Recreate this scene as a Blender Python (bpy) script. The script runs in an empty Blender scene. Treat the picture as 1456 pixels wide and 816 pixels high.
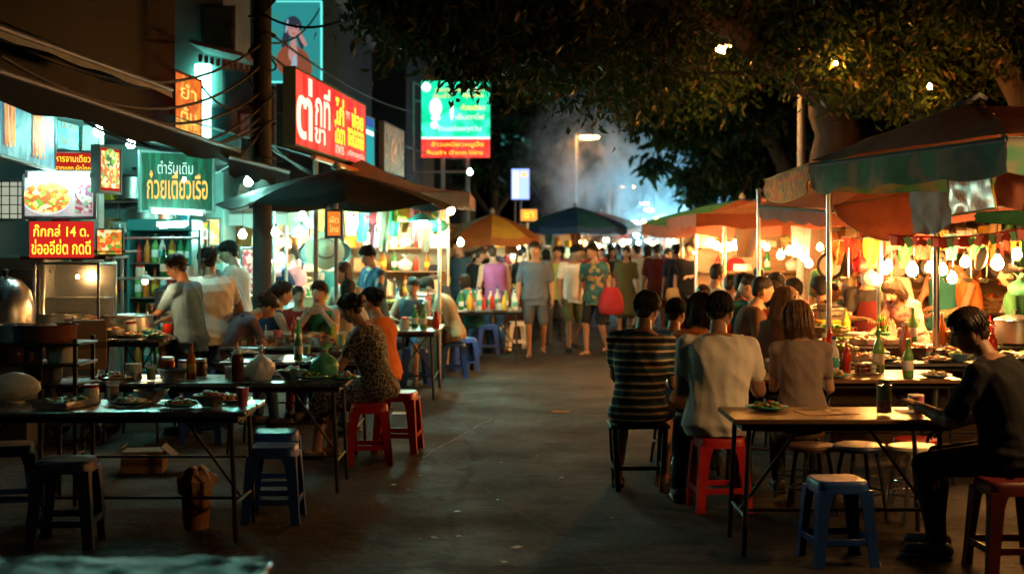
import bpy, math, random
import numpy as np
from mathutils import Vector, Matrix, noise
V = Vector
random.seed(7); np.random.seed(7)
R = math.radians
SC = bpy.context.scene
COL = SC.collection
CAMZ, FPX, CX, HY = 1.64, 2022.0, 728.0, 351.0      # eye height, focal length in photo pixels, centre column, horizon row

def X(px, Y): return (px - CX) / FPX * Y
def Z(py, Y): return CAMZ - (py - HY) / FPX * Y
def at(px, py, Y): return V((X(px, Y), Y, Z(py, Y)))
def U(a, b): return random.uniform(a, b)

# ------------------------------------------------------------------ materials
MATS = {}
def M(name, col, rough=.6, metal=0., var=.25, vs=6., bump=0., bs=40., emit=0., trans=0., ior=1.45, spec=.5, transl=0., stretch=(1,1,1), alpha=1.):
    if name in MATS: return MATS[name]
    m = bpy.data.materials.new(name); m.use_nodes = True; MATS[name] = m
    nt = m.node_tree; N = nt.nodes; L = nt.links
    b = N['Principled BSDF']; out = N['Material Output']
    b.inputs['Roughness'].default_value = rough; b.inputs['Metallic'].default_value = metal
    b.inputs['Specular IOR Level'].default_value = spec
    b.inputs['IOR'].default_value = ior
    c = (*col, 1.)
    tc = N.new('ShaderNodeTexCoord'); mp = N.new('ShaderNodeMapping'); mp.inputs['Scale'].default_value = stretch
    L.new(tc.outputs['Object'], mp.inputs['Vector'])
    if var > 0:
        n = N.new('ShaderNodeTexNoise'); n.inputs['Scale'].default_value = vs; n.inputs['Detail'].default_value = 5; n.inputs['Roughness'].default_value = .65
        L.new(mp.outputs[0], n.inputs['Vector'])
        r = N.new('ShaderNodeValToRGB'); r.color_ramp.elements[0].position = .3; r.color_ramp.elements[1].position = .7
        r.color_ramp.elements[0].color = (*[x * (1 - var) for x in col], 1); r.color_ramp.elements[1].color = (*[min(1, x * (1 + var)) for x in col], 1)
        L.new(n.outputs['Fac'], r.inputs[0]); L.new(r.outputs[0], b.inputs['Base Color'])
        mr = N.new('ShaderNodeMapRange'); mr.inputs[3].default_value = max(0, rough - .12); mr.inputs[4].default_value = min(1, rough + .12)
        L.new(n.outputs['Fac'], mr.inputs[0]); L.new(mr.outputs[0], b.inputs['Roughness'])
    else:
        b.inputs['Base Color'].default_value = c
    if bump > 0:
        n2 = N.new('ShaderNodeTexNoise'); n2.inputs['Scale'].default_value = bs; n2.inputs['Detail'].default_value = 4
        L.new(mp.outputs[0], n2.inputs['Vector'])
        bu = N.new('ShaderNodeBump'); bu.inputs['Strength'].default_value = bump; bu.inputs['Distance'].default_value = .02
        L.new(n2.outputs['Fac'], bu.inputs['Height']); L.new(bu.outputs[0], b.inputs['Normal'])
    if emit > 0:
        b.inputs['Emission Color'].default_value = c; b.inputs['Emission Strength'].default_value = emit
    if trans > 0: b.inputs['Transmission Weight'].default_value = trans
    if alpha < 1: b.inputs['Alpha'].default_value = alpha
    if transl > 0:
        t = N.new('ShaderNodeBsdfTranslucent'); t.inputs['Color'].default_value = c
        mx = N.new('ShaderNodeMixShader'); mx.inputs[0].default_value = transl
        L.new(b.outputs[0], mx.inputs[1]); L.new(t.outputs[0], mx.inputs[2]); L.new(mx.outputs[0], out.inputs['Surface'])
    return m

def ME(name, col, s):
    if name in MATS: return MATS[name]
    m = bpy.data.materials.new(name); m.use_nodes = True; MATS[name] = m
    N = m.node_tree.nodes; N.clear()
    e = N.new('ShaderNodeEmission'); o = N.new('ShaderNodeOutputMaterial')
    e.inputs[0].default_value = (*col, 1); e.inputs[1].default_value = s
    m.node_tree.links.new(e.outputs[0], o.inputs[0]); return m

def MPAT(name, cols, kind='voronoi', scale=20., emit=0., rough=.6, stretch=(1,1,1), transl=0., distort=0., coord='Object'):
    """a patterned material: a colour ramp over voronoi cells, a noise, or waves"""
    if name in MATS: return MATS[name]
    m = bpy.data.materials.new(name); m.use_nodes = True; MATS[name] = m
    nt = m.node_tree; N = nt.nodes; L = nt.links; b = N['Principled BSDF']; b.inputs['Roughness'].default_value = rough
    tc = N.new('ShaderNodeTexCoord'); mp = N.new('ShaderNodeMapping'); mp.inputs['Scale'].default_value = stretch
    L.new(tc.outputs[coord], mp.inputs[0])
    ramp = N.new('ShaderNodeValToRGB'); cr = ramp.color_ramp; cr.interpolation = 'CONSTANT' if kind in ('voronoi', 'stripe') else 'LINEAR'
    while len(cr.elements) > 1: cr.elements.remove(cr.elements[-1])
    for i, c in enumerate(cols):
        e = cr.elements[0] if i == 0 else cr.elements.new(i / len(cols))
        e.position = i / len(cols); e.color = (*c, 1)
    vec = mp.outputs[0]
    if distort > 0:
        dn = N.new('ShaderNodeTexNoise'); dn.inputs['Scale'].default_value = scale * .6; L.new(vec, dn.inputs['Vector'])
        ma = N.new('ShaderNodeVectorMath'); ma.operation = 'MULTIPLY_ADD'; ma.inputs[1].default_value = (distort,) * 3
        L.new(dn.outputs['Color'], ma.inputs[0]); L.new(vec, ma.inputs[2]); vec = ma.outputs[0]
    if kind == 'voronoi':
        t = N.new('ShaderNodeTexVoronoi'); t.inputs['Scale'].default_value = scale; L.new(vec, t.inputs['Vector'])
        sp = N.new('ShaderNodeSeparateColor'); L.new(t.outputs['Color'], sp.inputs[0]); L.new(sp.outputs[0], ramp.inputs[0])
    elif kind == 'bands':
        sx = N.new('ShaderNodeSeparateXYZ'); L.new(vec, sx.inputs[0]); m1 = N.new('ShaderNodeMath'); m1.operation = 'MULTIPLY'; m1.inputs[1].default_value = scale; L.new(sx.outputs[2], m1.inputs[0])
        m2 = N.new('ShaderNodeMath'); m2.operation = 'FRACT'; L.new(m1.outputs[0], m2.inputs[0]); L.new(m2.outputs[0], ramp.inputs[0]); cr.interpolation = 'CONSTANT'
    elif kind == 'stripe':
        t = N.new('ShaderNodeTexNoise'); t.inputs['Scale'].default_value = scale; t.inputs['Detail'].default_value = 1; L.new(vec, t.inputs['Vector'])
        mr = N.new('ShaderNodeMapRange'); mr.inputs[1].default_value = .25; mr.inputs[2].default_value = .75
        L.new(t.outputs['Fac'], mr.inputs[0]); L.new(mr.outputs[0], ramp.inputs[0])
    elif kind == 'edge':
        t = N.new('ShaderNodeTexVoronoi'); t.feature = 'DISTANCE_TO_EDGE'; t.inputs['Scale'].default_value = scale; L.new(vec, t.inputs['Vector'])
        mr = N.new('ShaderNodeMapRange'); mr.inputs[2].default_value = .22
        L.new(t.outputs['Distance'], mr.inputs[0]); L.new(mr.outputs[0], ramp.inputs[0])
    else:
        t = N.new('ShaderNodeTexNoise'); t.inputs['Scale'].default_value = scale; t.inputs['Detail'].default_value = 3; L.new(vec, t.inputs['Vector'])
        mr = N.new('ShaderNodeMapRange'); mr.inputs[1].default_value = .3; mr.inputs[2].default_value = .7
        L.new(t.outputs['Fac'], mr.inputs[0]); L.new(mr.outputs[0], ramp.inputs[0])
    L.new(ramp.outputs[0], b.inputs['Base Color'])
    if emit > 0:
        L.new(ramp.outputs[0], b.inputs['Emission Color']); b.inputs['Emission Strength'].default_value = emit
    if transl > 0:
        tr = N.new('ShaderNodeBsdfTranslucent'); L.new(ramp.outputs[0], tr.inputs[0])
        mx = N.new('ShaderNodeMixShader'); mx.inputs[0].default_value = transl
        L.new(b.outputs[0], mx.inputs[1]); L.new(tr.outputs[0], mx.inputs[2]); L.new(mx.outputs[0], N['Material Output'].inputs[0])
    return m

# ------------------------------------------------------------------ mesh builder
def ortho(d):
    d = d.normalized(); a = V((0, 0, 1)) if abs(d.z) < .9 else V((0, 1, 0))
    x = d.cross(a).normalized(); return x, d.cross(x).normalized(), d

class MB:
    def __init__(s): s.v = []; s.f = []; s.m = []
    def add(s, vs, fs, m=0):
        o = len(s.v); s.v += [tuple(p) for p in vs]
        for f in fs: s.f.append(tuple(i + o for i in f)); s.m.append(m)
        return s
    def box(s, c, d, bev=0., rot=None, m=0):
        c = V(c); hx, hy, hz = d[0] / 2, d[1] / 2, d[2] / 2
        b = min(bev, hx * .9, hy * .9, hz * .9)
        T = (lambda p: c + (rot @ V(p) if rot is not None else V(p)))
        if b <= 0:
            vs = [T((x * hx, y * hy, z * hz)) for x in (-1, 1) for y in (-1, 1) for z in (-1, 1)]
            return s.add(vs, [(0, 1, 3, 2), (4, 6, 7, 5), (0, 4, 5, 1), (2, 3, 7, 6), (0, 2, 6, 4), (1, 5, 7, 3)], m)
        vs = []; ix = {}
        for sx in (-1, 1):
            for sy in (-1, 1):
                for sz in (-1, 1):
                    for ax in range(3):
                        p = [sx * (hx - b), sy * (hy - b), sz * (hz - b)]; p[ax] = (sx, sy, sz)[ax] * (hx, hy, hz)[ax]
                        ix[sx, sy, sz, ax] = len(vs); vs.append(T(p))
        fs = []
        def quad(l):
            n = (V(vs[l[1]]) - V(vs[l[0]])).cross(V(vs[l[2]]) - V(vs[l[1]])); q = sum((V(vs[i]) for i in l), V()) / len(l) - c
            fs.append(tuple(l) if n.dot(q) > 0 else tuple(reversed(l)))
        for ax in range(3):
            o = [a for a in range(3) if a != ax]
            for sg in (-1, 1):
                l = []
                for (p, q) in ((-1, -1), (1, -1), (1, 1), (-1, 1)):
                    k = [0, 0, 0]; k[ax] = sg; k[o[0]] = p; k[o[1]] = q; l.append(ix[(*k, ax)])
                quad(l)
            for p in (-1, 1):
                for q in (-1, 1):
                    k0 = [0, 0, 0]; k0[o[0]] = p; k0[o[1]] = q; k1 = list(k0); k0[ax] = -1; k1[ax] = 1
                    quad([ix[(*k0, o[0])], ix[(*k1, o[0])], ix[(*k1, o[1])], ix[(*k0, o[1])]])
        for sx in (-1, 1):
            for sy in (-1, 1):
                for sz in (-1, 1): quad([ix[sx, sy, sz, 0], ix[sx, sy, sz, 1], ix[sx, sy, sz, 2]])
        return s.add(vs, fs, m)
    def rings(s, rings, m=0, caps=True, closed=True):
        n = len(rings[0]); vs = [p for r in rings for p in r]; fs = []
        for i in range(len(rings) - 1):
            for j in range(n if closed else n - 1):
                k = (j + 1) % n
                fs.append((i * n + j, i * n + k, (i + 1) * n + k, (i + 1) * n + j))
        if caps and closed:
            fs.append(tuple(reversed(range(n)))); fs.append(tuple((len(rings) - 1) * n + j for j in range(n)))
        return s.add(vs, fs, m)
    def cyl(s, p0, p1, r0, r1=None, n=12, m=0):
        p0, p1 = V(p0), V(p1); r1 = r0 if r1 is None else r1
        x, y, d = ortho(p1 - p0)
        return s.rings([[p + (x * math.cos(a) + y * math.sin(a)) * r for a in [2 * math.pi * j / n for j in range(n)]] for p, r in ((p0, r0), (p1, r1))], m)
    def tube(s, pts, r, n=8, m=0):
        pts = [V(p) for p in pts]; rs = r if isinstance(r, (list, tuple)) else [r] * len(pts)
        rg = []; px = None
        for i, p in enumerate(pts):
            d = (pts[min(i + 1, len(pts) - 1)] - pts[max(i - 1, 0)])
            if d.length < 1e-9: d = V((0, 0, 1))
            d.normalize()
            x = ortho(d)[0] if px is None else (px - d * px.dot(d)).normalized()
            px = x; y = d.cross(x)
            rg.append([p + (x * math.cos(a) + y * math.sin(a)) * rs[i] for a in [2 * math.pi * j / n for j in range(n)]])
        return s.rings(rg, m)
    def lathe(s, prof, c=(0, 0, 0), n=18, m=0, rot=None):
        c = V(c); rg = []
        for r, z in prof:
            r = max(r, 1e-4)
            rg.append([c + (rot @ V((r * math.cos(a), r * math.sin(a), z)) if rot is not None else V((r * math.cos(a), r * math.sin(a), z))) for a in [2 * math.pi * j / n for j in range(n)]])
        return s.rings(rg, m)
    def ell(s, c, r, n=12, h=8, rot=None, m=0):
        if not hasattr(r, '__len__'): r = (r, r, r)
        c = V(c); rg = []
        for i in range(h + 1):
            t = -math.pi / 2 + math.pi * i / h; q = max(math.cos(t), .02); z = math.sin(t)
            l = []
            for j in range(n):
                a = 2 * math.pi * j / n; p = V((q * math.cos(a) * r[0], q * math.sin(a) * r[1], z * r[2]))
                l.append(c + (rot @ p if rot is not None else p))
            rg.append(l)
        return s.rings(rg, m)
    def cone(s, p0, p1, r0, r1, n=10, m=0):     # rounded cone, for limbs
        p0, p1 = V(p0), V(p1); x, y, d = ortho(p1 - p0); rg = []
        for k in range(5):
            t = -math.pi / 2 + math.pi / 2 * k / 4; q = max(math.cos(t), .05)
            rg.append((p0 + d * math.sin(t) * r0, q * r0))
        for k in range(5):
            t = math.pi / 2 * k / 4; q = max(math.cos(t), .05)
            rg.append((p1 + d * math.sin(t) * r1, q * r1))
        return s.rings([[p + (x * math.cos(a) + y * math.sin(a)) * r for a in [2 * math.pi * j / n for j in range(n)]] for p, r in rg], m)
    def sheet(s, grid, m=0):
        return s.rings(grid, m, caps=False, closed=False)
    def prism(s, outline, y0, y1, m=0):          # outline in x, z; extruded along y
        n = len(outline)
        vs = [(x, y0, z) for x, z in outline] + [(x, y1, z) for x, z in outline]
        return s.add(vs, [tuple(range(n)), tuple(reversed(range(n, 2 * n)))] + [(i + n, (i + 1) % n + n, (i + 1) % n, i) for i in range(n)], m)
    def xf(s, mat, start=0):
        for i in range(start, len(s.v)): s.v[i] = tuple(mat @ V(s.v[i]))
        return s
    def mesh(s, name, mats, ang=38):
        me = bpy.data.meshes.new(name); me.from_pydata(s.v, [], s.f)
        for mt in (mats if isinstance(mats, (list, tuple)) else [mats]): me.materials.append(mt)
        me.polygons.foreach_set('material_index', s.m)
        me.polygons.foreach_set('use_smooth', [True] * len(s.f)); me.update()
        me.set_sharp_from_angle(angle=R(ang))
        return me
    def build(s, name, mats, parent=None, loc=None, ang=38):
        o = bpy.data.objects.new(name, s.mesh(name, mats, ang)); COL.objects.link(o)
        if parent is not None: o.parent = parent
        if loc is not None: o.location = loc
        return o

def tag(o, label, cat, group=None):
    o['label'] = label; o['category'] = cat
    if group: o['group'] = group
    return o
def thing(name, label, cat, loc=(0, 0, 0), rz=0., group=None):
    o = bpy.data.objects.new(name, None); COL.objects.link(o); o.location = loc; o.rotation_euler = (0, 0, rz); o.empty_display_size = .1
    return tag(o, label, cat, group)
def kind(o, k): o['kind'] = k; return o
KIDS = {}
def copy_tree(o, parent=None):
    c = o.copy(); COL.objects.link(c)
    if parent is not None: c.parent = parent; c.matrix_parent_inverse = o.matrix_parent_inverse
    for ch in o.children: copy_tree(ch, c)
    return c
PROTO = {}
def inst(key, builder, loc, rz, label, cat, group=None, scale=1., name=None):
    """the first use builds the thing, later uses copy it and its parts"""
    if key not in PROTO:
        o = thing(name or key, label, cat, loc, rz, group); builder(o); PROTO[key] = o
    else:
        o = copy_tree(PROTO[key]); o.location = loc; o.rotation_euler = (0, 0, rz); tag(o, label, cat)
        if 'group' in o: del o['group']
        if group: o['group'] = group
    o.scale = (scale,) * 3
    return o

# ------------------------------------------------------------------ text on signs (real letters, turned to meshes at the end)
TEXTS = []
def text(s, parent, cx, cz, w, h, mat, y=-.04, name='lettering', bold=.0):
    cu = bpy.data.curves.new(name, 'FONT'); cu.body = s; cu.size = 1; cu.extrude = .0; cu.offset = bold; cu.resolution_u = 3
    o = bpy.data.objects.new(name, cu); COL.objects.link(o)
    TEXTS.append((o, parent, cx, cz, w, h, mat, y, name))
def bake_texts():
    dg = bpy.context.evaluated_depsgraph_get()
    for o, parent, cx, cz, w, h, mat, y, name in TEXTS:
        me = bpy.data.meshes.new_from_object(o.evaluated_get(dg))
        n = len(me.vertices); bpy.data.objects.remove(o)
        if n == 0: continue
        co = np.zeros(n * 3, np.float32); me.vertices.foreach_get('co', co); co = co.reshape(-1, 3)
        lo, hi = co.min(0), co.max(0); d = np.maximum(hi - lo, 1e-6)
        new = np.zeros_like(co); new[:, 0] = cx + ((co[:, 0] - lo[0]) / d[0] - .5) * w; new[:, 2] = cz + ((co[:, 1] - lo[1]) / d[1] - .5) * h; new[:, 1] = y
        me.vertices.foreach_set('co', new.ravel()); me.materials.clear(); me.materials.append(mat); me.update()
        m = bpy.data.objects.new(name, me); COL.objects.link(m); m.parent = parent
# ------------------------------------------------------------------ people
BAKE = []
def soft(name, mb, mats, parent=None, voxel=.012, it=6, extra=None, amp=0., fr=(9, 9, 4), loc=None, rz=None):
    """one continuous surface grown from overlapping limb shapes"""
    o = mb.build(name, mats, parent)
    if loc is not None: o.location = loc
    if rz is not None: o.rotation_euler = (0, 0, rz)
    r = o.modifiers.new('fuse', 'REMESH'); r.mode = 'VOXEL'; r.voxel_size = voxel; r.use_smooth_shade = True
    s = o.modifiers.new('soften', 'SMOOTH'); s.factor = .5; s.iterations = it
    BAKE.append((o, extra, amp, fr)); return o
def bake_all():
    bpy.context.view_layer.update()
    dg = bpy.context.evaluated_depsgraph_get()
    got = [bpy.data.meshes.new_from_object(o.evaluated_get(dg)) for o, *_ in BAKE]
    for (o, extra, amp, fr), me in zip(BAKE, got):
        n = len(me.vertices); co = np.zeros(n * 3, np.float32); me.vertices.foreach_get('co', co); co = co.reshape(-1, 3)
        if amp > 0:
            no = np.zeros(n * 3, np.float32); me.vertices.foreach_get('normal', no); no = no.reshape(-1, 3)
            sd = V((U(0, 50), U(0, 50), U(0, 50)))
            z0, z1 = co[:, 2].min(), co[:, 2].max()
            h = np.array([.5 * noise.noise(V((p[0] * fr[0], p[1] * fr[1], p[2] * fr[2])) + sd) - 1.1 * abs(noise.noise(V(((p[0] * 1.6 + p[2] * .8) * fr[0], p[1] * fr[1], p[2] * fr[2] * .45)) - sd)) - 1.1 * max(0, 1 - (p[2] - z0) / (.55 * (z1 - z0) + 1e-6)) * abs(noise.noise(V((p[0] * 3, p[1] * 3, p[2] * 15 + p[0] * 4)) + sd * 2)) for p in co], np.float32)
            co = co + no * (h * amp)[:, None]
        nf = len(me.polygons); vs = co; lv = np.zeros(len(me.loops), np.int32); me.loops.foreach_get('vertex_index', lv)
        ls = np.zeros(nf, np.int32); me.polygons.foreach_get('loop_start', ls); lt = np.zeros(nf, np.int32); me.polygons.foreach_get('loop_total', lt)
        mi = np.zeros(nf, np.int32)
        if extra is not None and extra.v:
            vs = np.concatenate([vs, np.array(extra.v, np.float32)])
            el = np.array([i + n for f in extra.f for i in f], np.int32); et = np.array([len(f) for f in extra.f], np.int32)
            es = np.concatenate([[0], np.cumsum(et)[:-1]]).astype(np.int32) + len(lv)
            lv = np.concatenate([lv, el]); ls = np.concatenate([ls, es]); lt = np.concatenate([lt, et]); mi = np.concatenate([mi, np.array(extra.m, np.int32)])
        nm = bpy.data.meshes.new(o.name); nm.vertices.add(len(vs)); nm.vertices.foreach_set('co', vs.astype(np.float32).ravel())
        nm.loops.add(len(lv)); nm.loops.foreach_set('vertex_index', lv); nm.polygons.add(len(ls))
        nm.polygons.foreach_set('loop_start', ls); nm.polygons.foreach_set('material_index', mi)
        nm.polygons.foreach_set('use_smooth', np.ones(len(ls), bool))
        for mt in o.data.materials: nm.materials.append(mt)
        nm.update(calc_edges=True); nm.validate()
        old = o.data; o.modifiers.clear(); o.data = nm; bpy.data.meshes.remove(old); bpy.data.meshes.remove(me)
    BAKE.clear()

def ik(a, b, l1, l2, hint):
    d = b - a; Ln = min(max(d.length, .05), (l1 + l2) * .998); d.normalize(); b = a + d * Ln
    x = (l1 * l1 - l2 * l2 + Ln * Ln) / (2 * Ln); h = math.sqrt(max(0, l1 * l1 - x * x))
    p = hint - d * hint.dot(d); p.normalize()
    return a + d * x + p * h, b

def head_mb(hi):
    mb = MB(); n, h = (36, 28) if hi else (18, 14); rg = []
    for i in range(h + 1):
        ph = -math.pi / 2 + math.pi * i / h; cp = max(math.cos(ph), .02); l = []
        for j in range(n):
            u = 2 * j / n - 1; th = math.copysign(abs(u) ** 1.35, u) * math.pi
            x, y, z = math.sin(th) * cp * .073, math.cos(th) * cp * .093, math.sin(ph) * .118
            if z < 0:
                x *= 1 - .30 * (z / .118) ** 2
                if y < 0: y *= 1 - .45 * (-z / .118)
            if y > 0:
                g = lambda x0, z0, sx, sz: math.exp(-((abs(x) - x0) / sx) ** 2 - ((z - z0) / sz) ** 2)
                y += .022 * g(0, -.028, .012, .02) + .012 * g(0, -.004, .009, .03) - .011 * g(.031, .004, .017, .013) + .006 * g(.028, .028, .03, .011) + .007 * g(0, -.066, .022, .011) - .004 * g(0, -.066, .025, .003) + .012 * g(0, -.098, .024, .018) + .004 * g(.042, -.028, .02, .02)
            l.append((-x, y, z))
        rg.append(l)
    mb.rings(rg)
    for k, f in enumerate(mb.f):
        c = sum((V(mb.v[i]) for i in f), V()) / len(f)
        if c.y > 0 and abs(c.x) < .026 and -.079 < c.z < -.056: mb.m[k] = 3
    for s in (-1, 1):
        mb.ell((s * .031, .0745, .003), (.014, .0105, .0085), 10, 6, m=1)
        mb.ell((s * .031, .0825, .003), (.0065, .004, .0065), 8, 6, m=2)
        mb.cone((s * .017, .088, .024), (s * .047, .073, .024), .0042, .003, 6, m=4)
        mb.ell((s * .073, -.006, -.012), (.011, .022, .032), 8, 8)
    return mb

def hand(mb, o, d, n, th, k=1., curl=.35, m=0, hi=True):
    d = d.normalized(); th = (th - d * th.dot(d)).normalized(); n2 = d.cross(th); n = n2 if n2.dot(n) > 0 else -n2
    rot = Matrix((th, d, n)).transposed()
    mb.ell(o + d * .043 * k, (.040 * k, .054 * k, .017 * k), 10, 8, rot=rot, m=m)
    ns = 6 if hi else 4
    for i, (ln, rr) in enumerate(((.070, .0085), (.079, .0088), (.073, .0084), (.057, .0074))):
        p = o + d * (.082 - (.006 if i in (0, 3) else 0)) * k + th * (.029 - .0195 * i) * k; q = d.copy(); pts = [p - d * .02 * k, p]; ax = d.cross(n).normalized()
        for sfrac in (.42, .32, .26):
            q = (Matrix.Rotation(curl * (1 + .12 * i), 3, ax) @ q); p = p + q * ln * sfrac * k; pts.append(p)
        mb.tube(pts, [rr * k, rr * k, rr * .95 * k, rr * .85 * k, rr * .55 * k], ns, m)
    p = o + d * .02 * k + th * .03 * k; q = (d * .65 + th * .75 + n * .3).normalized(); pts = [p - q * .02 * k, p]
    for ln in (.038, .032, .024):
        p = p + q * ln * k; pts.append(p); q = (q + d * .25 + n * .12).normalized()
    mb.tube(pts, [.013 * k, .0125 * k, .0105 * k, .0095 * k, .006 * k], ns, m)

def hair_mb(style, hi, length=.3):
    mb = MB(); ex = MB()
    rings = {'short': [((0, -.008, .035), (.0815, .1005, .093)), ((0, -.05, -.015), (.062, .052, .062))],
             'crop': [((0, -.012, .035), (.078, .096, .089)), ((0, -.05, -.01), (.06, .048, .055))],
             'bob': [((0, -.010, .032), (.088, .106, .097)), ((0, -.045, -.04), (.088, .07, .11)), ((.068, -.01, -.06), (.026, .05, .085)), ((-.068, -.01, -.06), (.026, .05, .085))],
             'long': [((0, -.010, .032), (.088, .106, .097)), ((0, -.045, -.04), (.085, .07, .11)), ((.068, -.012, -.06), (.024, .045, .085)), ((-.068, -.012, -.06), (.024, .045, .085))],
             'bun': [((0, -.008, .033), (.080, .1, .092)), ((0, -.05, -.015), (.06, .05, .055)), ((0, -.125, .045), (.046, .042, .046))],
             'pony': [((0, -.008, .033), (.080, .1, .092)), ((0, -.05, -.015), (.06, .05, .055)), ((0, -.12, .03), (.03, .035, .03))]}[style]
    for c, r in rings: mb.ell(c, r, 14, 10)
    if style == 'pony': mb.cone((0, -.135, .02), (0, -.15, -.1), .032, .03); mb.cone((0, -.15, -.1), (0, -.13, -.26), .03, .008)
    if style == 'long':
        for x in (-.06, -.02, .02, .06): mb.cone((x * .9, -.06, -.06), (x * 1.15, -.085, -length), .042, .026)
        for x in (-.078, .078): mb.cone((x, -.01, -.06), (x * 1.05, .01, -length * .8), .026, .014)
    c, r = rings[0]; n = 520 if hi else 0
    for _ in range(n):
        th = U(-math.pi, math.pi); front = math.cos(th); end = (.40 + U(-.12, .1) if front > .45 else (.1 + U(-.2, .1) if front > .1 else U(-.95, .3)))
        pts = []; o = U(.0, .011); tw = U(-.35, .35)
        for q in range(5):
            ph = 1.45 - (1.45 - end) * q / 4; a = th + tw * q / 4
            if q == 4 and n and U(0, 1) < .3: o += U(.002, .012)
            pts.append((c[0] + math.sin(a) * math.cos(ph) * (r[0] + o), c[1] + math.cos(a) * math.cos(ph) * (r[1] + o), c[2] + math.sin(ph) * (r[2] + o)))
        if style in ('bob', 'long') and front < .5:
            x, y, z = pts[-1]; dl = length if style == 'long' else .155
            sp = .088 / max(.02, math.hypot(x, y + .02)); x2, y2 = x * max(1, sp) * 1.02, min(y * max(1, sp), .03) - .012
            pts += [(x2, y2, z - dl * .45), (x2 * U(.85, 1.05), y2 + U(-.012, .012), -dl * U(.85, 1.05))]
        ex.tube(pts, [.0016] + [.0026] * (len(pts) - 2) + [.0009], 3)
    return mb, ex

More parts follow.
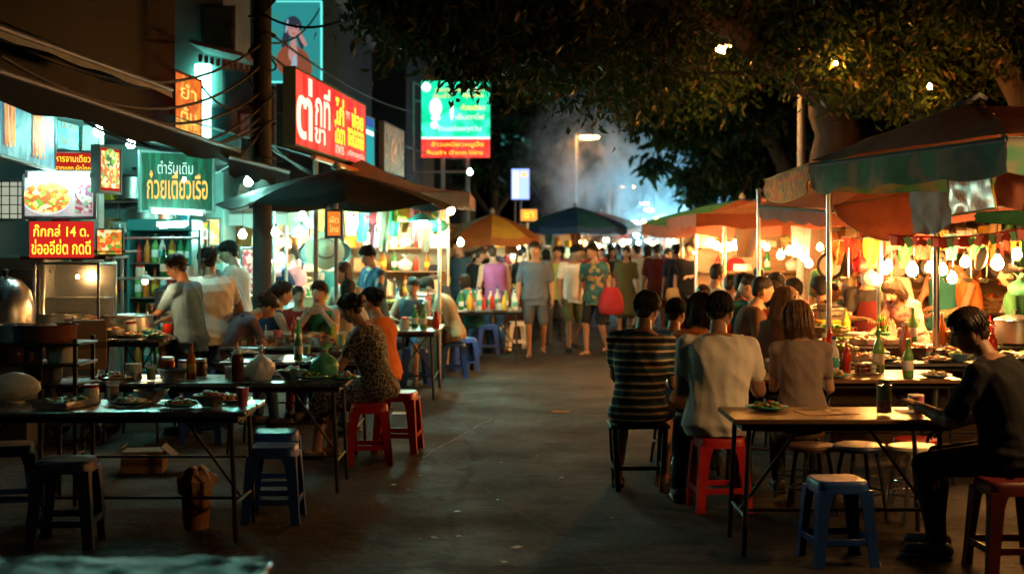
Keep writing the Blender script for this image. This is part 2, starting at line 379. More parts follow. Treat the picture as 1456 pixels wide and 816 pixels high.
def person(label, px, Y, yaw, pose='stand', H=1.68, lean=None, twist=0., hands=(None, None), head=(0, 0), top=None, bottom=None, hair=('short', None), skin=None, shoes=None,
           build=1., fem=False, apron=None, seat=.45, step=0., lod=0, x=None, z0=0., elbow=(None, None), side=0., feet=None, cap=None, curl=.35, group=None, headband=None, spread=.0, hairlen=.3, beard=None):
    k = H / 1.72; hi = lod == 0; sit = pose == 'sit'
    side = side or U(-4, 4); twist = twist or U(-9, 9); head = (head[0] + U(-8, 8), head[1] + U(-3, 5))
    if lean is None: lean = 14 if sit else 2
    vox = (.0105, .016, .022)[lod] * k
    hz = (seat + .088 - z0 if sit else .90 * k); Ls = .52 * k
    hipc = V((0, -.02 if sit else 0, hz))
    # spine
    sp = []; p = hipc.copy(); nst = 10
    for i in range(-3, 13):
        t = i / nst; a = R(lean) * (.35 + .9 * max(0, min(1, t))); s = R(side) * max(0, t)
        sp.append((t, a, s))
    def S(t):
        q = hipc.copy(); n = 8
        for i in range(n):
            u = t * (i + .5) / n; a = R(lean) * (.35 + .9 * max(0, min(1, u))); s = R(side)
            q += Matrix.Rotation(s, 3, 'Y') @ Matrix.Rotation(-a, 3, 'X') @ V((0, 0, Ls * t / n))
        a = R(lean) * (.35 + .9 * max(0, min(1, t)))
        F = Matrix.Rotation(R(side), 3, 'Y') @ Matrix.Rotation(-a, 3, 'X') @ Matrix.Rotation(R(twist) * max(0, t), 3, 'Z')
        return q, F
    if fem: prof = [(-.15, .12, .095), (-.05, .168, .118), (.06, .165, .115), (.2, .145, .102), (.36, .125, .092), (.55, .138, .105), (.74, .148, .118), (.88, .15, .098), (.97, .115, .075), (1.04, .062, .058)]
    else: prof = [(-.15, .12, .095), (-.05, .16, .118), (.06, .158, .116), (.2, .15, .112), (.36, .146, .108), (.55, .158, .115), (.74, .172, .122), (.88, .168, .108), (.97, .125, .08), (1.04, .066, .062)]
    def torso(mb, t0, t1, off, flare=0.):
        rg = []; ts = [q for q in prof if t0 < q[0] < t1]
        def lerp(t):
            for (ta, aa, ba), (tb, ab, bb) in zip(prof, prof[1:]):
                if ta <= t <= tb: f = (t - ta) / (tb - ta); return (t, aa + (ab - aa) * f, ba + (bb - ba) * f)
            return (t, *(prof[0] if t < 0 else prof[-1])[1:])
        for t, a, b in [lerp(t0)] + ts + [lerp(t1)]:
            c, F = S(t); fl = flare * max(0, .25 - t)
            a = (a * build + off + fl) * k; b = (b * (build ** 1.3) + off + fl) * k
            rg.append([c + F @ V((math.copysign(abs(math.cos(q)) ** .85, math.cos(q)) * a, math.copysign(abs(math.sin(q)) ** .85, math.sin(q)) * b, 0)) for q in [2 * math.pi * j / 18 for j in range(18)]])
        mb.rings(rg)
    shc, shF = S(.90); sw = (.155 if fem else .178) * k * (.5 + .5 * build)
    SH = [shc + shF @ V((s * sw, 0, 0)) for s in (-1, 1)]
    la, lf = .285 * k, .25 * k
    EL, WR = [], []
    for i, s in enumerate((-1, 1)):
        tgt = hands[i]
        if tgt is None: tgt = V((s * .19, .30, hz + .20)) if sit else SH[i] + V((s * .07, .05 + U(-.03, .03), -.52 * k))
        elif tgt == 'lap': tgt = V((s * .1, .26, hz + .08))
        else: tgt = V(tgt)
        hint = V(elbow[i]) if elbow[i] else V((s * .5, -.8, -.45))
        e, w = ik(SH[i], tgt, la, lf, hint); EL.append(e); WR.append(w)
    HP = [hipc + V((s * .088 * k, 0, 0)) for s in (-1, 1)]
    lt, ls_ = .425 * k, .42 * k; KN, AN = [], []
    for i, s in enumerate((-1, 1)):
        if feet and feet[i]: f = V(feet[i])
        elif sit: f = V((s * (.13 + spread), .36 + (.05 if i else -.03), .085 - z0))
        else: f = V((s * .10, step * (1 if i else -1) * .5, .085 + (.05 if step and not i else 0)))
        kn, an = ik(HP[i], f, lt, ls_, V((s * .12, 1, .35 if sit else .05))); KN.append(kn); AN.append(an)
    body = MB(); torso(body, -.15, 1.04, 0.)
    nb, nF = S(1.0); nt = nb + nF @ V((0, .012, .085)) * k
    body.cone(nb - nF @ V((0, .005, .04)) * k, nt, .06 * k, .053 * k)
    wa = (.85 if fem else 1.) * (.4 + .6 * build)
    for i in (0, 1):
        body.cone(nb + nF @ V(((-1, 1)[i] * .045, -.01, -.035)) * k, SH[i], .046 * k, .048 * k)
        body.cone(SH[i], EL[i], .056 * k * wa, .041 * k * wa); body.cone(EL[i], WR[i] , .042 * k * wa, .027 * k * (.9 if fem else 1))
        body.cone(EL[i] * .75 + WR[i] * .25, EL[i] * .6 + WR[i] * .4, .043 * k * wa, .038 * k * wa)
        body.cone(HP[i], KN[i], .088 * k * (.5 + .5 * build), .056 * k); body.cone(KN[i], AN[i], .055 * k, .036 * k)
        body.cone(KN[i] * .78 + AN[i] * .22 + V((0, -.012, 0)), KN[i] * .6 + AN[i] * .4 + V((0, -.01, 0)), .056 * k, .048 * k)
        fd = V(((-.12, .12)[i], 1, 0)).normalized()
        base = V((AN[i].x, AN[i].y, AN[i].z - .05)); body.cone(base - fd * .045, base + fd * .15 + V((0, 0, -.008)), .036, .026)
    ex = MB()
    hd = head_mb(hi); hf = shF @ Matrix.Rotation(R(lean) * .75, 3, 'X') @ Matrix.Rotation(R(head[0]), 3, 'Z') @ Matrix.Rotation(-R(head[1]), 3, 'X')
    hc = nt + hf @ V((0, .022, .085)) * k
    HM = Matrix.Translation(hc) @ (hf.to_4x4() @ Matrix.Scale(k * (1.0 if H > 1.3 else 1.22), 4))
    hd.xf(HM); ex.add(hd.v, hd.f); ex.m = list(hd.m)
    for i, s in enumerate((-1, 1)):
        d = (WR[i] - EL[i]).normalized()
        if d.z < -.6: nn, th = V((-s, 0, 0)), V((0, 1, 0))
        elif d.z > .5: nn, th = V((-s * .4, -1, 0)), V((-s, .2, 0))
        else: nn, th = V((0, .2, -1)), V((-s, 0, 0))
        hand(ex, WR[i] - d * .008, d, nn, th, k * (.93 if fem else 1.), curl, 0, hi)
    skin = skin or SKIN[1]; hm = hair[1] or HAIRM['black']
    root = soft('person', body, [skin, MATS['eye_white'], MATS['eye_dark'], MATS['lip'], hm], None, vox, 5, ex, loc=(X(px, Y) if x is None else x, Y, z0), rz=yaw)
    tag(root, label, 'person', group)
    # clothes
    if top:
        tm, tk = top; mb = MB(); off = .020 if hi else .018
        t0 = {'tee': -.17, 'tank': -.15, 'long': -.17, 'dress': -.15, 'shirt': -.2}[tk]
        if not sit and tk in ('tee', 'shirt'): t0 -= .06
        torso(mb, t0, 1.0, off, .09 if tk != 'tank' else .02)
        for i in (0, 1):
            if tk != 'tank': mb.cone(nb + nF @ V(((-1, 1)[i] * .045, -.01, -.035)) * k, SH[i] + V((0, 0, -.004)), (.046 + off) * k, (.050 + off) * k)
        fs = {'tee': .62, 'tank': 0, 'long': 1, 'dress': .55, 'shirt': .8}[tk]
        for i in (0, 1):
            if fs == 0:
                mb.cone(SH[i] * .8 + shc * .2 + shF @ V((0, 0, .012)), SH[i] * .6 + shc * .4 + shF @ V((0, 0, .02)), .045 * k, .05 * k); continue
            e = SH[i] + (EL[i] - SH[i]) * min(1, fs); mb.cone(SH[i], e, (.058 * wa + .010) * k, (.062 if fs < 1 else .054) * k * wa)
            if fs == 1: mb.cone(EL[i], EL[i] + (WR[i] - EL[i]) * .9, .054 * k * wa, .037 * k)
        if tk == 'dress':
            for i in (0, 1): mb.cone(HP[i], KN[i] + (AN[i] - KN[i]) * .18, .125 * k, .105 * k); mb.cone(KN[i], KN[i] + (AN[i] - KN[i]) * .35, .1 * k, .085 * k)
            mb.cone((HP[0] + HP[1]) / 2 + V((0, .05, 0)), (KN[0] + KN[1]) / 2, .13 * k, .105 * k)
        soft('dress' if tk == 'dress' else 'shirt', mb, tm, root, vox, 4, amp=.019 if hi else .010, fr=(5.5, 5.5, 7) if sit else (6, 6, 4.5))
    if bottom:
        bm_, bk = bottom; mb = MB(); torso(mb, -.16, .2, .014 if top and top[1] == 'tank' else .008)
        for i in (0, 1):
            if bk == 'skirt':
                mb.cone(HP[i], KN[i], .12 * k, .125 * k); mb.cone((HP[0] + HP[1]) / 2, (KN[0] + KN[1]) / 2, .12 * k, .11 * k); continue
            if bk == 'shorts': mb.cone(HP[i], HP[i] + (KN[i] - HP[i]) * .92, .104 * k * (.5 + .5 * build), .08 * k)
            else:
                mb.cone(HP[i], KN[i], .1 * k * (.5 + .5 * build), .07 * k); mb.cone(KN[i], AN[i] + V((0, 0, .02)), .068 * k, .056 * k)
        soft({'skirt': 'skirt', 'shorts': 'shorts'}.get(bk, 'trousers'), mb, bm_, root, vox, 4, amp=.007, fr=(12, 12, 7))
    if hair[0] != 'bald':
        mb, he = hair_mb(hair[0], hi and lod == 0, hairlen); mb.xf(HM); he.xf(HM)
        soft('hair', mb, hm, root, (.008, .012, .016)[lod], 3, he, amp=.006, fr=(40, 40, 14))
    if cap:
        mb = MB(); mb.lathe([(.001, .135), (.05, .128), (.08, .1), (.092, .06), (.094, .035), (.086, .034)], n=16); mb.ell((0, .12, .042), (.06, .075, .008), 12, 6)
        mb.xf(HM @ Matrix.Scale(1.06, 4)); mb.build('cap', cap, root)
    if headband:
        mb = MB(); mb.lathe([(.0895, .0), (.0925, .004), (.0925, .026), (.0895, .03)], (0, 0, 0), 18); mb.xf(HM @ Matrix.Diagonal((.96, 1.14, 1, 1))); mb.build('hairband', headband, root)
    sm = shoes or MATS['shoe_dark']
    for i in (0, 1):
        mb = MB(); fd = V(((-.12, .12)[i], 1, 0)).normalized(); base = V((AN[i].x, AN[i].y, AN[i].z - .085)); rot = Matrix.Rotation(math.atan2(-fd.x, fd.y), 3, 'Z')
        mb.box(base + fd * .05 + V((0, 0, .012)), (.085, .27, .024), .01, rot)
        if sm.name.startswith('sandal'): mb.tube([base + fd * .1 + rot @ V((q * .042, 0, .02 + .035 * (1 - q * q))) for q in (-1, -.5, 0, .5, 1)], .012, 6)
        else: mb.cone(base - fd * .04 + V((0, 0, .045)), base + fd * .145 + V((0, 0, .036)), .047, .036)
        mb.build('shoe', sm, root)
    if apron:
        low = isinstance(apron, tuple); apron = apron[0] if low else apron
        mb = MB(); rg = []
        ab = max(HP[0].z, .5) - .42
        for q, t in list(enumerate((.78, .5, .2, 0)))[2 if low else 0:]:
            c, F = S(t); a = .15 * k * build + .02; w = (.55, .8, 1.15, 1.3)[q]
            rg.append([c + F @ V((math.sin(u * w) * (a + .03), math.cos(u * w) * (.135 * k * build + .025), 0)) for u in [(-1 + 2 * j / 10) for j in range(11)]])
        l = rg[-1]
        for zz in (hz - .2, hz - .42): rg.append([V((p.x * 1.08, p.y * 1.1 + .03, zz)) for p in l])
        mb.sheet(rg); g2 = [[V(p) * 1. + V((0, -.006, 0)) for p in r] for r in rg]; mb.sheet([list(reversed(r)) for r in g2]); mb.build('apron', apron, root, ang=60)
    return root

def setup_people_mats():
    global SKIN, HAIRM, CL
    SKIN = [M('skin_tan', (.42, .235, .15), .5, var=.1, vs=14, bump=.05, bs=120), M('skin_brown', (.32, .17, .10), .5, var=.1, vs=14, bump=.05, bs=120), M('skin_fair', (.52, .32, .22), .5, var=.1, vs=14, bump=.05, bs=120)]
    M('eye_white', (.7, .68, .64), .25, var=0); M('eye_dark', (.015, .01, .008), .15, var=0); M('lip', (.34, .13, .10), .45, var=.05)
    M('shoe_dark', (.03, .028, .028), .6); M('sandal_brown', (.09, .055, .035), .7); M('shoe_white', (.6, .58, .55), .6)
    HAIRM = {'black': M('hair_black', (.012, .010, .009), .55, var=.4, vs=60, bump=.6, bs=160, spec=.3, stretch=(1, 1, .2)), 'dark': M('hair_dark_brown', (.035, .018, .011), .42, var=.4, vs=60, bump=.35, bs=160, stretch=(1, 1, .2)),
             'brown': M('hair_brown', (.13, .06, .03), .4, var=.4, vs=60, bump=.35, bs=160, stretch=(1, 1, .2)), 'light': M('hair_light_brown', (.24, .13, .065), .4, var=.4, vs=60, bump=.35, bs=160, stretch=(1, 1, .2))}
    def cloth(n, c): return M('cloth_' + n, c, .88, var=.07, vs=7, bump=.12, bs=70, spec=.15)
    CL = {n: cloth(n, c) for n, c in dict(white=(.72, .70, .66), cream=(.6, .52, .40), sky=(.13, .26, .42), navy=(.022, .032, .07), steel=(.06, .13, .21), grey=(.22, .22, .23), slate=(.06, .07, .085), mauve=(.16, .12, .15), black=(.016, .016, .018),
        dark=(.035, .033, .035), red=(.45, .035, .03), crimson=(.26, .02, .025), pink=(.62, .25, .30), magenta=(.42, .12, .30), orange=(.60, .17, .05), teal=(.03, .17, .17), green=(.05, .18, .09), lime=(.32, .45, .12), olive=(.13, .13, .06), khaki=(.30, .24, .15),
        brown=(.11, .055, .03), maroon=(.12, .02, .02), denim=(.035, .085, .17), taupe=(.25, .20, .18), yellow=(.65, .45, .08), beige=(.48, .40, .30), bluegrey=(.085, .105, .14)).items()}
    CL['plaid'] = MPAT('cloth_striped', [(.015, .03, .06), (.015, .03, .06), (.60, .50, .34), (.02, .05, .09), (.03, .10, .15), (.48, .40, .28), (.012, .02, .04), (.012, .02, .04), (.62, .54, .38), (.03, .11, .17)], 'bands', 6.6, rough=.85, distort=.012)
    CL['swirl'] = MPAT('cloth_swirl', [(.40, .37, .30), (.16, .15, .12), (.02, .025, .024), (.012, .014, .013), (.010, .012, .012)], 'edge', 30, rough=.8, distort=.07)
    CL['floral'] = MPAT('cloth_floral', [(.02, .09, .09), (.03, .12, .11), (.35, .16, .05), (.02, .07, .08), (.28, .22, .08), (.03, .10, .09)], 'voronoi', 17, rough=.85, distort=.06)
    CL['flowerpink'] = MPAT('cloth_flower_pink', [(.5, .2, .2), (.6, .33, .3), (.4, .1, .12), (.65, .45, .4)], 'voronoi', 24, rough=.85, distort=.05)
# ------------------------------------------------------------------ props
def setup_mats():
    M('steel', (.55, .56, .55), .32, 1., var=.2, vs=5, bump=.04, bs=20); M('steel_dark', (.16, .16, .16), .45, 1., var=.3, vs=7)
    M('table_steel', (.42, .43, .43), .28, 1., var=.5, vs=4.5, bump=.08, bs=9); M('iron_black', (.02, .02, .021), .55, .3); M('iron_grey', (.13, .13, .13), .55, .6)
    M('plastic_red', (.42, .014, .016), .38, var=.15, vs=9, bump=.04, bs=30); M('plastic_blue', (.012, .06, .27), .38, var=.15, vs=9, bump=.04, bs=30); M('plastic_maroon', (.10, .010, .010), .45, var=.2, vs=9); M('plastic_navy', (.012, .022, .06), .42, var=.2, vs=9)
    M('plastic_white', (.7, .7, .68), .4, var=.1); M('plastic_green', (.06, .32, .14), .4, var=.1); M('plastic_yellow', (.62, .42, .04), .4, var=.1); M('plastic_orange', (.62, .16, .02), .4, var=.1); M('plastic_teal', (.05, .36, .34), .4, var=.1); M('plastic_cream', (.55, .48, .33), .4, var=.1); M('plastic_pink', (.6, .16, .22), .4, var=.1)
    M('sauce_red', (.5, .03, .015), .25, var=.1); M('sauce_brown', (.09, .03, .012), .2, var=.1); M('liquid_green', (.16, .40, .10), .15, var=.15); M('liquid_amber', (.5, .2, .03), .15, var=.15); M('liquid_dark', (.04, .015, .01), .15, var=.1)
    M('glass', (.85, .92, .9), .04, var=0, alpha=.16); M('glass_green', (.06, .34, .12), .08, var=0, transl=.4); M('glass_amber', (.5, .19, .03), .08, var=0, transl=.4)
    M('ceramic', (.68, .66, .6), .22, var=.06); M('ceramic_blue', (.10, .24, .38), .25, var=.1); M('bag_plastic', (.75, .76, .74), .3, var=.1, transl=.35, bump=.5, bs=22); M('bag_red', (.5, .04, .05), .35, var=.1, transl=.35, bump=.5, bs=22); M('bag_green', (.10, .42, .26), .35, var=.1, transl=.35, bump=.5, bs=22)
    M('cardboard', (.34, .20, .10), .85, var=.15, bump=.1); M('foam', (.78, .77, .74), .7, var=.04); M('wood', (.17, .095, .045), .34, var=.35, vs=4, stretch=(1, 8, 8), bump=.1); M('wood_dark', (.075, .04, .022), .6, var=.35, vs=4, stretch=(1, 8, 8), bump=.1)
    M('wicker', (.34, .20, .08), .8, var=.4, vs=40, bump=.5, bs=60); M('paper', (.75, .73, .68), .8, var=.05); M('rubber', (.02, .02, .02), .7)
    MPAT('food_noodles', [(.62, .36, .10), (.48, .22, .05), (.72, .50, .20), (.30, .12, .03), (.18, .30, .06)], 'voronoi', 46, rough=.35, distort=.02)
    MPAT('food_greens', [(.06, .24, .03), (.12, .34, .05), (.03, .13, .02), (.25, .42, .10), (.5, .08, .03)], 'voronoi', 40, rough=.4, distort=.02)
    MPAT('food_red', [(.52, .05, .02), (.60, .16, .03), (.34, .02, .015), (.55, .30, .06), (.12, .26, .04)], 'voronoi', 40, rough=.35, distort=.02)
    MPAT('food_meat', [(.30, .12, .05), (.42, .19, .08), (.18, .07, .03), (.50, .28, .12)], 'voronoi', 38, rough=.35, distort=.02)
    MPAT('food_white', [(.70, .66, .55), (.62, .55, .40), (.75, .72, .64), (.5, .36, .16)], 'voronoi', 46, rough=.45, distort=.02)
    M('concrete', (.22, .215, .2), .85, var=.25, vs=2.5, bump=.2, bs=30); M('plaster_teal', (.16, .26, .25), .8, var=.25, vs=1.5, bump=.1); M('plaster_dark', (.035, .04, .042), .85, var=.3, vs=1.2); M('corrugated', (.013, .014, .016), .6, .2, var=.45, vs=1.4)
    M('lamp_metal', (.12, .13, .13), .5, .7); M('pole_grey', (.30, .30, .29), .7, var=.2); M('pole_dark', (.06, .055, .05), .85, var=.35, vs=3, bump=.2)
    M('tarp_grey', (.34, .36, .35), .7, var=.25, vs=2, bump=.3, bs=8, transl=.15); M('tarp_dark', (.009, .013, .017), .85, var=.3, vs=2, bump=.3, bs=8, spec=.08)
    M('tarp_blue', (.05, .16, .26), .7, var=.2, vs=2, bump=.3, bs=8, transl=.2)
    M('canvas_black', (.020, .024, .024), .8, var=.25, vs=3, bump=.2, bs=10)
    for n, c in dict(green=(.03, .16, .075), rust=(.21, .06, .03), orange=(.34, .12, .03), yellow=(.55, .36, .05), teal=(.05, .22, .25), red=(.36, .035, .03), blue=(.05, .12, .28), brown=(.14, .075, .045), sand=(.38, .29, .18)).items():
        M('canvas_' + n, c, .8, var=.3, vs=3, bump=.3, bs=12, transl=.07)
    ME('bulb_cool', (.34, 1., .80), 540); ME('bulb_warm', (1., .40, .09), 640); ME('bulb_soft', (1., .52, .18), 480); ME('bulb_amber', (1., .33, .04), 1500); ME('bulb_white', (.24, .74, 1.), 620); ME('bulb_far_cool', (.5, 1., .86), 200); ME('bulb_far_warm', (1., .46, .13), 260); ME('tube_cool', (.50, 1., .90), 60); ME('street_glow', (1., .40, .10), 160); ME('tree_glow', (1., .38, .07), 1300)
    M('eye_white', (.7, .68, .64), .25, var=0)
C_ = MATS

# --- seats and tables
def square_ring(h, z, r=.35, n=24):
    out = []
    for j in range(n):
        a = 2 * math.pi * j / n; c, s = math.cos(a), math.sin(a); p = r
        out.append(V((math.copysign(abs(c) ** p, c) * h, math.copysign(abs(s) ** p, s) * h, z)))
    return out
def b_stool(mat):
    def f(o):
        mb = MB(); mb.rings([square_ring(.02, .445), square_ring(.10, .447), square_ring(.128, .448), square_ring(.137, .440), square_ring(.141, .425), square_ring(.147, .385), square_ring(.143, .385), square_ring(.132, .43), square_ring(.02, .432)], caps=False)
        mb.build('seat', mat, o)
        for sx in (-1, 1):
            for sy in (-1, 1):
                mb = MB()
                def L(h, w, z): # an L-shaped leg section
                    a = h; t = .008
                    return [V((sx * x, sy * y, z)) for x, y in ((a, a), (a, a - w), (a - t, a - w), (a - t, a - t), (a - w, a - t), (a - w, a))]
                rg = [L(.146, .086, .40), L(.151, .066, .33), L(.160, .058, .2), L(.171, .050, .03), L(.176, .056, .0)]
                if sx * sy < 0: rg = [list(reversed(r)) for r in rg]
                mb.rings(rg); mb.build('leg', mat, o, ang=25)
        mb = MB()
        for a in range(4):
            rot = Matrix.Rotation(a * math.pi / 2, 3, 'Z'); mb.box(rot @ V((0, .158, .13)), (.24, .008, .035), .002, rot)
        mb.build('rail', mat, o)
    return f
def b_round_stool(seatm, legm):
    def f(o):
        MB().lathe([(.001, .45), (.13, .45), (.15, .445), (.156, .43), (.15, .41), (.14, .408), (.001, .408)], n=26).build('seat', seatm, o)
        for a in range(4):
            t = math.pi / 4 + a * math.pi / 2; MB().tube([(math.cos(t) * .1, math.sin(t) * .1, .41), (math.cos(t) * .125, math.sin(t) * .125, .3), (math.cos(t) * .17, math.sin(t) * .17, .0)], .012, 8).build('leg', legm, o)
        MB().tube([(math.cos(t) * .14, math.sin(t) * .14, .17) for t in [2 * math.pi * j / 24 for j in range(25)]], .007, 6).build('foot_ring', legm, o)
    return f
def b_wood_stool(o):
    m = C_['wood_dark']; MB().box((0, 0, .435), (.40, .27, .03), .006).build('seat', m, o)
    for sx in (-1, 1):
        for sy in (-1, 1): MB().box((sx * .16, sy * .1, .21), (.035, .035, .42), .004, Matrix.Rotation(sx * .06, 3, 'Y')).build('leg', m, o)
    mb = MB(); mb.box((0, 0, .14), (.32, .025, .03), .003)
    for s in (-1, 1): mb.box((s * .165, 0, .16), (.025, .2, .03), .003)
    mb.build('rail', m, o)
def table(label, x0, x1, y0, y1, h=.73, top=None, legm=None, rz=0., group=None, name='folding_table'):
    cx, cy = (x0 + x1) / 2, (y0 + y1) / 2; w, d = x1 - x0, y1 - y0
    o = thing(name, label, 'table', (cx, cy, 0), rz, group); legm = legm or C_['iron_black']
    MB().box((0, 0, h - .014), (w, d, .028), .006).build('tabletop', top or C_['table_steel'], o)
    MB().box((0, 0, h - .048), (w - .1, d - .1, .038), .004).build('apron_rail', legm, o)
    for sx in (-1, 1):
        for sy in (-1, 1):
            MB().tube([(sx * (w / 2 - .09), sy * (d / 2 - .06), h - .06), (sx * (w / 2 - .06), sy * (d / 2 - .05), 0)], .014, 8).build('leg', legm, o)
        MB().tube([(sx * (w / 2 - .075), -d / 2 + .055, .2), (sx * (w / 2 - .075), d / 2 - .055, .2)], .010, 6).build('crossbar', legm, o)
        MB().tube([(sx * (w / 2 - .08), 0, .2), (sx * (w / 2 - .42), 0, h - .06)], .009, 6).build('brace', legm, o)
    MB().tube([(-w / 2 + .07, 0, .2), (w / 2 - .07, 0, .2)], .010, 6).build('stretcher', legm, o)
    return o

# --- table-top things
def heap(mb, r, z, n, rr, sq=.6, m=0):
    for _ in range(n):
        a, q = U(0, 6.28), r * math.sqrt(U(0, 1)); s = rr * U(.7, 1.35)
        mb.ell((math.cos(a) * q, math.sin(a) * q, z + (1 - (q / r) ** 2) * r * .35 * U(.7, 1.1)), (s * U(.8, 1.6), s * U(.7, 1.1), s * sq), 7, 5, Matrix.Rotation(U(0, 3), 3, 'Z') @ Matrix.Rotation(U(-.5, .5), 3, 'X'), m)
def b_squeeze(body, cap):
    def f(o):
        MB().lathe([(.001, 0), (.03, 0), (.033, .006), (.033, .12), (.028, .145), (.018, .155), (.001, .155)], n=16).build('bottle_body', body, o)
        MB().lathe([(.001, .154), (.021, .154), (.021, .172), (.009, .18), (.003, .222), (.001, .222)], n=14).build('nozzle_cap', cap, o)
    return f
def b_bottle(glass, cap, label=None):
    def f(o):
        MB().lathe([(.001, 0), (.033, 0), (.036, .006), (.036, .14), (.032, .165), (.014, .205), (.013, .25), (.001, .25)], n=18).build('bottle_body', glass, o)
        MB().lathe([(.001, .249), (.0155, .249), (.0155, .272), (.001, .273)], n=14).build('cap', cap, o)
        if label: MB().lathe([(.0362, .05), (.0368, .051), (.0368, .118), (.0362, .119)], n=18).build('paper_label', label, o)
    return f
def b_jar(body, lid):
    def f(o):
        MB().lathe([(.001, 0), (.042, 0), (.046, .008), (.046, .085), (.038, .1), (.001, .1)], n=18).build('jar_body', body, o)
        MB().lathe([(.001, .099), (.041, .099), (.042, .118), (.001, .121)], n=18).build('lid', lid, o)
    return f
def b_bowl(m, food, r=.09):
    def f(o):
        MB().lathe([(.001, 0), (r * .5, 0), (r * .55, .008), (r * .9, r * .5), (r, r * .68), (r * .975, r * .69), (r * .86, r * .5), (r * .5, .016), (.001, .014)], n=24).build('bowl_shell', m, o)
        if food: mb = MB(); heap(mb, r * .86, r * .5, 26, r * .2); mb.build('food', food, o, ang=80)
    return f
def b_plate(m, food, r=.12):
    def f(o):
        MB().lathe([(.001, .004), (r * .6, .004), (r * .68, .008), (r, .022), (r * .99, .026), (r * .68, .014), (.001, .010)], n=26).build('dish', m, o)
        if food: mb = MB(); heap(mb, r * .66, .018, 26, r * .15); mb.build('food', food, o, ang=80)
    return f
def b_tray(m, food, w=.34, d=.24):
    def f(o):
        mb = MB(); mb.box((0, 0, .004), (w, d, .008), .003)
        for s in (-1, 1): mb.box((s * w / 2, 0, .022), (.008, d + .008, .044), .003); mb.box((0, s * d / 2, .0225), (w - .01, .008, .043), .003)
        mb.build('tray_pan', m, o)
        if food:
            mb = MB()
            for _ in range(44): s = U(.016, .03); mb.ell((U(-.42, .42) * w, U(-.40, .40) * d, .02 + U(0, .028)), (s * U(.8, 1.9), s, s * .6), 7, 5, Matrix.Rotation(U(0, 3), 3, 'Z'))
            mb.build('food', food, o, ang=80)
    return f
def b_cup(m, liquid):
    def f(o):
        MB().lathe([(.001, 0), (.028, 0), (.030, .004), (.038, .115), (.036, .115), (.029, .008), (.001, .007)], n=18).build('tumbler', m, o)
        MB().lathe([(.001, .0078), (.0285, .0078), (.0345, .09), (.001, .091)], n=16).build('drink', liquid, o)
    return f
def b_caddy(o):
    mb = MB(); mb.box((0, 0, .006), (.2, .11, .008), .002)
    for z in (.05, .085): mb.tube([(-.1, -.055, z), (.1, -.055, z), (.1, .055, z), (-.1, .055, z), (-.1, -.055, z)], .003, 5)
    mb.tube([(0, -.055, .085), (0, 0, .19), (0, .055, .085)], .004, 5)
    for x in (-.1, .1):
        for y in (-.055, .055): mb.tube([(x, y, 0), (x, y, .087)], .003, 5)
    mb.build('rack', C_['steel'], o)
    for i, (x, y) in enumerate(((-.055, -.026), (.05, -.026), (-.05, .028), (.052, .026))):
        j = MB().lathe([(.001, .011), (.022, .011), (.024, .07), (.001, .071)], (x, y, 0), 12).build('jar', C_[('sauce_red', 'liquid_amber', 'food_white', 'sauce_brown')[i]], o)
        MB().lathe([(.001, .0705), (.0245, .0705), (.0245, .084), (.001, .086)], (x, y, 0), 12).build('lid', C_['steel'], j)
def b_pot(m, r=.17, h=.2, lid=True):
    def f(o):
        MB().lathe([(.001, 0), (r * .92, 0), (r, .015), (r, h - .01), (r * 1.06, h), (r * 1.03, h + .004), (r * .97, h - .004), (r * .95, .02), (.001, .015)], n=28).build('pot_body', m, o)
        for s in (-1, 1): MB().tube([(s * r * .98, -.04, h * .75), (s * (r + .035), -.03, h * .78), (s * (r + .035), .03, h * .78), (s * r * .98, .04, h * .75)], .007, 6).build('handle', m, o)
        if lid:
            l = MB().lathe([(r * 1.02, h + .005), (r, h + .012), (r * .6, h + .035), (.02, h + .045), (.001, h + .045)], n=28).build('lid', m, o)
            MB().lathe([(.012, h + .044), (.012, h + .06), (.022, h + .068), (.018, h + .08), (.001, h + .082)], n=12).build('knob', C_['iron_black'], l)
    return f
def b_bag(m):
    def f(o):
        mb = MB(); rg = []; sd = U(0, 40)
        for r, z in ((.03, .0), (.082, .006), (.102, .035), (.108, .07), (.098, .10), (.07, .125), (.036, .142), (.016, .155), (.015, .165)):
            n = 28; rg.append([V((math.cos(a) * r * (1 + .32 * noise.noise(V((math.cos(a) * 2.2, math.sin(a) * 2.2, z * 14 + sd)))), math.sin(a) * r * .72 * (1 + .35 * noise.noise(V((math.cos(a) * 2.6, math.sin(a) * 2.6, z * 16 + sd + 9)))), z)) for a in [2 * math.pi * j / n for j in range(n)]])
        mb.rings(rg)
        for s in (-1, 1): mb.rings([[V((s * x + math.cos(a) * w, math.sin(a) * .008, z + math.cos(a) * w * .4)) for a in [2 * math.pi * j / 8 for j in range(8)]] for x, z, w in ((.002, .158, .008), (.02, .185, .022), (.045, .205, .026), (.075, .205, .010))])
        mb.build('bag_body', m, o, ang=50); MB().tube([(math.cos(t) * .018, math.sin(t) * .016, .168) for t in [j * .6 for j in range(12)]], .004, 5).build('tie', C_['plastic_red'], o)
    return f
def b_box(m, s=(.2, .15, .09)):
    def f(o):
        MB().box((0, 0, s[2] * .42), (s[0], s[1], s[2] * .84), .006).build('box_body', m, o)
        MB().box((0, 0, s[2] * .92), (s[0] + .008, s[1] + .008, s[2] * .15), .006).build('lid', m, o)
    return f
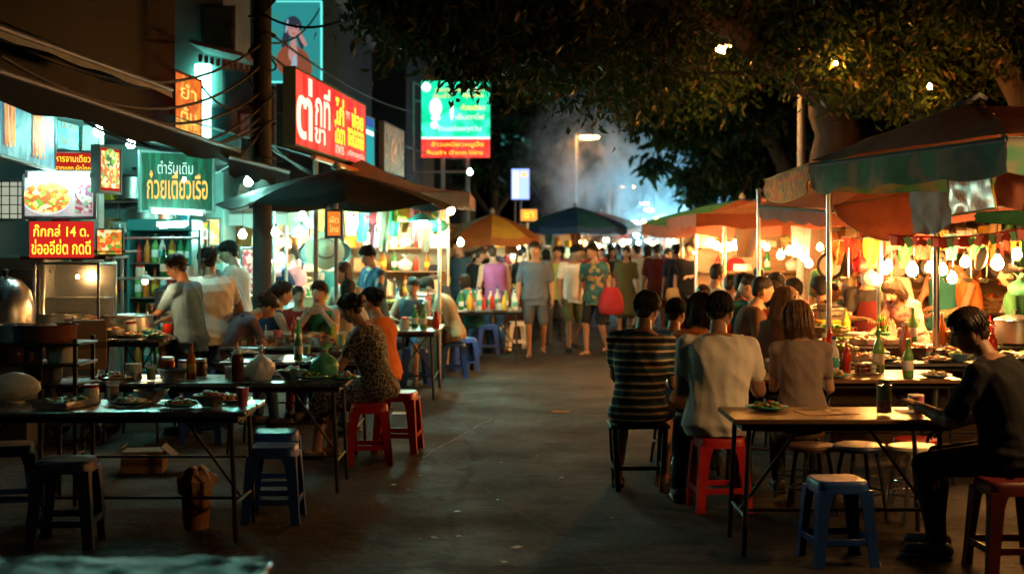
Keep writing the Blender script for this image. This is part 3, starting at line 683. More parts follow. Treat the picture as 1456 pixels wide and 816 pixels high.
def b_basket(food):
    def f(o):
        mb = MB(); mb.lathe([(.001, 0), (.1, 0), (.14, .1), (.145, .11), (.135, .11), (.095, .012), (.001, .012)], n=24)
        for z, r in ((.03, .113), (.06, .126), (.09, .139)): mb.tube([(math.cos(t) * r, math.sin(t) * r, z) for t in [2 * math.pi * j / 24 for j in range(25)]], .006, 5)
        mb.build('basket_weave', C_['wicker'], o); mb = MB(); heap(mb, .12, .085, 34, .026); mb.build('food', food, o, ang=80)
    return f
def b_veg(o):
    mb = MB()
    for _ in range(34):
        a, q = U(0, 6.28), U(0, .05); l = U(.16, .24); d = V((U(-.25, .25), U(-.25, .25), 1)).normalized()
        p = V((math.cos(a) * q, math.sin(a) * q, .02)); mb.tube([p, p + d * l * .6, p + d * l], [.006, .008, .003], 5)
    mb.build('leafy_stalks', C_['food_greens'], o, ang=80); MB().lathe([(.06, 0), (.075, .08), (.07, .085), (.001, .06)], n=16).build('tub', C_['plastic_green'], o)
def b_roll(o):
    MB().lathe([(.018, 0), (.055, 0), (.055, .1), (.018, .1), (.018, 0)], n=20).build('paper_roll', C_['paper'], o); MB().lathe([(.017, .001), (.0178, .001), (.0178, .099), (.017, .099)], n=14).build('core', C_['cardboard'], o)

def kinds():
    c = C_
    return {
     'red sauce bottle': ('sauce_bottle', 'bottle', b_squeeze(c['sauce_red'], c['plastic_red'])), 'yellow sauce bottle': ('sauce_bottle', 'bottle', b_squeeze(c['plastic_yellow'], c['plastic_yellow'])),
     'brown sauce bottle': ('sauce_bottle', 'bottle', b_squeeze(c['sauce_brown'], c['plastic_white'])), 'green glass bottle': ('glass_bottle', 'bottle', b_bottle(c['glass_green'], c['plastic_white'], c['paper'])),
     'amber glass bottle': ('glass_bottle', 'bottle', b_bottle(c['glass_amber'], c['plastic_red'], c['plastic_yellow'])), 'clear water bottle': ('water_bottle', 'bottle', b_bottle(c['bag_plastic'], c['plastic_blue'], c['plastic_teal'])),
     'green drink bottle': ('drink_bottle', 'bottle', b_bottle(c['liquid_green'], c['plastic_green'], c['paper'])), 'orange drink bottle': ('drink_bottle', 'bottle', b_bottle(c['plastic_orange'], c['plastic_white'])),
     'white jar': ('spice_jar', 'jar', b_jar(c['ceramic'], c['plastic_red'])), 'dark jar': ('spice_jar', 'jar', b_jar(c['sauce_brown'], c['steel'])), 'red chilli jar': ('spice_jar', 'jar', b_jar(c['sauce_red'], c['steel'])),
     'bowl of noodles': ('noodle_bowl', 'bowl', b_bowl(c['ceramic'], c['food_noodles'])), 'bowl of green salad': ('salad_bowl', 'bowl', b_bowl(c['ceramic_blue'], c['food_greens'])), 'steel bowl of red curry': ('curry_bowl', 'bowl', b_bowl(c['steel'], c['food_red'], .11)),
     'empty steel bowl': ('steel_bowl', 'bowl', b_bowl(c['steel'], None, .1)), 'plate of fried meat': ('food_plate', 'plate', b_plate(c['ceramic'], c['food_meat'])), 'plate of leafy greens': ('food_plate', 'plate', b_plate(c['plastic_teal'], c['food_greens'])),
     'plate of white rice': ('food_plate', 'plate', b_plate(c['ceramic_blue'], c['food_white'])), 'plate of red prawns': ('food_plate', 'plate', b_plate(c['ceramic'], c['food_red'])), 'tray of skewered meat': ('food_tray', 'tray', b_tray(c['steel'], c['food_meat'])),
     'tray of red chillies': ('food_tray', 'tray', b_tray(c['steel'], c['food_red'])), 'tray of green vegetables': ('food_tray', 'tray', b_tray(c['steel'], c['food_greens'])), 'tray of fried noodles': ('food_tray', 'tray', b_tray(c['steel'], c['food_noodles'])),
     'tumbler of green drink': ('drink_cup', 'cup', b_cup(c['glass'], c['liquid_green'])), 'tumbler of iced tea': ('drink_cup', 'cup', b_cup(c['glass'], c['liquid_amber'])), 'tumbler of cola': ('drink_cup', 'cup', b_cup(c['glass'], c['liquid_dark'])), 'pink plastic cup': ('plastic_cup', 'cup', b_cup(c['plastic_pink'], c['liquid_amber'])),
     'condiment caddy': ('condiment_caddy', 'caddy', b_caddy), 'steel pot': ('cooking_pot', 'pot', b_pot(c['steel'])), 'black pot': ('cooking_pot', 'pot', b_pot(c['iron_black'], .15, .16)), 'open steel pot': ('cooking_pot', 'pot', b_pot(c['steel'], .19, .15, False)),
     'white carrier bag': ('plastic_bag', 'bag', b_bag(c['bag_plastic'])), 'red carrier bag': ('plastic_bag', 'bag', b_bag(c['bag_red'])), 'green carrier bag': ('plastic_bag', 'bag', b_bag(c['bag_green'])), 'white foam box': ('foam_box', 'box', b_box(c['foam'])),
     'brown carton': ('cardboard_box', 'box', b_box(c['cardboard'], (.26, .2, .16))), 'yellow plastic box': ('plastic_box', 'box', b_box(c['plastic_yellow'], (.24, .18, .14))), 'basket of fruit': ('fruit_basket', 'basket', b_basket(c['food_red'])), 'basket of greens': ('vegetable_basket', 'basket', b_basket(c['food_greens'])),
     'tub of green stalks': ('vegetable_tub', 'tub', b_veg), 'tissue roll': ('tissue_roll', 'tissue', b_roll)}
KD = None
def put(k, loc, rz=None, label=None, scale=1., group=None):
    global KD
    if KD is None: KD = kinds()
    nm, cat, bf = KD[k]
    return inst('put:' + k, bf, loc, U(0, 6.28) if rz is None else rz, label or k, cat, group, scale, name=nm)

USED = {}
def uniq(label, alts=()):
    for l in (label, *alts):
        if l.lower() not in USED: USED[l.lower()] = 1; return l
    return label
def short(k): return k
def clutter(surface, spots, ks, group, scale=(.9, 1.15)):
    """things standing on one surface: each is named by what stands next to it"""
    done = []
    for (x, y, z), k in zip(spots, ks):
        o = put(k, (x, y, z), None, None, U(*scale), group); done.append((o, k, V((x, y))))
    for o, k, p in done:
        near = sorted((q for q in done if q[0] is not o), key=lambda q: (q[2] - p).length)
        def rel(q):
            d = q[2] - p; return 'in front of' if d.y > abs(d.x) * 1.2 else 'behind' if -d.y > abs(d.x) * 1.2 else 'beside'
        alts = [f'{k} {rel(q)} the {q[1]} on {surface}' for q in near if q[1] != k]
        alts += [f'{k} between the {a[1]} and the {b[1]} on {surface}' for a, b in zip(near, near[1:]) if a[1] != b[1] and k not in (a[1], b[1])]
        alts = [a for a in alts if len(a.split()) <= 16] or [f'{k} on {surface}']
        o['label'] = uniq(alts[0], alts[1:])
def spots(x0, x1, y0, y1, z, n, md=.12, sk=0.):
    out = []; t = 0
    while len(out) < n and t < n * 60:
        t += 1; p = (U(x0, x1), U(y0, y1))
        if all((p[0] - q[0]) ** 2 + (p[1] - q[1]) ** 2 > md * md for q in out): out.append((p[0] + sk * (p[1] - y0), p[1], z))
    return out
def pick(n, pool):
    out = []
    while len(out) < n: l = list(pool); random.shuffle(l); out += l
    return out[:n]

# --- lamps
def b_bulb(glow, r=.045, cord=.35, shade=None):
    def f(o):
        MB().lathe([(.001, -r), (r * .55, -r * .86), (r * .95, -r * .35), (r, 0), (r * .85, r * .55), (r * .42, r * 1.15), (r * .36, r * 1.4), (.001, r * 1.41)], n=10).build('bulb_glass', glow, o)
        MB().lathe([(.001, r * 1.4), (r * .42, r * 1.4), (r * .42, r * 2.2), (.006, r * 2.5), (.001, r * 2.5)], n=10).build('socket', C_['iron_black'], o)
        MB().tube([(0, 0, r * 2.4), (.004, .003, r * 2.4 + cord * .5), (0, 0, r * 2.4 + cord)], .003, 5).build('cord', C_['iron_black'], o)
        if shade: MB().lathe([(r * .5, r * 2.3), (r * 1.2, r * 2.2), (r * 3.4, r * .6), (r * 3.5, r * .5), (r * 3.3, r * .65), (r * 1.1, r * 2.05), (r * .5, r * 2.1)], n=24).build('lamp_shade', shade, o)
    return f
def bulb(kind_, p, label, group=None, scale=1.):
    g = {'amber': 'bulb_amber', 'farcool': 'bulb_far_cool', 'farwarm': 'bulb_far_warm', 'white': 'bulb_white', 'cool': 'bulb_cool', 'warm': 'bulb_warm', 'soft': 'bulb_soft', 'coolshade': 'bulb_cool', 'warmshade': 'bulb_soft'}[kind_]
    return inst('bulb:' + kind_, b_bulb(C_[g], shade=C_['plastic_teal'] if kind_ == 'coolshade' else C_['plastic_white'] if kind_ == 'warmshade' else None), p, 0, label, 'light bulb', group, scale, name='hanging_bulb')
def tube_lamp(label, a, b, r=.016, group=None):
    a, b = V(a), V(b); o = thing('tube_lamp', label, 'tube lamp', (a + b) / 2, 0, group); h = (b - a) / 2; d = h.normalized()
    MB().cyl(-h + d * .03, h - d * .03, r, n=8).build('glow_tube', C_['tube_cool'], o)
    mb = MB()
    for s in (-1, 1): mb.cyl(s * (h - d * .029), s * h, r * 1.2, n=8)
    mb.build('end_cap', C_['plastic_white'], o); l = MB(); l.tube([-h + V((0, .0, r * 2)), h + V((0, .0, r * 2))], r * .8, 6); l.build('batten', C_['plastic_white'], o); return o
def street_lamp(label, px, py, Y, base_px, r=.2, z0=0., glow='street_glow'):
    h = at(px, py, Y); bx = X(base_px, Y); o = thing('street_lamp', label, 'street lamp', (bx, Y, 0), 0, 'orange street lamps')
    z = h.z; dx = h.x - bx
    MB().tube([(0, 0, z0), (0, 0, z * .6), (0, 0, z + .1)], [.08, .065, .05], 10).build('pole', C_['pole_grey'], o)
    MB().tube([(0, 0, z + .05), (dx * .4, 0, z + .22), (dx, 0, z + .1)], .035, 8).build('arm', C_['pole_grey'], o)
    MB().ell((dx, 0, z + .09), (r * 1.5, r * .8, .07), 14, 8).build('lamp_head', C_['lamp_metal'], o)
    MB().ell((dx, 0, z + .015), (r * 1.15, r * .6, .06), 14, 8).build('lamp_glass', C_[glow], o); return o

# --- umbrellas and canopies
def umbrella(label, c, r, zr, za, mats, n=8, valance=.14, sq=False, group=None, pole=C_, name='market_umbrella', rz=0., sag=.05, base=True, bent=.4):
    o = thing(name, label, 'umbrella', (c[0], c[1], 0), rz, group); h = za - zr; sub = 4; ns = n * sub
    mats = mats if isinstance(mats, (list, tuple)) else [mats]
    def rim(j):
        a = 2 * math.pi * j / ns; k = (j % sub) / sub; rr = r * math.cos(math.pi / n) / math.cos((a % (2 * math.pi / n)) - math.pi / n)
        return a, rr, math.sin(math.pi * k)
    mb = MB(); rg = []
    for i in range(7):
        t = i / 6; l = []
        for j in range(ns):
            a, rr, k = rim(j); z = zr + h * (1 - t) ** (1 + bent * .0) + h * bent * t * (1 - t) - sag * k * t * t
            l.append(V((math.cos(a) * rr * max(t, .02), math.sin(a) * rr * max(t, .02), z)))
        rg.append(l)
    mb.rings(rg, caps=False)
    for q, f in enumerate(mb.f): mb.m[q] = ((f[0] % ns) // sub) % len(mats)
    mb.build('canopy', mats, o, ang=25)
    if valance > 0:
        vb = MB(); g = [rg[-1], [p * 1.004 + V((0, 0, -valance - .02 * math.sin(j * 1.9))) for j, p in enumerate(rg[-1])]]; vb.rings(g, caps=False); vb.build('valance', mats[-1], o, ang=25)
    MB().tube([(0, 0, .05), (0, 0, za + .06)], .02, 10).build('pole', C_['pole_grey'], o)
    MB().lathe([(.001, za + .1), (.03, za + .07), (.05, za + .02), (.02, za + .01)], n=12).build('finial', C_['pole_grey'], o)
    for j in range(n):
        a = 2 * math.pi * j / n; d = V((math.cos(a), math.sin(a), 0))
        MB().tube([V((0, 0, za - .02)), d * r * .5 + V((0, 0, zr + h * .5 + h * bent * .25 - .02)), d * r * .99 + V((0, 0, zr - .01))], .007, 5).build('rib', C_['iron_grey'], o)
    if base: MB().lathe([(.001, 0), (.2, 0), (.2, .05), (.05, .09), (.001, .09)], n=20).build('base', C_['concrete'], o)
    return o

# --- signs
def sign(label, c, w, h, rz, panel, frame=None, name='shop_sign', cat='sign', depth=.06, group=None):
    o = thing(name, label, cat, c, rz, group); MB().box((0, 0, 0), (w, depth, h), .004).build('panel', panel, o)
    f = MB(); t = .025
    for s in (-1, 1): f.box((s * (w / 2 + t / 2), 0, 0), (t, depth + .02, h + 2 * t), .004); f.box((0, 0, s * (h / 2 + t / 2)), (w, depth + .018, t), .004)
    f.build('frame', frame or C_['iron_grey'], o); return o
def line_sign(label, pa, Ya, pb, Yb, h, panel, frame=None, **kw):
    """pa, pb: photo points of the bottom left and bottom right corners at their distances"""
    a, b = at(*pa, Ya), at(*pb, Yb); z = (a.z + b.z) / 2; d = b - a; w = math.hypot(d.x, d.y)
    return sign(label, ((a.x + b.x) / 2, (a.y + b.y) / 2, z + h / 2), w, h, math.atan2(d.y, d.x), panel, frame, **kw), w
# ------------------------------------------------------------------ setting
def ground_mat():
    m = bpy.data.materials.new('asphalt'); m.use_nodes = True; nt = m.node_tree; N = nt.nodes; L = nt.links; b = N['Principled BSDF']
    tc = N.new('ShaderNodeTexCoord')
    def nz(scale, det=6, ro=.6, st=(1, 1, 1)):
        mp = N.new('ShaderNodeMapping'); mp.inputs['Scale'].default_value = st; L.new(tc.outputs['Object'], mp.inputs[0])
        n = N.new('ShaderNodeTexNoise'); n.inputs['Scale'].default_value = scale; n.inputs['Detail'].default_value = det; n.inputs['Roughness'].default_value = ro; L.new(mp.outputs[0], n.inputs['Vector']); return n.outputs['Fac']
    def ramp(f, p0, c0, p1, c1):
        r = N.new('ShaderNodeValToRGB'); e = r.color_ramp.elements; e[0].position = p0; e[1].position = p1; e[0].color = (*c0, 1); e[1].color = (*c1, 1); L.new(f, r.inputs[0]); return r.outputs[0]
    def mix(t, f, a, c):
        x = N.new('ShaderNodeMix'); x.data_type = 'RGBA'; x.blend_type = t
        if isinstance(f, float): x.inputs[0].default_value = f
        else: L.new(f, x.inputs[0])
        L.new(a, x.inputs[6]); L.new(c, x.inputs[7]); return x.outputs[2]
    base = ramp(nz(.55, 7, .7, (1, .6, 1)), .32, (.015, .0118, .009), .66, (.054, .041, .029))
    grit = ramp(nz(70, 3, .8), .35, (.5, .5, .5), .7, (1.35, 1.33, 1.3))
    c = mix('MULTIPLY', 1., base, grit); c = mix('MULTIPLY', .9, c, ramp(nz(19, 4, .75), .38, (.62, .61, .6), .62, (1.4, 1.38, 1.35)))
    stain = ramp(nz(1.7, 4, .6), .57, (1, 1, 1), .66, (.42, .40, .38)); c = mix('MULTIPLY', .8, c, stain)
    v = N.new('ShaderNodeTexVoronoi'); v.feature = 'DISTANCE_TO_EDGE'; v.inputs['Scale'].default_value = .23
    mp = N.new('ShaderNodeMapping'); L.new(tc.outputs['Object'], mp.inputs[0]); dn = N.new('ShaderNodeTexNoise'); dn.inputs['Scale'].default_value = 1.3; dn.inputs['Detail'].default_value = 6; L.new(mp.outputs[0], dn.inputs['Vector'])
    va = N.new('ShaderNodeVectorMath'); va.operation = 'MULTIPLY_ADD'; va.inputs[1].default_value = (.5, .5, .5); L.new(dn.outputs['Color'], va.inputs[0]); L.new(mp.outputs[0], va.inputs[2]); L.new(va.outputs[0], v.inputs['Vector'])
    crack = ramp(v.outputs['Distance'], .003, (.25, .24, .23), .009, (1, 1, 1)); c = mix('MULTIPLY', .9, c, crack)
    L.new(c, b.inputs['Base Color'])
    rr = ramp(nz(1.1, 5, .6), .35, (.66, .66, .66), .65, (.92, .92, .92)); L.new(rr, b.inputs['Roughness']); b.inputs['Specular IOR Level'].default_value = .22
    bu = N.new('ShaderNodeBump'); bu.inputs['Strength'].default_value = .55; bu.inputs['Distance'].default_value = .012; L.new(nz(55, 5, .75), bu.inputs['Height'])
    b2 = N.new('ShaderNodeBump'); b2.inputs['Strength'].default_value = .6; b2.inputs['Distance'].default_value = .05; L.new(nz(7, 6, .7), b2.inputs['Height']); L.new(bu.outputs[0], b2.inputs['Normal']); L.new(b2.outputs[0], b.inputs['Normal'])
    return m

def cable(label, a, b, sag, r=.012, group='power cables'):
    a, b = V(a), V(b); o = MB()
    o.tube([a.lerp(b, t) - V((0, 0, sag * 4 * t * (1 - t))) for t in [i / 14 for i in range(15)]], r, 5); ob = o.build('power_cable', C_['rubber']); return tag(ob, label, 'cable', group)

def leaves(clusters, size):
    """clusters: (centre, radii, count); returns leaf quads hanging in clumps"""
    vs = []; 
    for c, rad, n in clusters:
        n = int(n * 1.6); ncl = max(4, n // 48); cc = np.random.normal(0, .48, (ncl, 3)) * np.array(rad) + np.array(c)
        idx = np.random.randint(0, ncl, n); p = cc[idx] + np.random.normal(0, .17, (n, 3)) * np.array([1, 1, .8]) * (max(rad) ** .35)
        d = np.random.normal(0, 1, (n, 3)) * np.array([.75, .75, .45]) + np.array([0, 0, -.75]); d /= np.linalg.norm(d, axis=1)[:, None]
        s = np.cross(d, np.random.normal(0, 1, (n, 3))); s /= np.linalg.norm(s, axis=1)[:, None]; u = np.cross(d, s)
        l = size * np.random.uniform(.6, 1.35, (n, 1)); w = l * np.random.uniform(.14, .22, (n, 1))
        q = np.stack([p, p + d * l * .45 + s * w + u * w * .4, p + d * l, p + d * l * .45 - s * w + u * w * .4], 1); vs.append(q.reshape(-1, 3))
    return np.concatenate(vs)
def quads_mesh(name, vs, mats):
    n = len(vs) // 4; me = bpy.data.meshes.new(name); me.vertices.add(len(vs)); me.vertices.foreach_set('co', vs.astype(np.float32).ravel())
    tri = np.array([[0, 1, 2], [0, 2, 3]]); f = (np.arange(n)[:, None, None] * 4 + tri[None]).reshape(-1, 3)
    me.loops.add(f.size); me.loops.foreach_set('vertex_index', f.ravel().astype(np.int32)); me.polygons.add(len(f)); me.polygons.foreach_set('loop_start', np.arange(0, f.size, 3, dtype=np.int32))
    for m in mats: me.materials.append(m)
    mi = np.repeat(np.random.choice(len(mats), n, p=[.5, .35, .15][:len(mats)] if len(mats) == 3 else None), 2); me.polygons.foreach_set('material_index', mi.astype(np.int32)); me.update(calc_edges=True); return me
def tree(label, base, limbs, clusters, size=.17, group='trees over the market', kindname='tree'):
    o = thing('tree', label, 'tree', base, 0, group); b = V(base); mb = MB()
    for pts, rs in limbs:
        P = [V(p) - b for p in pts]; Q = []; RR = []
        for i in range(len(P) - 1):
            for t in (0, .33, .66):
                Q.append(P[i].lerp(P[i + 1], t) + V((U(-1, 1), U(-1, 1), U(-.5, .5))) * .05 * (0 if i == 0 and t == 0 else 1)); RR.append((rs[i] + (rs[i + 1] - rs[i]) * t) * U(.93, 1.07))
        Q.append(P[-1]); RR.append(rs[-1]); mb.tube(Q, RR, 10)
    for c, rad, n in clusters:       # twigs reaching into every clump
        c = V(c) - b; st = min((V(p) - b for pts, rs in limbs for p in pts[1:]), key=lambda p: (p - c).length)
        for _ in range(4): e = c + V((U(-1, 1) * rad[0], U(-1, 1) * rad[1], U(-1, 1) * rad[2])) * .7; mb.tube([st, st.lerp(e, .5) + V((U(-.2, .2), U(-.2, .2), U(0, .25))), e], [.045, .028, .01], 6)
    mb.build('trunk', C_['bark'], o, ang=80)
    vs = leaves(clusters, size) - np.array(base)
    cr = bpy.data.objects.new('crown', quads_mesh('crown', vs, [C_['leaf_a'], C_['leaf_b'], C_['leaf_c']])); COL.objects.link(cr); cr.parent = o
    return o

def setting():
    MB().add([(-70, -12, 0), (90, -12, 0), (90, 220, 0), (-70, 220, 0)], [(0, 1, 2, 3)]).build('road', ground_mat())
    kind(bpy.data.objects['road'], 'structure')
    M('bark', (.04, .026, .018), .9, var=.4, vs=6, bump=.9, bs=14, stretch=(1, 1, .25))
    M('leaf_a', (.018, .040, .012), .6, var=.3, vs=2, transl=.25, spec=.12); M('leaf_b', (.032, .055, .015), .6, var=.3, vs=2, transl=.25, spec=.12); M('leaf_c', (.085, .065, .018), .45, var=.3, vs=2, transl=.3)
    # --- left buildings
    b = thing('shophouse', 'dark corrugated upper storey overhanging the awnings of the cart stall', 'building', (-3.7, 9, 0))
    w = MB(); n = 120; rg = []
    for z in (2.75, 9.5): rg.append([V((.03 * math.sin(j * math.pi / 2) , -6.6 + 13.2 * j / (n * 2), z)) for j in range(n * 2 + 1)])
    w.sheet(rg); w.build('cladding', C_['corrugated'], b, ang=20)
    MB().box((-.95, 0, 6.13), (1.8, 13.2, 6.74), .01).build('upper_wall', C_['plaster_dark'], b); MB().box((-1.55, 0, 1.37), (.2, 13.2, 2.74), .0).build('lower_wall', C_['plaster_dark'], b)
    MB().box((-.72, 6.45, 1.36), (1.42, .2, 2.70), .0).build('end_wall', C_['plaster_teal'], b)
    for y in (-4.5, -.6, 3.3): MB().box((-.1, y + .6, 1.37), (.16, .16, 2.74), .01).build('column', C_['concrete'], b)
    g = thing('lit_house', 'narrow house with glowing cyan entrance strip and scalloped canopy', 'building', (-4.9, 18.4, 0))
    MB().box((0, 0, 4.5), (2.7, 1.8, 9.), .01).build('wall', C_['plaster_teal'], g)
    x0 = X(288, 17.4) + 4.9; MB().box((x0, -.96, 3.2), (.19, .1, 1.35), .01).build('light_column', ME('cyan_column', (.25, 1., .78), 9), g)
    mb = MB(); mb.box((X(322, 17.2) + 4.9, -1.35, Z(78, 17.2)), (.66, .9, .05), .01, Matrix.Rotation(.25, 3, 'Y'))
    for j in range(9): mb.box((X(296, 17) + 4.9 + j * .068, -1.82, Z(86, 17) - j * .016 - .03), (.05, .02, .09), .01)
    mb.build('canopy', C_['plaster_teal'], g)
    for (px, py) in ((310, 40), (340, 130), (318, 180)):
        q = at(px, py, 17.45); f = MB().box((q.x + 4.9, -.915, q.z), (.42, .06, .55), .005).build('window', C_['iron_grey'], g); MB().box((q.x + 4.9, -.95, q.z), (.36, .03, .48), .003).build('pane', M('night_pane', (.04, .10, .11), .15), f)
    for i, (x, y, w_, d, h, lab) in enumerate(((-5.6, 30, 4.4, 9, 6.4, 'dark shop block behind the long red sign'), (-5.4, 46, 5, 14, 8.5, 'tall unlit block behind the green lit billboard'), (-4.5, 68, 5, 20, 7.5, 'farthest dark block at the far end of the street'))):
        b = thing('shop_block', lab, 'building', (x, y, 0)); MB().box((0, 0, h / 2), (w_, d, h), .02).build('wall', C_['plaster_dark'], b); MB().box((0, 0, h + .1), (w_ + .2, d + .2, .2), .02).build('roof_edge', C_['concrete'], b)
        for k in range(3):
            for zz in (3.6, 5.2):
                wx = (-w_ / 2 + .9 + k * 1.25); f = MB().box((wx, -d / 2 - .01, zz), (.8, .08, .9), .004).build('window', C_['iron_grey'], b); MB().box((wx, -d / 2 - .055, zz), (.7, .03, .8), .003).build('pane', C_['night_pane'], f)
    # lower row of the shop front under the red sign
    a = thing('shop_awning', 'long sloping awning with orange lit edge running below the red sign', 'awning', (0, 0, 0))
    p0, p1 = V((-2.12, 15.2, 2.6)), V((-1.32, 28.5, 2.6)); rg = []
    for t in range(16):
        q = p0.lerp(p1, t / 15); rg.append([q + V((-1.9 * s, .1 * s, .55 * s + .015 * math.sin(t * 3.1 + s))) for s in (1, .66, .33, 0)])
    mb = MB(); mb.sheet(rg); mb.build('roof_sheet', C_['corrugated'], a, ang=80); MB().tube([p0, p1], .03, 8).build('edge_rail', M('edge_orange_lit', (.62, .20, .06), .6, var=.2), a)  # orange lamp light on the awning edge is painted into the rail colour
    for t in (0.02, .35, .68, .98): q = p0.lerp(p1, t); MB().cyl((q.x - .03, q.y, 0), (q.x - .03, q.y, 2.58), .028, n=8).build('post', C_['pole_grey'], a)
    # awnings of the cart stall
    def awn(lab, pts, m, val=0., name='awning', cat='awning', t=.02):
        o = thing(name, lab, cat, (0, 0, 0)); mb = MB(); a0, a1, b1, b0 = [V(p) for p in pts]; rg = []
        for i in range(13):
            u = i / 12; p, q = a0.lerp(a1, u), b0.lerp(b1, u); rg.append([p.lerp(q, s) - V((0, 0, .10 * math.sin(math.pi * s) * (1 + .3 * math.sin(u * 9)))) for s in [k / 6 for k in range(7)]])
        mb.sheet(rg); mb.build('canvas', m, o, ang=70)
        if val: vb = MB(); vb.sheet([[r[0], r[0] + V((.015, 0, -val * (.85 + .15 * math.sin(k * 1.7))))] for k, r in enumerate(rg)]); vb.build('valance', m, o, ang=70)
        MB().tube([a0, a1], .022, 8).build('front_bar', C_['iron_grey'], o)
        for p, q in ((a0, b0), (a1, b1), (a0.lerp(a1, .5), b0.lerp(b1, .5))): MB().tube([p, q], .014, 6).build('arm', C_['iron_grey'], o)
        return o
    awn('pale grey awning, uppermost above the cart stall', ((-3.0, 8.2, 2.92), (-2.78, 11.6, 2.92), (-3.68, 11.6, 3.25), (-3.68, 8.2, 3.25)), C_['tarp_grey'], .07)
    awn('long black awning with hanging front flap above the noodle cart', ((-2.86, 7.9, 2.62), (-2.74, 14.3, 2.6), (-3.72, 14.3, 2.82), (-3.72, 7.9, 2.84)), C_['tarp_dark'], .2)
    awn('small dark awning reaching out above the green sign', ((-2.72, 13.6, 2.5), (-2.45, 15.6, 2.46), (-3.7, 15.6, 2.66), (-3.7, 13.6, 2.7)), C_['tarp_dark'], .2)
    # poles
    def pole(lab, px, Y, r, h, m, name='utility_pole', arms=True):
        o = thing(name, lab, 'pole', (X(px, Y), Y, 0)); MB().tube([(0, 0, 0), (0, 0, h * .5), (0, 0, h)], [r, r * .93, r * .8], 14).build('post', m, o)
        if arms:
            for z in (5.3, 4.5): MB().box((0, -r - .04, z), (1.3, .08, .1), .01).build('crossarm', C_['wood_dark'], o)
            mb = MB(); [mb.lathe([(.001, 0), (.03, 0), (.045, .04), (.03, .08), (.001, .09)], (x, -r - .04, 5.35), 10) for x in (-.55, -.2, .2, .55)]; mb.build('insulator', C_['ceramic'], o)
            mb = MB()
            mb.tube([(math.cos(t) * (r + .03 + .02 * math.sin(t * 2)), math.sin(t) * (r + .03), 2.3 + t * .05 + .05 * math.sin(t * 1.7)) for t in [j * .45 for j in range(100)]], .012, 5)
            mb.build('cable_coil', C_['rubber'], o)
        return o
    pole('dark utility pole wrapped in cables beside the portrait billboard', 373, 15., .105, 7.5, C_['pole_dark'])
    pole('thin pale pole behind the leaning tree limb', 1104, 27., .07, 6.0, C_['pole_grey'], 'street_pole', False)
    P0 = at(373, 0, 15)
    wires = [((373, 62, 15), (0, 52, 9), .35), ((373, 92, 15), (0, 80, 9), .4), ((373, 150, 15), (120, 150, 11), .35), ((373, 165, 15), (120, 172, 11), .3), ((373, 178, 15), (180, 165, 12), .22), ((373, 130, 15), (100, 128, 11), .3),
             ((373, 60, 15), (455, 12, 24), .2), ((373, 40, 15), (640, 150, 45), .5), ((373, 70, 15), (700, 210, 45), .7), ((373, 20, 15), (560, -20, 13), .25), ((373, 195, 15), (590, 250, 28), .5), ((373, 205, 15), (660, 270, 35), .5), ((373, 185, 15), (210, 230, 13), .3), ((373, 140, 15), (285, 120, 17), .2)]
    nm = ['the pale awning', 'the dark awning', 'the cart stall roof', 'the cart stall gutter', 'the green sign bracket', 'the corrugated wall', 'the portrait billboard', 'the green billboard', 'the green billboard base', 'the tree crown', 'the small poster', 'the orange umbrella', 'the green sign lamp', 'the glowing house']
    for (a, b_, s), n_ in zip(wires, nm): cable(f'black cable sagging from the utility pole to {n_}', at(*a), at(*b_), s, .014)
    for i, (py0, py1) in enumerate(((88, 92), (96, 84), (80, 101))):
        cable(('upper', 'middle', 'lower')[i] + ' black cable crossing below the tree crown near the lamp', at(760, py0, 17), at(1250, py1, 17), .12, .014, 'cables under the tree')

    # --- trees
    A = (X(1185, 18), 18, 0); q = lambda px, py, Y: tuple(at(px, py, Y))
    tree('largest tree, thick forked trunk behind the green canopy', A,
         [([A, q(1183, 260, 18), q(1186, 160, 18), q(1182, 118, 18)], [.36, .31, .29, .28]), ([q(1186, 150, 18), q(1130, 95, 17.5), q(1040, 45, 16.5), q(900, -10, 15), q(760, -10, 13.5), q(640, 10, 12.5)], [.24, .17, .13, .10, .07, .04]), ([q(1184, 135, 18), q(1235, 60, 17.5), q(1320, 0, 17)], [.22, .17, .10]), ([q(1184, 140, 18), q(1190, 20, 18.5), q(1180, -80, 19)], [.22, .15, .1])],
         [(q(590, 0, 12.6), (.5, .6, .22), 1300), (q(640, 30, 12.4), (.6, .6, .28), 1700), (q(668, 92, 12.6), (.16, .2, .22), 240), (q(760, 45, 13.2), (.85, .8, .45), 2900), (q(880, 55, 14.5), (.9, .9, .6), 3000), (q(975, 105, 21), (1.0, .8, .6), 2600), (q(1010, 30, 21), (1.1, .9, .7), 2600), (q(1120, 40, 17), (1., 1., .6), 2600), (q(1210, 50, 16.5), (.9, .9, .6), 2600), (q(1300, 112, 15.6), (.62, .5, .3), 1500), (q(1330, 40, 16), (1., .9, .5), 2400), (q(1230, 130, 16.4), (.4, .5, .3), 500), (q(880, -60, 14), (1.4, 1.2, .5), 1200), (q(1100, -80, 16), (1.6, 1.4, .6), 1200)], .11)
    B = (X(1122, 26), 26, 0)
    tree('slim tree with a leaning bare limb behind the thin pole', B, [([B, q(1118, 240, 26), q(1085, 185, 26), q(1058, 150, 25.5), q(1030, 110, 25)], [.2, .16, .13, .1, .06]), ([q(1100, 205, 26), q(1110, 140, 26.5), q(1120, 90, 27)], [.12, .09, .05])],
         [(q(1010, 160, 26), (1.1, 1, .5), 2000), (q(1065, 235, 27), (.6, .8, .5), 1300), (q(950, 120, 26), (1.2, 1, .8), 2200), (q(1100, 110, 27), (1.2, 1., .8), 1800), (q(880, 100, 27), (1., 1., .4), 1400)], .21)
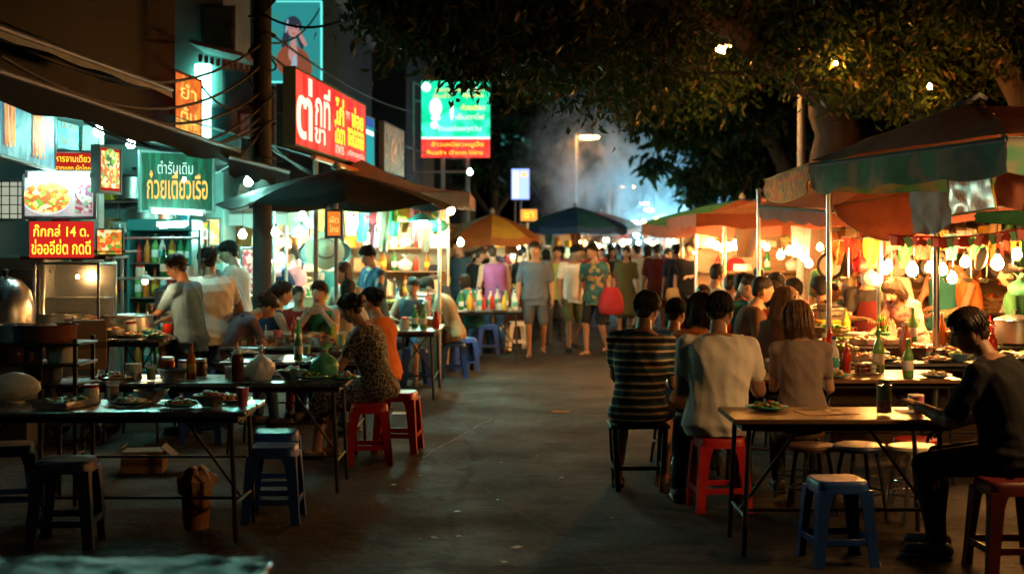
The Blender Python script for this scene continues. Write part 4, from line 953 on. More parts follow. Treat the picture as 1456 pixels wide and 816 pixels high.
    Cc = (X(1470, 15), 15, 0)
    tree('tree with dark trunk behind the roof of the first canopy', Cc, [([Cc, q(1462, 160, 15), q(1425, 70, 15), q(1390, 10, 15)], [.26, .22, .17, .1]), ([q(1455, 140, 15), q(1520, 20, 15)], [.18, .1])], [(q(1400, 20, 15), (.8, .8, .45), 2200), (q(1450, 70, 15.5), (.6, .6, .4), 1300), (q(1520, 60, 15), (.9, .8, .5), 1500)], .11)
    for i, (px, Y, top, r, lab) in enumerate(((790, 48, 160, 2.6, 'round dark tree standing behind the first street lamp'), (700, 62, 180, 3.0, 'dark tree behind the green billboard posts'), (1000, 44, 150, 2.6, 'dark tree rising behind the smoke'), (1085, 36, 190, 2.2, 'bushy tree with bluish lit leaves behind the leaning limb'), (880, 80, 200, 3.6, 'far tree at the end of the lamp row'), (960, 75, 190, 3.4, 'far tree right behind the thickest smoke'))):
        c = at(px, top, Y); zz = c.z; bs = (c.x, Y, 0)
        tree(lab, bs, [([bs, (c.x + .1, Y, zz * .5), (c.x, Y, zz)], [.28, .22, .1]), ([(c.x + .1, Y, zz * .45), (c.x + r * .6, Y, zz * .8)], [.16, .07]), ([(c.x + .1, Y, zz * .4), (c.x - r * .6, Y, zz * .8)], [.16, .07])], [((c.x, Y, zz), (r, r, r * .6), 1700), ((c.x + r * .7, Y - .4, zz - r * .5), (r * .6, r * .6, r * .5), 900), ((c.x - r * .7, Y - .4, zz - r * .45), (r * .6, r * .6, r * .5), 900), ((c.x + r * .2, Y, zz + r * .6), (r * .8, r * .8, r * .5), 900)], .34, 'trees far down the street')
    # --- street lamps
    street_lamp('nearest orange street lamp with a curved arm, above the smoke', 838, 196, 40, 818, .24); street_lamp('second orange street lamp, lower and farther than the curved one', 882, 237, 54, 866, .26); street_lamp('third orange street lamp just below the second one', 893, 266, 72, 880, .3)
    street_lamp('fourth small orange street lamp low over the smoke', 917, 290, 96, 906, .3); street_lamp('faintest farthest orange street lamp at the end of the row', 923, 299, 112, 914, .3)
    street_lamp('orange lamp glowing inside the tree crown on a pale grey pole', 1030, 71, 19., 1140, .10, glow='tree_glow'); bulb('amber', at(1322, 124, 14.7), 'orange bulb hung in the drooping leaf clump of the tree', None, .55); bulb('amber', at(1188, 91, 15.4), 'orange bulb hung among leaves before the tree fork', None, .45)

def signs():
    red = MPAT('sign_red', [(.42, .008, .010), (.72, .02, .018), (.55, .012, .012), (.85, .05, .035), (.5, .012, .012)], 'noise', 1.1, emit=1.35, stretch=(1.4, 1, .5)); yel = ME('sign_yellow', (1., .62, .04), 1.9); cream = ME('sign_cream', (1., .80, .55), 1.35); wht = ME('sign_white', (.85, 1., .95), 1.5); org = ME('sign_orange', (1., .36, .05), 1.3)
    red2 = ME('sign_red_dim', (.50, .02, .012), .8); grn = MPAT('sign_green', [(.0, .34, .17), (.01, .62, .32), (.0, .42, .20), (.05, .75, .45)], 'noise', 1.5, emit=1.5); dgrn = ME('sign_dark_green', (.005, .11, .05), .9)
    s, w = line_sign('long backlit red sign with yellow and cream letters above the orange lit awning edge', (412, 211), 15.2, (513, 230), 19.3, .80, red, C_['plaster_teal'], depth=.12)
    y = -.065
    text('ต่', s, -w * .395, .02, w * .19, .70, cream, y, bold=.02); text('กที่', s, -w * .165, .12, w * .20, .48, cream, y, bold=.02); text('ขา', s, -w * .2, -.23, w * .14, .18, cream, y, bold=.02)
    text('ไก่', s, w * .075, .16, w * .13, .34, yel, y, bold=.03); text('โดดา', s, w * .075, -.10, w * .155, .28, yel, y, bold=.03); text('อาหาร', s, w * .075, -.31, w * .13, .1, cream, y)
    text('พ่อย', s, w * .36, .17, w * .2, .27, yel, y, bold=.03); text('ขอดอออ', s, w * .335, -.10, w * .27, .24, yel, y, bold=.03); text('บริการทุกวัน', s, w * .335, -.31, w * .27, .1, cream, y); text('ๆๆๆ', s, w * .2, .16, w * .06, .1, cream, y)
    mb = MB()
    for x in (-.245, .01, .155): mb.box((w * x * .98, -.0615, 0), (.012, .004, .79))
    mb.build('panel_seam', C_['crimson_paint'] if 'crimson_paint' in C_ else M('crimson_paint', (.2, .01, .01), .5), s)
    # green billboard
    c = at(648, 157, 30); o = thing('billboard', 'tall green and white lit billboard over a red strip', 'billboard', c); wd = 97 / FPX * 30; up, lo = 82 / FPX * 30, 26 / FPX * 30
    MB().box((0, 0, 0), (wd, .12, up), .004).build('green_panel', grn, o); MB().box((0, 0, -up / 2 - lo / 2 - .003), (wd, .122, lo), .004).build('red_panel', red, o); y = -.07
    for tx, x, z, ww, h, m in (('อาหารตามสั่ง', -.15, .43, .55, .11, org), ('ข้าวมันไก่', .42, .44, .35, .11, org), ('ต้มยำ', -.3, .30, .35, .1, org), ('กุ้งสด', .37, .30, .42, .11, yel), ('ก๋วยเตี๋ยว', .37, .06, .5, .12, yel), ('เย็นตาโฟ', .3, -.14, .6, .12, cream), ('ร้านอร่อยทุกวัน', .08, -.40, .9, .15, wht)): text(tx, o, x, z, ww, h, m, y)
    for tx, x, z, ww, h in (('ข้าวเหนียวหมูปิ้ง', .04, -up / 2 - lo * .32, 1.1, .13), ('ส้มตำ', -.42, -up / 2 - lo * .74, .42, .09), ('น้ำตก', .05, -up / 2 - lo * .74, .36, .09), ('ไก่ย่าง', .42, -up / 2 - lo * .74, .3, .09)): text(tx, o, x, z, ww, h, yel, y)
    mb = MB(); mb.ell((-.42, -.07, .05), (.13, .004, .2), 16, 10); mb.ell((-.42, -.07, -.17), (.1, .004, .06), 14, 8); mb.ell((-.45, -.07, -.32), (.08, .004, .08), 14, 8); mb.ell((-.62, -.07, .48), (.1, .004, .1), 14, 8); mb.ell((-.08, -.07, -.02), (.04, .004, .2), 10, 8); mb.box((0, -.0705, -up / 2 + .02), (wd, .004, .035)); mb.build('picture', wht, o)
    for dx in (-.28, .25): MB().cyl((dx, .12, -c.z), (dx, .12, up / 2), .05, n=10).build('post', C_['pole_grey'], o)
    MB().box((0, .09, 0), (wd + .05, .05, up * 1.02), .0).build('backing', C_['iron_grey'], o)
    mb = MB(); fx = (587 - 648) / FPX * 30; mb.tube([(fx, .1, up / 2), (fx, .1, -up / 2 - lo - .3), (.3, .1, -up / 2 - lo - .3)], .03, 6); mb.tube([(fx, .1, up / 2), (-wd / 2, .1, up / 2 - .1)], .03, 6); mb.tube([(fx, .1, .2), (-wd / 2, .1, .2)], .025, 6); mb.build('side_frame', C_['pole_grey'], o)
    # portrait billboard
    o = sign('tall teal billboard with a picture of a long haired person', at(417, 60, 24), 78 / FPX * 24, 112 / FPX * 24, 0, ME('portrait_teal', (.02, .20, .20), 1.1), name='portrait_billboard', cat='billboard', frame=ME('cyan_edge', (.10, .6, .55), 1.6))
    PS = ME('por_skin', (.52, .26, .24), .8); PC = ME('por_cloth', (.30, .085, .04), .7); PH = ME('por_hair', (.035, .05, .07), .6); PG = ME('por_green', (.05, .30, .22), .7); PL = ME('por_light', (.35, .45, .55), .8)
    def pe(m, y, *es):
        for x, z, a_, b_, r_ in es: MB().ell((x, -.034 - y, z), (a_, .003, b_), 20, 12, Matrix.Rotation(r_, 3, 'Y')).build('print', m, o)
    pe(PG, .0, (-.33, .12, .06, .1, .4), (-.34, -.3, .07, .15, 0), (.36, -.4, .05, .15, .3), (-.3, .42, .1, .03, .2)); pe(PH, .002, (.0, .24, .15, .19, 0), (-.12, .05, .06, .22, .2), (.12, .06, .05, .2, -.2)); pe(PC, .004, (-.04, -.32, .24, .27, .1), (.2, -.36, .1, .24, -.3)); pe(PS, .006, (.01, -.06, .05, .12, 0), (.0, -.2, .08, .14, .1)); pe(PS, .009, (.01, .2, .095, .125, .05)); pe(PH, .012, (-.03, .31, .11, .05, .3), (-.03, .22, .02, .008, 0), (.05, .22, .02, .008, 0)); pe(PC, .012, (.01, .135, .03, .011, 0)); pe(PS, .013, (.17, .02, .035, .12, -.5), (.12, .13, .04, .05, 0)); pe(PL, .014, (.02, -.42, .05, .2, .1), (-.1, .26, .02, .12, .15))
    for dx in (-.35, .35): MB().cyl((dx, .08, -at(417, 60, 24).z), (dx, .08, .5), .05, n=10).build('post', C_['iron_grey'], o)
    # small posters by the red sign
    o, w = line_sign('small cyan lit panel joined to the far end of the red sign', (514, 233), 19.5, (529, 236), 20.3, .66, ME('panel_cyan', (.03, .42, .42), .8)); MB().box((0, -.034, .12), (w * .8, .006, .06)).build('stripe', wht, o); MB().box((0, -.034, .26), (w * .8, .006, .12)).build('stripe', ME('panel_blue', (.05, .12, .45), .8), o)
    o, w = line_sign('brown picture poster on the wall right of the red sign', (543, 246), 21.5, (572, 247), 23.4, .72, MPAT('poster_brown', [(.10, .05, .02), (.24, .14, .06), (.05, .10, .09), (.34, .20, .10), (.06, .05, .04)], 'noise', 4, emit=.55))
    MB().ell((0, -.032, -.03), (w * .16, .004, .22), 14, 10).build('picture', MPAT('poster_fig', [(.4, .2, .08), (.2, .1, .05), (.5, .3, .15)], 'noise', 9, emit=.5), o)
    # signs of the cart stall
    foodm = MPAT('food_photo', [(.75, .22, .03), (.85, .52, .10), (.20, .34, .04), (.80, .10, .02), (.88, .72, .35), (.45, .12, .02)], 'voronoi', 30, emit=1.0, distort=.02)
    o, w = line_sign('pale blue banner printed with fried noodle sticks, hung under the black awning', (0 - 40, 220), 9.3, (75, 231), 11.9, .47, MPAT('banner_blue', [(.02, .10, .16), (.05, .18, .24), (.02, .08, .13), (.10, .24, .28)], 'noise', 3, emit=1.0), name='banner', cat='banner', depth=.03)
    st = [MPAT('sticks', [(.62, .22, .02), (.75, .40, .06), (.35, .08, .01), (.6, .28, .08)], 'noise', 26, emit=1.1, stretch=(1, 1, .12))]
    for cx, n in ((-.25 * w / 2, 9), (.50 * w / 2, 12), (-.66 * w / 2, 7)):
        mb = MB()
        for k in range(n): x = cx + (k - n / 2) * .032; mb.box((x, -.022 - .003 * (k % 3), U(-.03, .03)), (.03, .006, U(.28, .36)), .0, Matrix.Rotation(U(-.08, .08), 3, 'Y'))
        mb.build('printed_sticks', st[0], o)
    o, w = line_sign('yellowish menu panel partly hidden behind the blue banner', (77, 211), 12.6, (108, 214), 13.2, .30, MPAT('menu_teal', [(.06, .25, .30), (.12, .36, .40)], 'noise', 5, emit=.6)); text('บะหมี่', o, 0, .07, w * .8, .09, ME('menu_yellow', (.8, .55, .2), .8)); text('เกี๊ยวกรอบ', o, 0, -.07, w * .8, .09, ME('menu_yellow', (.8, .55, .2), .8))
    o, w = line_sign('small red sign with two lines of yellow letters over the bowl lightbox', (64, 247), 12., (131, 247), 12.15, .175, red2); text('อาหารจานเดียว', o, 0, .04, w * .9, .062, yel); text('ข้าวราดแกง ผัดไทย', o, 0, -.042, w * .9, .062, yel)
    o, w = line_sign('upright food photo sign with red edge beside the small red sign', (137, 272), 12., (166, 271), 12.4, .36, red2, C_['plaster_teal']); MB().box((0, -.034, 0), (w * .86, .006, .31)).build('picture', foodm, o); MB().ell((0, -.036, .09), (w * .33, .004, .09), 14, 8).build('picture', MPAT('food_photo_green', [(.2, .4, .05), (.5, .6, .2), (.05, .12, .03), (.8, .7, .4)], 'voronoi', 30, emit=.9), o)
    o, w = line_sign('lightbox with a big bowl of stir fry under a white tube', (36, 308), 12., (133, 307), 12.1, .33, MPAT('box_grey', [(.42, .50, .48), (.30, .36, .38), (.52, .42, .42), (.38, .44, .40)], 'noise', 5, emit=.75)); MB().ell((-.10, -.034, -.01), (.205, .004, .145), 26, 14).build('picture', ME('bowl_white', (.75, .85, .8), .9), o); MB().ell((-.10, -.037, -.008), (.19, .004, .13), 26, 14).build('picture', foodm, o)
    MB().box((.2, -.034, -.02), (.14, .006, .24)).build('picture', MPAT('drinks_photo', [(.35, .05, .08), (.5, .3, .32), (.2, .4, .2), (.6, .55, .5), (.3, .1, .2)], 'voronoi', 34, emit=.6), o)
    tube_lamp('white tube along the top of the bowl lightbox', at(36, 250, 11.9), at(132, 250, 12.), .018)
    # grilled window panel
    o = sign('pale barred window panel on the wall above the steel cabinet', at(10, 285, 12.6), .3, .32, 0, ME('window_glow', (.62, .66, .5), .55), name='barred_window', cat='window'); mb = MB()
    for k in range(4): mb.box((-.11 + k * .073, -.036, 0), (.008, .008, .32)); mb.box((0, -.037, -.12 + k * .08), (.3, .008, .008))
    mb.build('grille', C_['iron_black'], o)
    # green sign with the lit letters
    o, w = line_sign('dark green sign with glowing yellow and white letters above the tube lamps', (201, 297), 13., (301, 301), 13.25, .52, MPAT('green_board', [(.001, .018, .009), (.002, .045, .022), (.001, .025, .012), (.003, .07, .035)], 'noise', 3, emit=1.3, stretch=(5, 1, .6)), C_['plaster_teal']); text('ก๋วยเตี๋ยวเรือ', o, 0, -.03, w * .86, .26, ME('letters_warm', (1., .55, .12), 1.3), bold=.012); text('ตำรับเดิม', o, -.02, .13, w * .5, .12, ME('letters_white', (.6, 1., .85), 1.1))
    tube_lamp('white tube lamp along the bottom edge of the green sign', at(212, 300, 12.9), at(292, 304, 12.95), .014); bulb('cool', at(262, 256, 12.7), 'bright cool bulb hanging in front of the green sign', None, .36)
    # orange vertical banner
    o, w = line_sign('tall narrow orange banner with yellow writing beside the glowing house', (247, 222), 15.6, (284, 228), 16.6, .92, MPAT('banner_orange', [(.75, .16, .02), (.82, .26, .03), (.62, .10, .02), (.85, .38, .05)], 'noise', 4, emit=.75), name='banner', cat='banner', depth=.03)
    for k, (tx, h) in enumerate((('ยำ', .17), ('ต้ม', .2), ('ผัด', .17))): text(tx, o, 0, .28 - k * .26, w * .6, h, ME('letters_yel2', (1., .75, .15), 1.1), -.02)
    # neon sign far away
    o = sign('distant blue and white neon sign standing over the umbrellas', at(740, 262, 45), .55, .95, 0, ME('neon_blue', (.25, .35, 1.), 2.2)); MB().box((-.15, -.036, -.02), (.14, .01, .8)).build('stripe', ME('neon_white', (1., .85, .75), 2.), o); MB().box((.12, -.038, .3), (.2, .01, .14)).build('stripe', ME('neon_or', (1., .4, .1), 2.), o); MB().cyl((0, .05, -at(740, 262, 45).z), (0, .05, -.4), .05).build('post', C_['iron_grey'], o)
    o = sign('small orange lit sign under the distant neon sign', at(752, 306, 44), .5, .35, 0, ME('lit_orange', (1., .35, .05), 1.2)); text('ชา', o, 0, 0, .3, .2, yel); MB().cyl((0, .05, -at(752, 306, 44).z), (0, .05, -.2), .04).build('post', C_['iron_grey'], o)
    o = sign('faint teal sign high up behind the tree crown', at(732, 200, 60), 1.3, .5, 0, ME('faint_teal', (.02, .16, .15), .8)); MB().box((.15, -.036, 0), (.6, .01, .16)).build('stripe', ME('teal_lit', (.2, .7, .6), .8), o); MB().cyl((0, .05, -at(732, 200, 60).z), (0, .05, -.2), .05).build('post', C_['iron_grey'], o)
    o = sign('small orange poster hanging from the black umbrella pole', at(475, 318, 14.2), .13, .24, 0, ME('poster_or', (.85, .22, .03), .9), name='poster', cat='poster', depth=.015); text('ผัด', o, 0, .04, .09, .07, ME('letters_yel2', (1., .75, .15), 1.1), -.011); text('ไทย', o, 0, -.05, .09, .07, ME('letters_yel2', (1., .75, .15), 1.1), -.011)
    for px, py, Y, w_, h_, lab, m in ((285, 332, 17, .18, .26, 'red food poster at the open shop front behind the cook', foodm), (303, 330, 17.2, .15, .3, 'yellow food poster at the open shop front behind the cook', MPAT('poster_yel', [(.8, .5, .08), (.6, .3, .04), (.85, .7, .3)], 'voronoi', 25, emit=.8)), (357, 385, 16.6, .2, .5, 'tall pink flowered poster behind the worker in white', MPAT('poster_pink', [(.5, .06, .08), (.65, .3, .25), (.4, .04, .06), (.7, .5, .4)], 'voronoi', 22, emit=.5))):
        o = sign(lab, at(px, py, Y), w_, h_, 0, m, name='poster', cat='poster', depth=.015)
# ------------------------------------------------------------------ market furniture
def stool(col, px, py, label, rz=None, group='plastic stools', scale=1., z=0., Y=None):
    Y = Y or CAMZ * FPX / (py - HY); return inst('stool:' + col, b_stool(C_['plastic_' + col]), (X(px, Y), Y, z), U(-.2, .2) if rz is None else rz, label, 'stool', group, scale, name='plastic_stool')

def furniture():
    T = {}
    T['L1'] = table('nearest left table, bare steel top strewn with cups and dishes', -3.3, X(365, 8.2), 7.85, 8.5, .73)
    T['L2'] = table('long dark table with red capped brown sauce bottle, second table on the left', -3.1, X(500, 9.8), 9.45, 10.1, .735)
    T['L3'] = table('pale steel table beside the woman in the patterned dress', X(322, 11.5), X(522, 11.5), 11.2, 12., .735)
    T['L4'] = table('diners table crowded with jugs and red plates behind the pale steel table', X(325, 13.2), X(512, 13.2), 12.75, 13.6, .74)
    T['L5'] = table('narrow table with jars in front of the boy in the grey tank top', X(556, 15.8), X(628, 15.8), 15.2, 16.6, .74, C_['wood'])
    T['L6'] = table('table covered with bottles behind the blue stools', X(640, 20.3), X(742, 20.3), 19.9, 20.9, .75, C_['table_steel'])
    T['F'] = table('table at the very bottom corner, wrapped in crinkled clear plastic', -2.6, X(385, 4.05), 3.3, 4.1, .735)
    mb = MB(); rg = []
    for i in range(60):
        rg.append([V((-1.25 - .6 + 1.17 * i / 59, -.36 + .75 * j / 30, .748 + .012 * noise.noise(V((i * .22, j * .30, 1))) + .010 * abs(noise.noise(V((i * .5, j * .6, 4)))))) for j in range(31)])
    mb.sheet(rg); o = mb.build('plastic_sheet', M('clear_sheet', (.012, .035, .038), .5, var=.5, vs=5, bump=.5, bs=14, spec=.15), None, ang=80); tag(o, 'crinkled bluish plastic sheet spread over the table at the very bottom corner', 'plastic sheet'); o.location = (.0, 3.7, 0)
    T['R1'] = table('nearest right table, bare top with a green drink bottle on it', 1.17, 2.36, 7.5, 8.1, .73, C_['wood'])
    T['R2'] = table('diners table between the man in the white T-shirt and the food counter', 1.42, 3.1, 9.75, 10.55, .73, C_['wood'])
    T['R3'] = table('long food table loaded with trays behind the grey shirted woman', 2.2, 4.6, 10.75, 11.35, .76, C_['steel_dark'])
    T['R4'] = table('far diners table in front of the long haired woman', X(1035, 12.6), X(1160, 12.6), 12.2, 13.3, .74, C_['wood'])
    # stools
    s = stool
    s('red', 525, 657, 'red plastic stool the woman in the patterned dress sits on', .12); s('red', 566, 640, 'red plastic stool half hidden behind the patterned dress', -.1, scale=1.06)
    s('navy', 95, 772, 'almost black stool in the shadow before the nearest left table', .06, scale=1.05); s('blue', 14, 735, 'blue stool at the left edge beside the nearest left table', .3)
    s('blue', 390, 738, 'scuffed blue stool standing alone at the end of the nearest left table', .02); s('blue', 393, 710, 'blue stool right behind the scuffed one at the table end', .08)
    s('blue', 645, 536, 'blue stool under the seated man in the khaki shirt', .1); s('blue', 660, 528, 'blue stool touching the stool of the khaki shirted man', .3); s('blue', 693, 503, 'blue stool under the table covered with bottles', .15); s('white', 735, 497, 'pale stool beside the walking man in the grey shirt', .2)
    s('blue', 590, 548, 'blue stool tucked under the narrow table with jars', .2); s('blue', 470, 600, 'blue stool tucked under the pale steel table', .1); s('blue', 285, 628, 'blue stool deep under the long dark table', .2); s('blue', 325, 590, 'blue stool below the leaning diner in purple grey', 0)
    s('red', 1022, 722, 'bright red stool under the man in the white T-shirt', .08, scale=1.02)
    s('blue', 1190, 797, 'dark blue stool standing alone before the nearest right table', .10, scale=.97); s('maroon', 1436, 812, 'dark red stool under the person in the dark jacket', .05, scale=1.05)
    for px, Y, lab, mt in ((1222, 8.55, 'round stool with glossy blue rim under the nearest right table', ('plastic_navy', 'iron_black')), (1155, 8.75, 'dark round stool farther under the nearest right table', ('wood_dark', 'iron_black')), (1300, 8.5, 'pale topped metal stool under the nearest right table', ('plastic_cream', 'steel')), (1304, 9.0, 'red rimmed round stool behind the pale topped stool', ('plastic_red', 'steel'))):
        inst('rs:' + lab, b_round_stool(C_[mt[0]], C_[mt[1]]), (X(px, Y), Y, 0), .2, lab, 'stool', 'round metal stools', .96 if Y > 8.6 else 1.02, name='round_stool')
    inst('ws', b_wood_stool, (X(907, 9.65), 9.65, 0), .05, 'low brown wooden stool under the person in the striped shirt', 'stool', name='wooden_stool')
    for px, Y, lab in ((955, 10.8, 'dark stool under the child in the pale shirt'), (990, 10.3, 'dark stool under the diner beside the white T-shirt'), (1138, 9.25, 'brown stool under the woman in the grey shirt'), (1097, 11.7, 'brown stool under the long haired woman')):
        inst('rs2', b_round_stool(C_['wood_dark'], C_['iron_black']), (X(px, Y), Y, 0), .3, lab, 'stool', 'round wooden stools', name='round_stool')
    # bucket, cartons, rack
    o = thing('bucket', 'orange brown bucket stuffed with crumpled bags on the ground by the table leg', 'bucket', (X(279, 8.3), 8.3, 0)); MB().lathe([(.001, 0), (.07, 0), (.095, .28), (.1, .285), (.095, .29), (.066, .012), (.001, .012)], n=22).build('bucket_shell', M('bucket_orange', (.30, .11, .03), .5, var=.2), o); mb = MB(); mb.rings([[V((math.cos(a) * r_ * (1 + .5 * noise.noise(V((math.cos(a) * 2.5, math.sin(a) * 2.5, z_ * 20)))), math.sin(a) * r_ * (1 + .5 * noise.noise(V((math.cos(a) * 2.5, math.sin(a) * 2.5, z_ * 22 + 5)))), z_ + .03 * noise.noise(V((a * 2, z_ * 9, 3))))) for a in [2 * math.pi * j / 24 for j in range(24)]] for r_, z_ in ((.085, .2), (.1, .28), (.092, .305), (.07, .33), (.045, .35), (.02, .355))]); mb.build('crumpled_bag', M('bag_grimy', (.34, .22, .13), .5, var=.2, bump=.6, bs=18), o, ang=30)
    for px, Y, z, s_, lab, rz in ((127, 10.5, .74, (.24, .2, .36), 'tall brown carton leaning at the end of the tray rack', .35), (205, 10.4, 0, (.3, .24, .16), 'low brown carton on the ground beyond the bucket', .1)):
        o = thing('cardboard_box', lab, 'box', (X(px, Y), Y, z), rz); MB().box((0, 0, s_[2] / 2), s_, .006).build('box_body', C_['cardboard'], o); [MB().box((sx * s_[0] * .62, 0, s_[2] - .01), (s_[0] * .42, s_[1] * .98, .006), 0, Matrix.Rotation(sx * .7, 3, 'Y')).build('flap', C_['cardboard'], o) for sx in (-1, 1)]; MB().box((0, -s_[1] / 2 - .001, s_[2] / 2), (s_[0] * .98, .002, .05)).build('tape', C_['wood'], o)
    o = thing('tray_rack', 'dark rack of shelves with round basins at the left edge', 'rack', (X(45, 9.2), 9.2, 0))
    for z in (.76, .89, 1.02): mb = MB(); mb.box((0, 0, z), (.74, .42, .018), .004); mb.build('shelf', C_['iron_black'], o)
    for x in (-.34, .12, .34):
        for y in (-.19, .19): MB().box((x, y, .53), (.025, .025, 1.06), .003).build('post', C_['iron_black'], o)
    for i, (px, py, r, m, lab) in enumerate(((70, 481, .175, 'canvas_rust', 'wide reddish brown basin on top of the dark rack'), (15, 481, .14, 'ceramic_blue', 'blue enamel basin on top of the dark rack'), (25, 512, .15, 'wood_dark', 'dark wooden bowl on the middle shelf of the dark rack'), (88, 512, .1, 'ceramic', 'pale bowl on the middle shelf of the dark rack'), (62, 540, .12, 'steel_dark', 'dull steel bowl on the lowest shelf of the dark rack'))):
        zz = (1.03, 1.03, .90, .90, .77)[i]; b = thing('basin', lab, 'basin', (X(px, 9.15), 9.15, zz)); MB().lathe([(.001, 0), (r * .86, 0), (r * .95, .02), (r, .10), (r * 1.06, .112), (r * .97, .112), (r * .9, .02), (.001, .012)], n=28).build('basin_shell', C_[m], b); mb = MB(); heap(mb, r * .8, .06, 14, r * .18); mb.build('contents', C_[('ceramic', 'steel', 'food_meat', 'food_white', 'paper')[i]], b, ang=80)
    o = thing('laundry_bag', 'crumpled white sack lying under the rack on the near table', 'bag', (X(22, 8.3), 8.3, .745)); mb = MB(); rg = []
    for i in range(9): a = i / 8; rg.append([V((-.16 + .3 * a + .02 * noise.noise(V((i, j * .7, 0))), math.cos(t) * .1 * math.sin(math.pi * (a * .9 + .05)) ** .6, .08 + math.sin(t) * .085 * math.sin(math.pi * (a * .9 + .05)) ** .6 + .01 * noise.noise(V((i, j, 3))))) for j, t in enumerate([2 * math.pi * q / 14 for q in range(14)])])
    mb.rings(rg).build('sack', C_['bag_plastic'], o, ang=80)
    # paper scrap, litter
    for i in range(16):
        px, py = U(560, 900), U(520, 800) if i % 3 else U(640, 800); Y = CAMZ * FPX / (py - HY); s_ = U(.008, .02); mb = MB(); mb.sheet([[V((-s_ + s_ * k * U(.8, 1.2), -s_ * .7 + q * s_ * .7, .004 + s_ * .3 * abs(noise.noise(V((k * 1.3, q, i)))))) for q in range(3)] for k in range(3)])
        o = mb.build('litter_scrap', [M('paper_dirty', (.3, .28, .24), .9), C_['food_greens'], C_['cardboard'], M('foam_dirty', (.35, .34, .3), .9)][i % 4]); o.location = (X(px, Y), Y, .004); o.rotation_euler.z = i; tag(o, f'{["white paper", "green leaf", "brown card", "pale foam"][i % 4]} crumb on the bare road, ' + ('near the bottom' if py > 720 else 'level with the red stools' if py > 600 else 'far up the lane'), 'litter', f'{["white paper", "green leaf", "brown card", "pale foam"][i % 4]} crumbs ' + ('near the bottom' if py > 720 else 'level with the red stools' if py > 600 else 'far up the lane'))
    for lab, pts, w_, m_ in (('seam', [(X(560, 13.9), 13.9), (X(700, 13.95), 13.95), (X(870, 13.8), 13.8)], .025, M('tar', (.008, .008, .008), .7)), ('seam', [(-.76, 10.8), (-.5, 12.1), (-.19, 13.6)], .012, M('chalk', (.16, .13, .10), .9)), ('seam', [(X(590, 12.2), 12.2), (X(640, 10.5), 10.5), (X(905, 6.9), 6.9)], .008, C_['tar'])):
        mb = MB(); n_ = 26; g = []
        for i in range(n_ + 1):
            t = i / n_ * (len(pts) - 1); k = min(int(t), len(pts) - 2); p = V((*pts[k], .004)).lerp(V((*pts[k + 1], .004)), t - k); d = (V((*pts[k + 1], 0)) - V((*pts[k], 0))).normalized(); s = V((-d.y, d.x, 0)); p += s * .05 * noise.noise(V((t * 5, w_ * 99, 0))); g.append([p - s * w_ * U(.3, .6), p + s * w_ * U(.3, .6)])
        mb.sheet(g); kind(mb.build('road_seam', m_), 'structure')
    for i, (px, py, s_, lab) in enumerate(((578, 588, .14, 'white paper scrap on the road behind the red stools'), (735, 779, .03, 'small white scrap lying on the dark road'), (717, 800, .02, 'tiny white fleck near the bottom of the road'), (797, 586, .09, 'orange leaf shaped scrap lit up on the road'), (650, 728, .02, 'small pale pebble on the road between the stools'), (560, 690, .025, 'pale cigarette end on the road past the red stool'))):
        Y = CAMZ * FPX / (py - HY); mb = MB(); mb.sheet([[V((-s_ + s_ * k, -s_ * .7 + q * s_ * .7, .004 + s_ * .12 * abs(noise.noise(V((k, q, i))))) ) for q in range(3)] for k in range(3)]); mb.build('scrap', 0) if 0 else None
        o = mb.build('paper_scrap', C_['plastic_orange'] if i == 3 else C_['paper']); o.location = (X(px, Y), Y, .004); o.rotation_euler.z = i; tag(o, lab, 'litter', 'litter on the road')

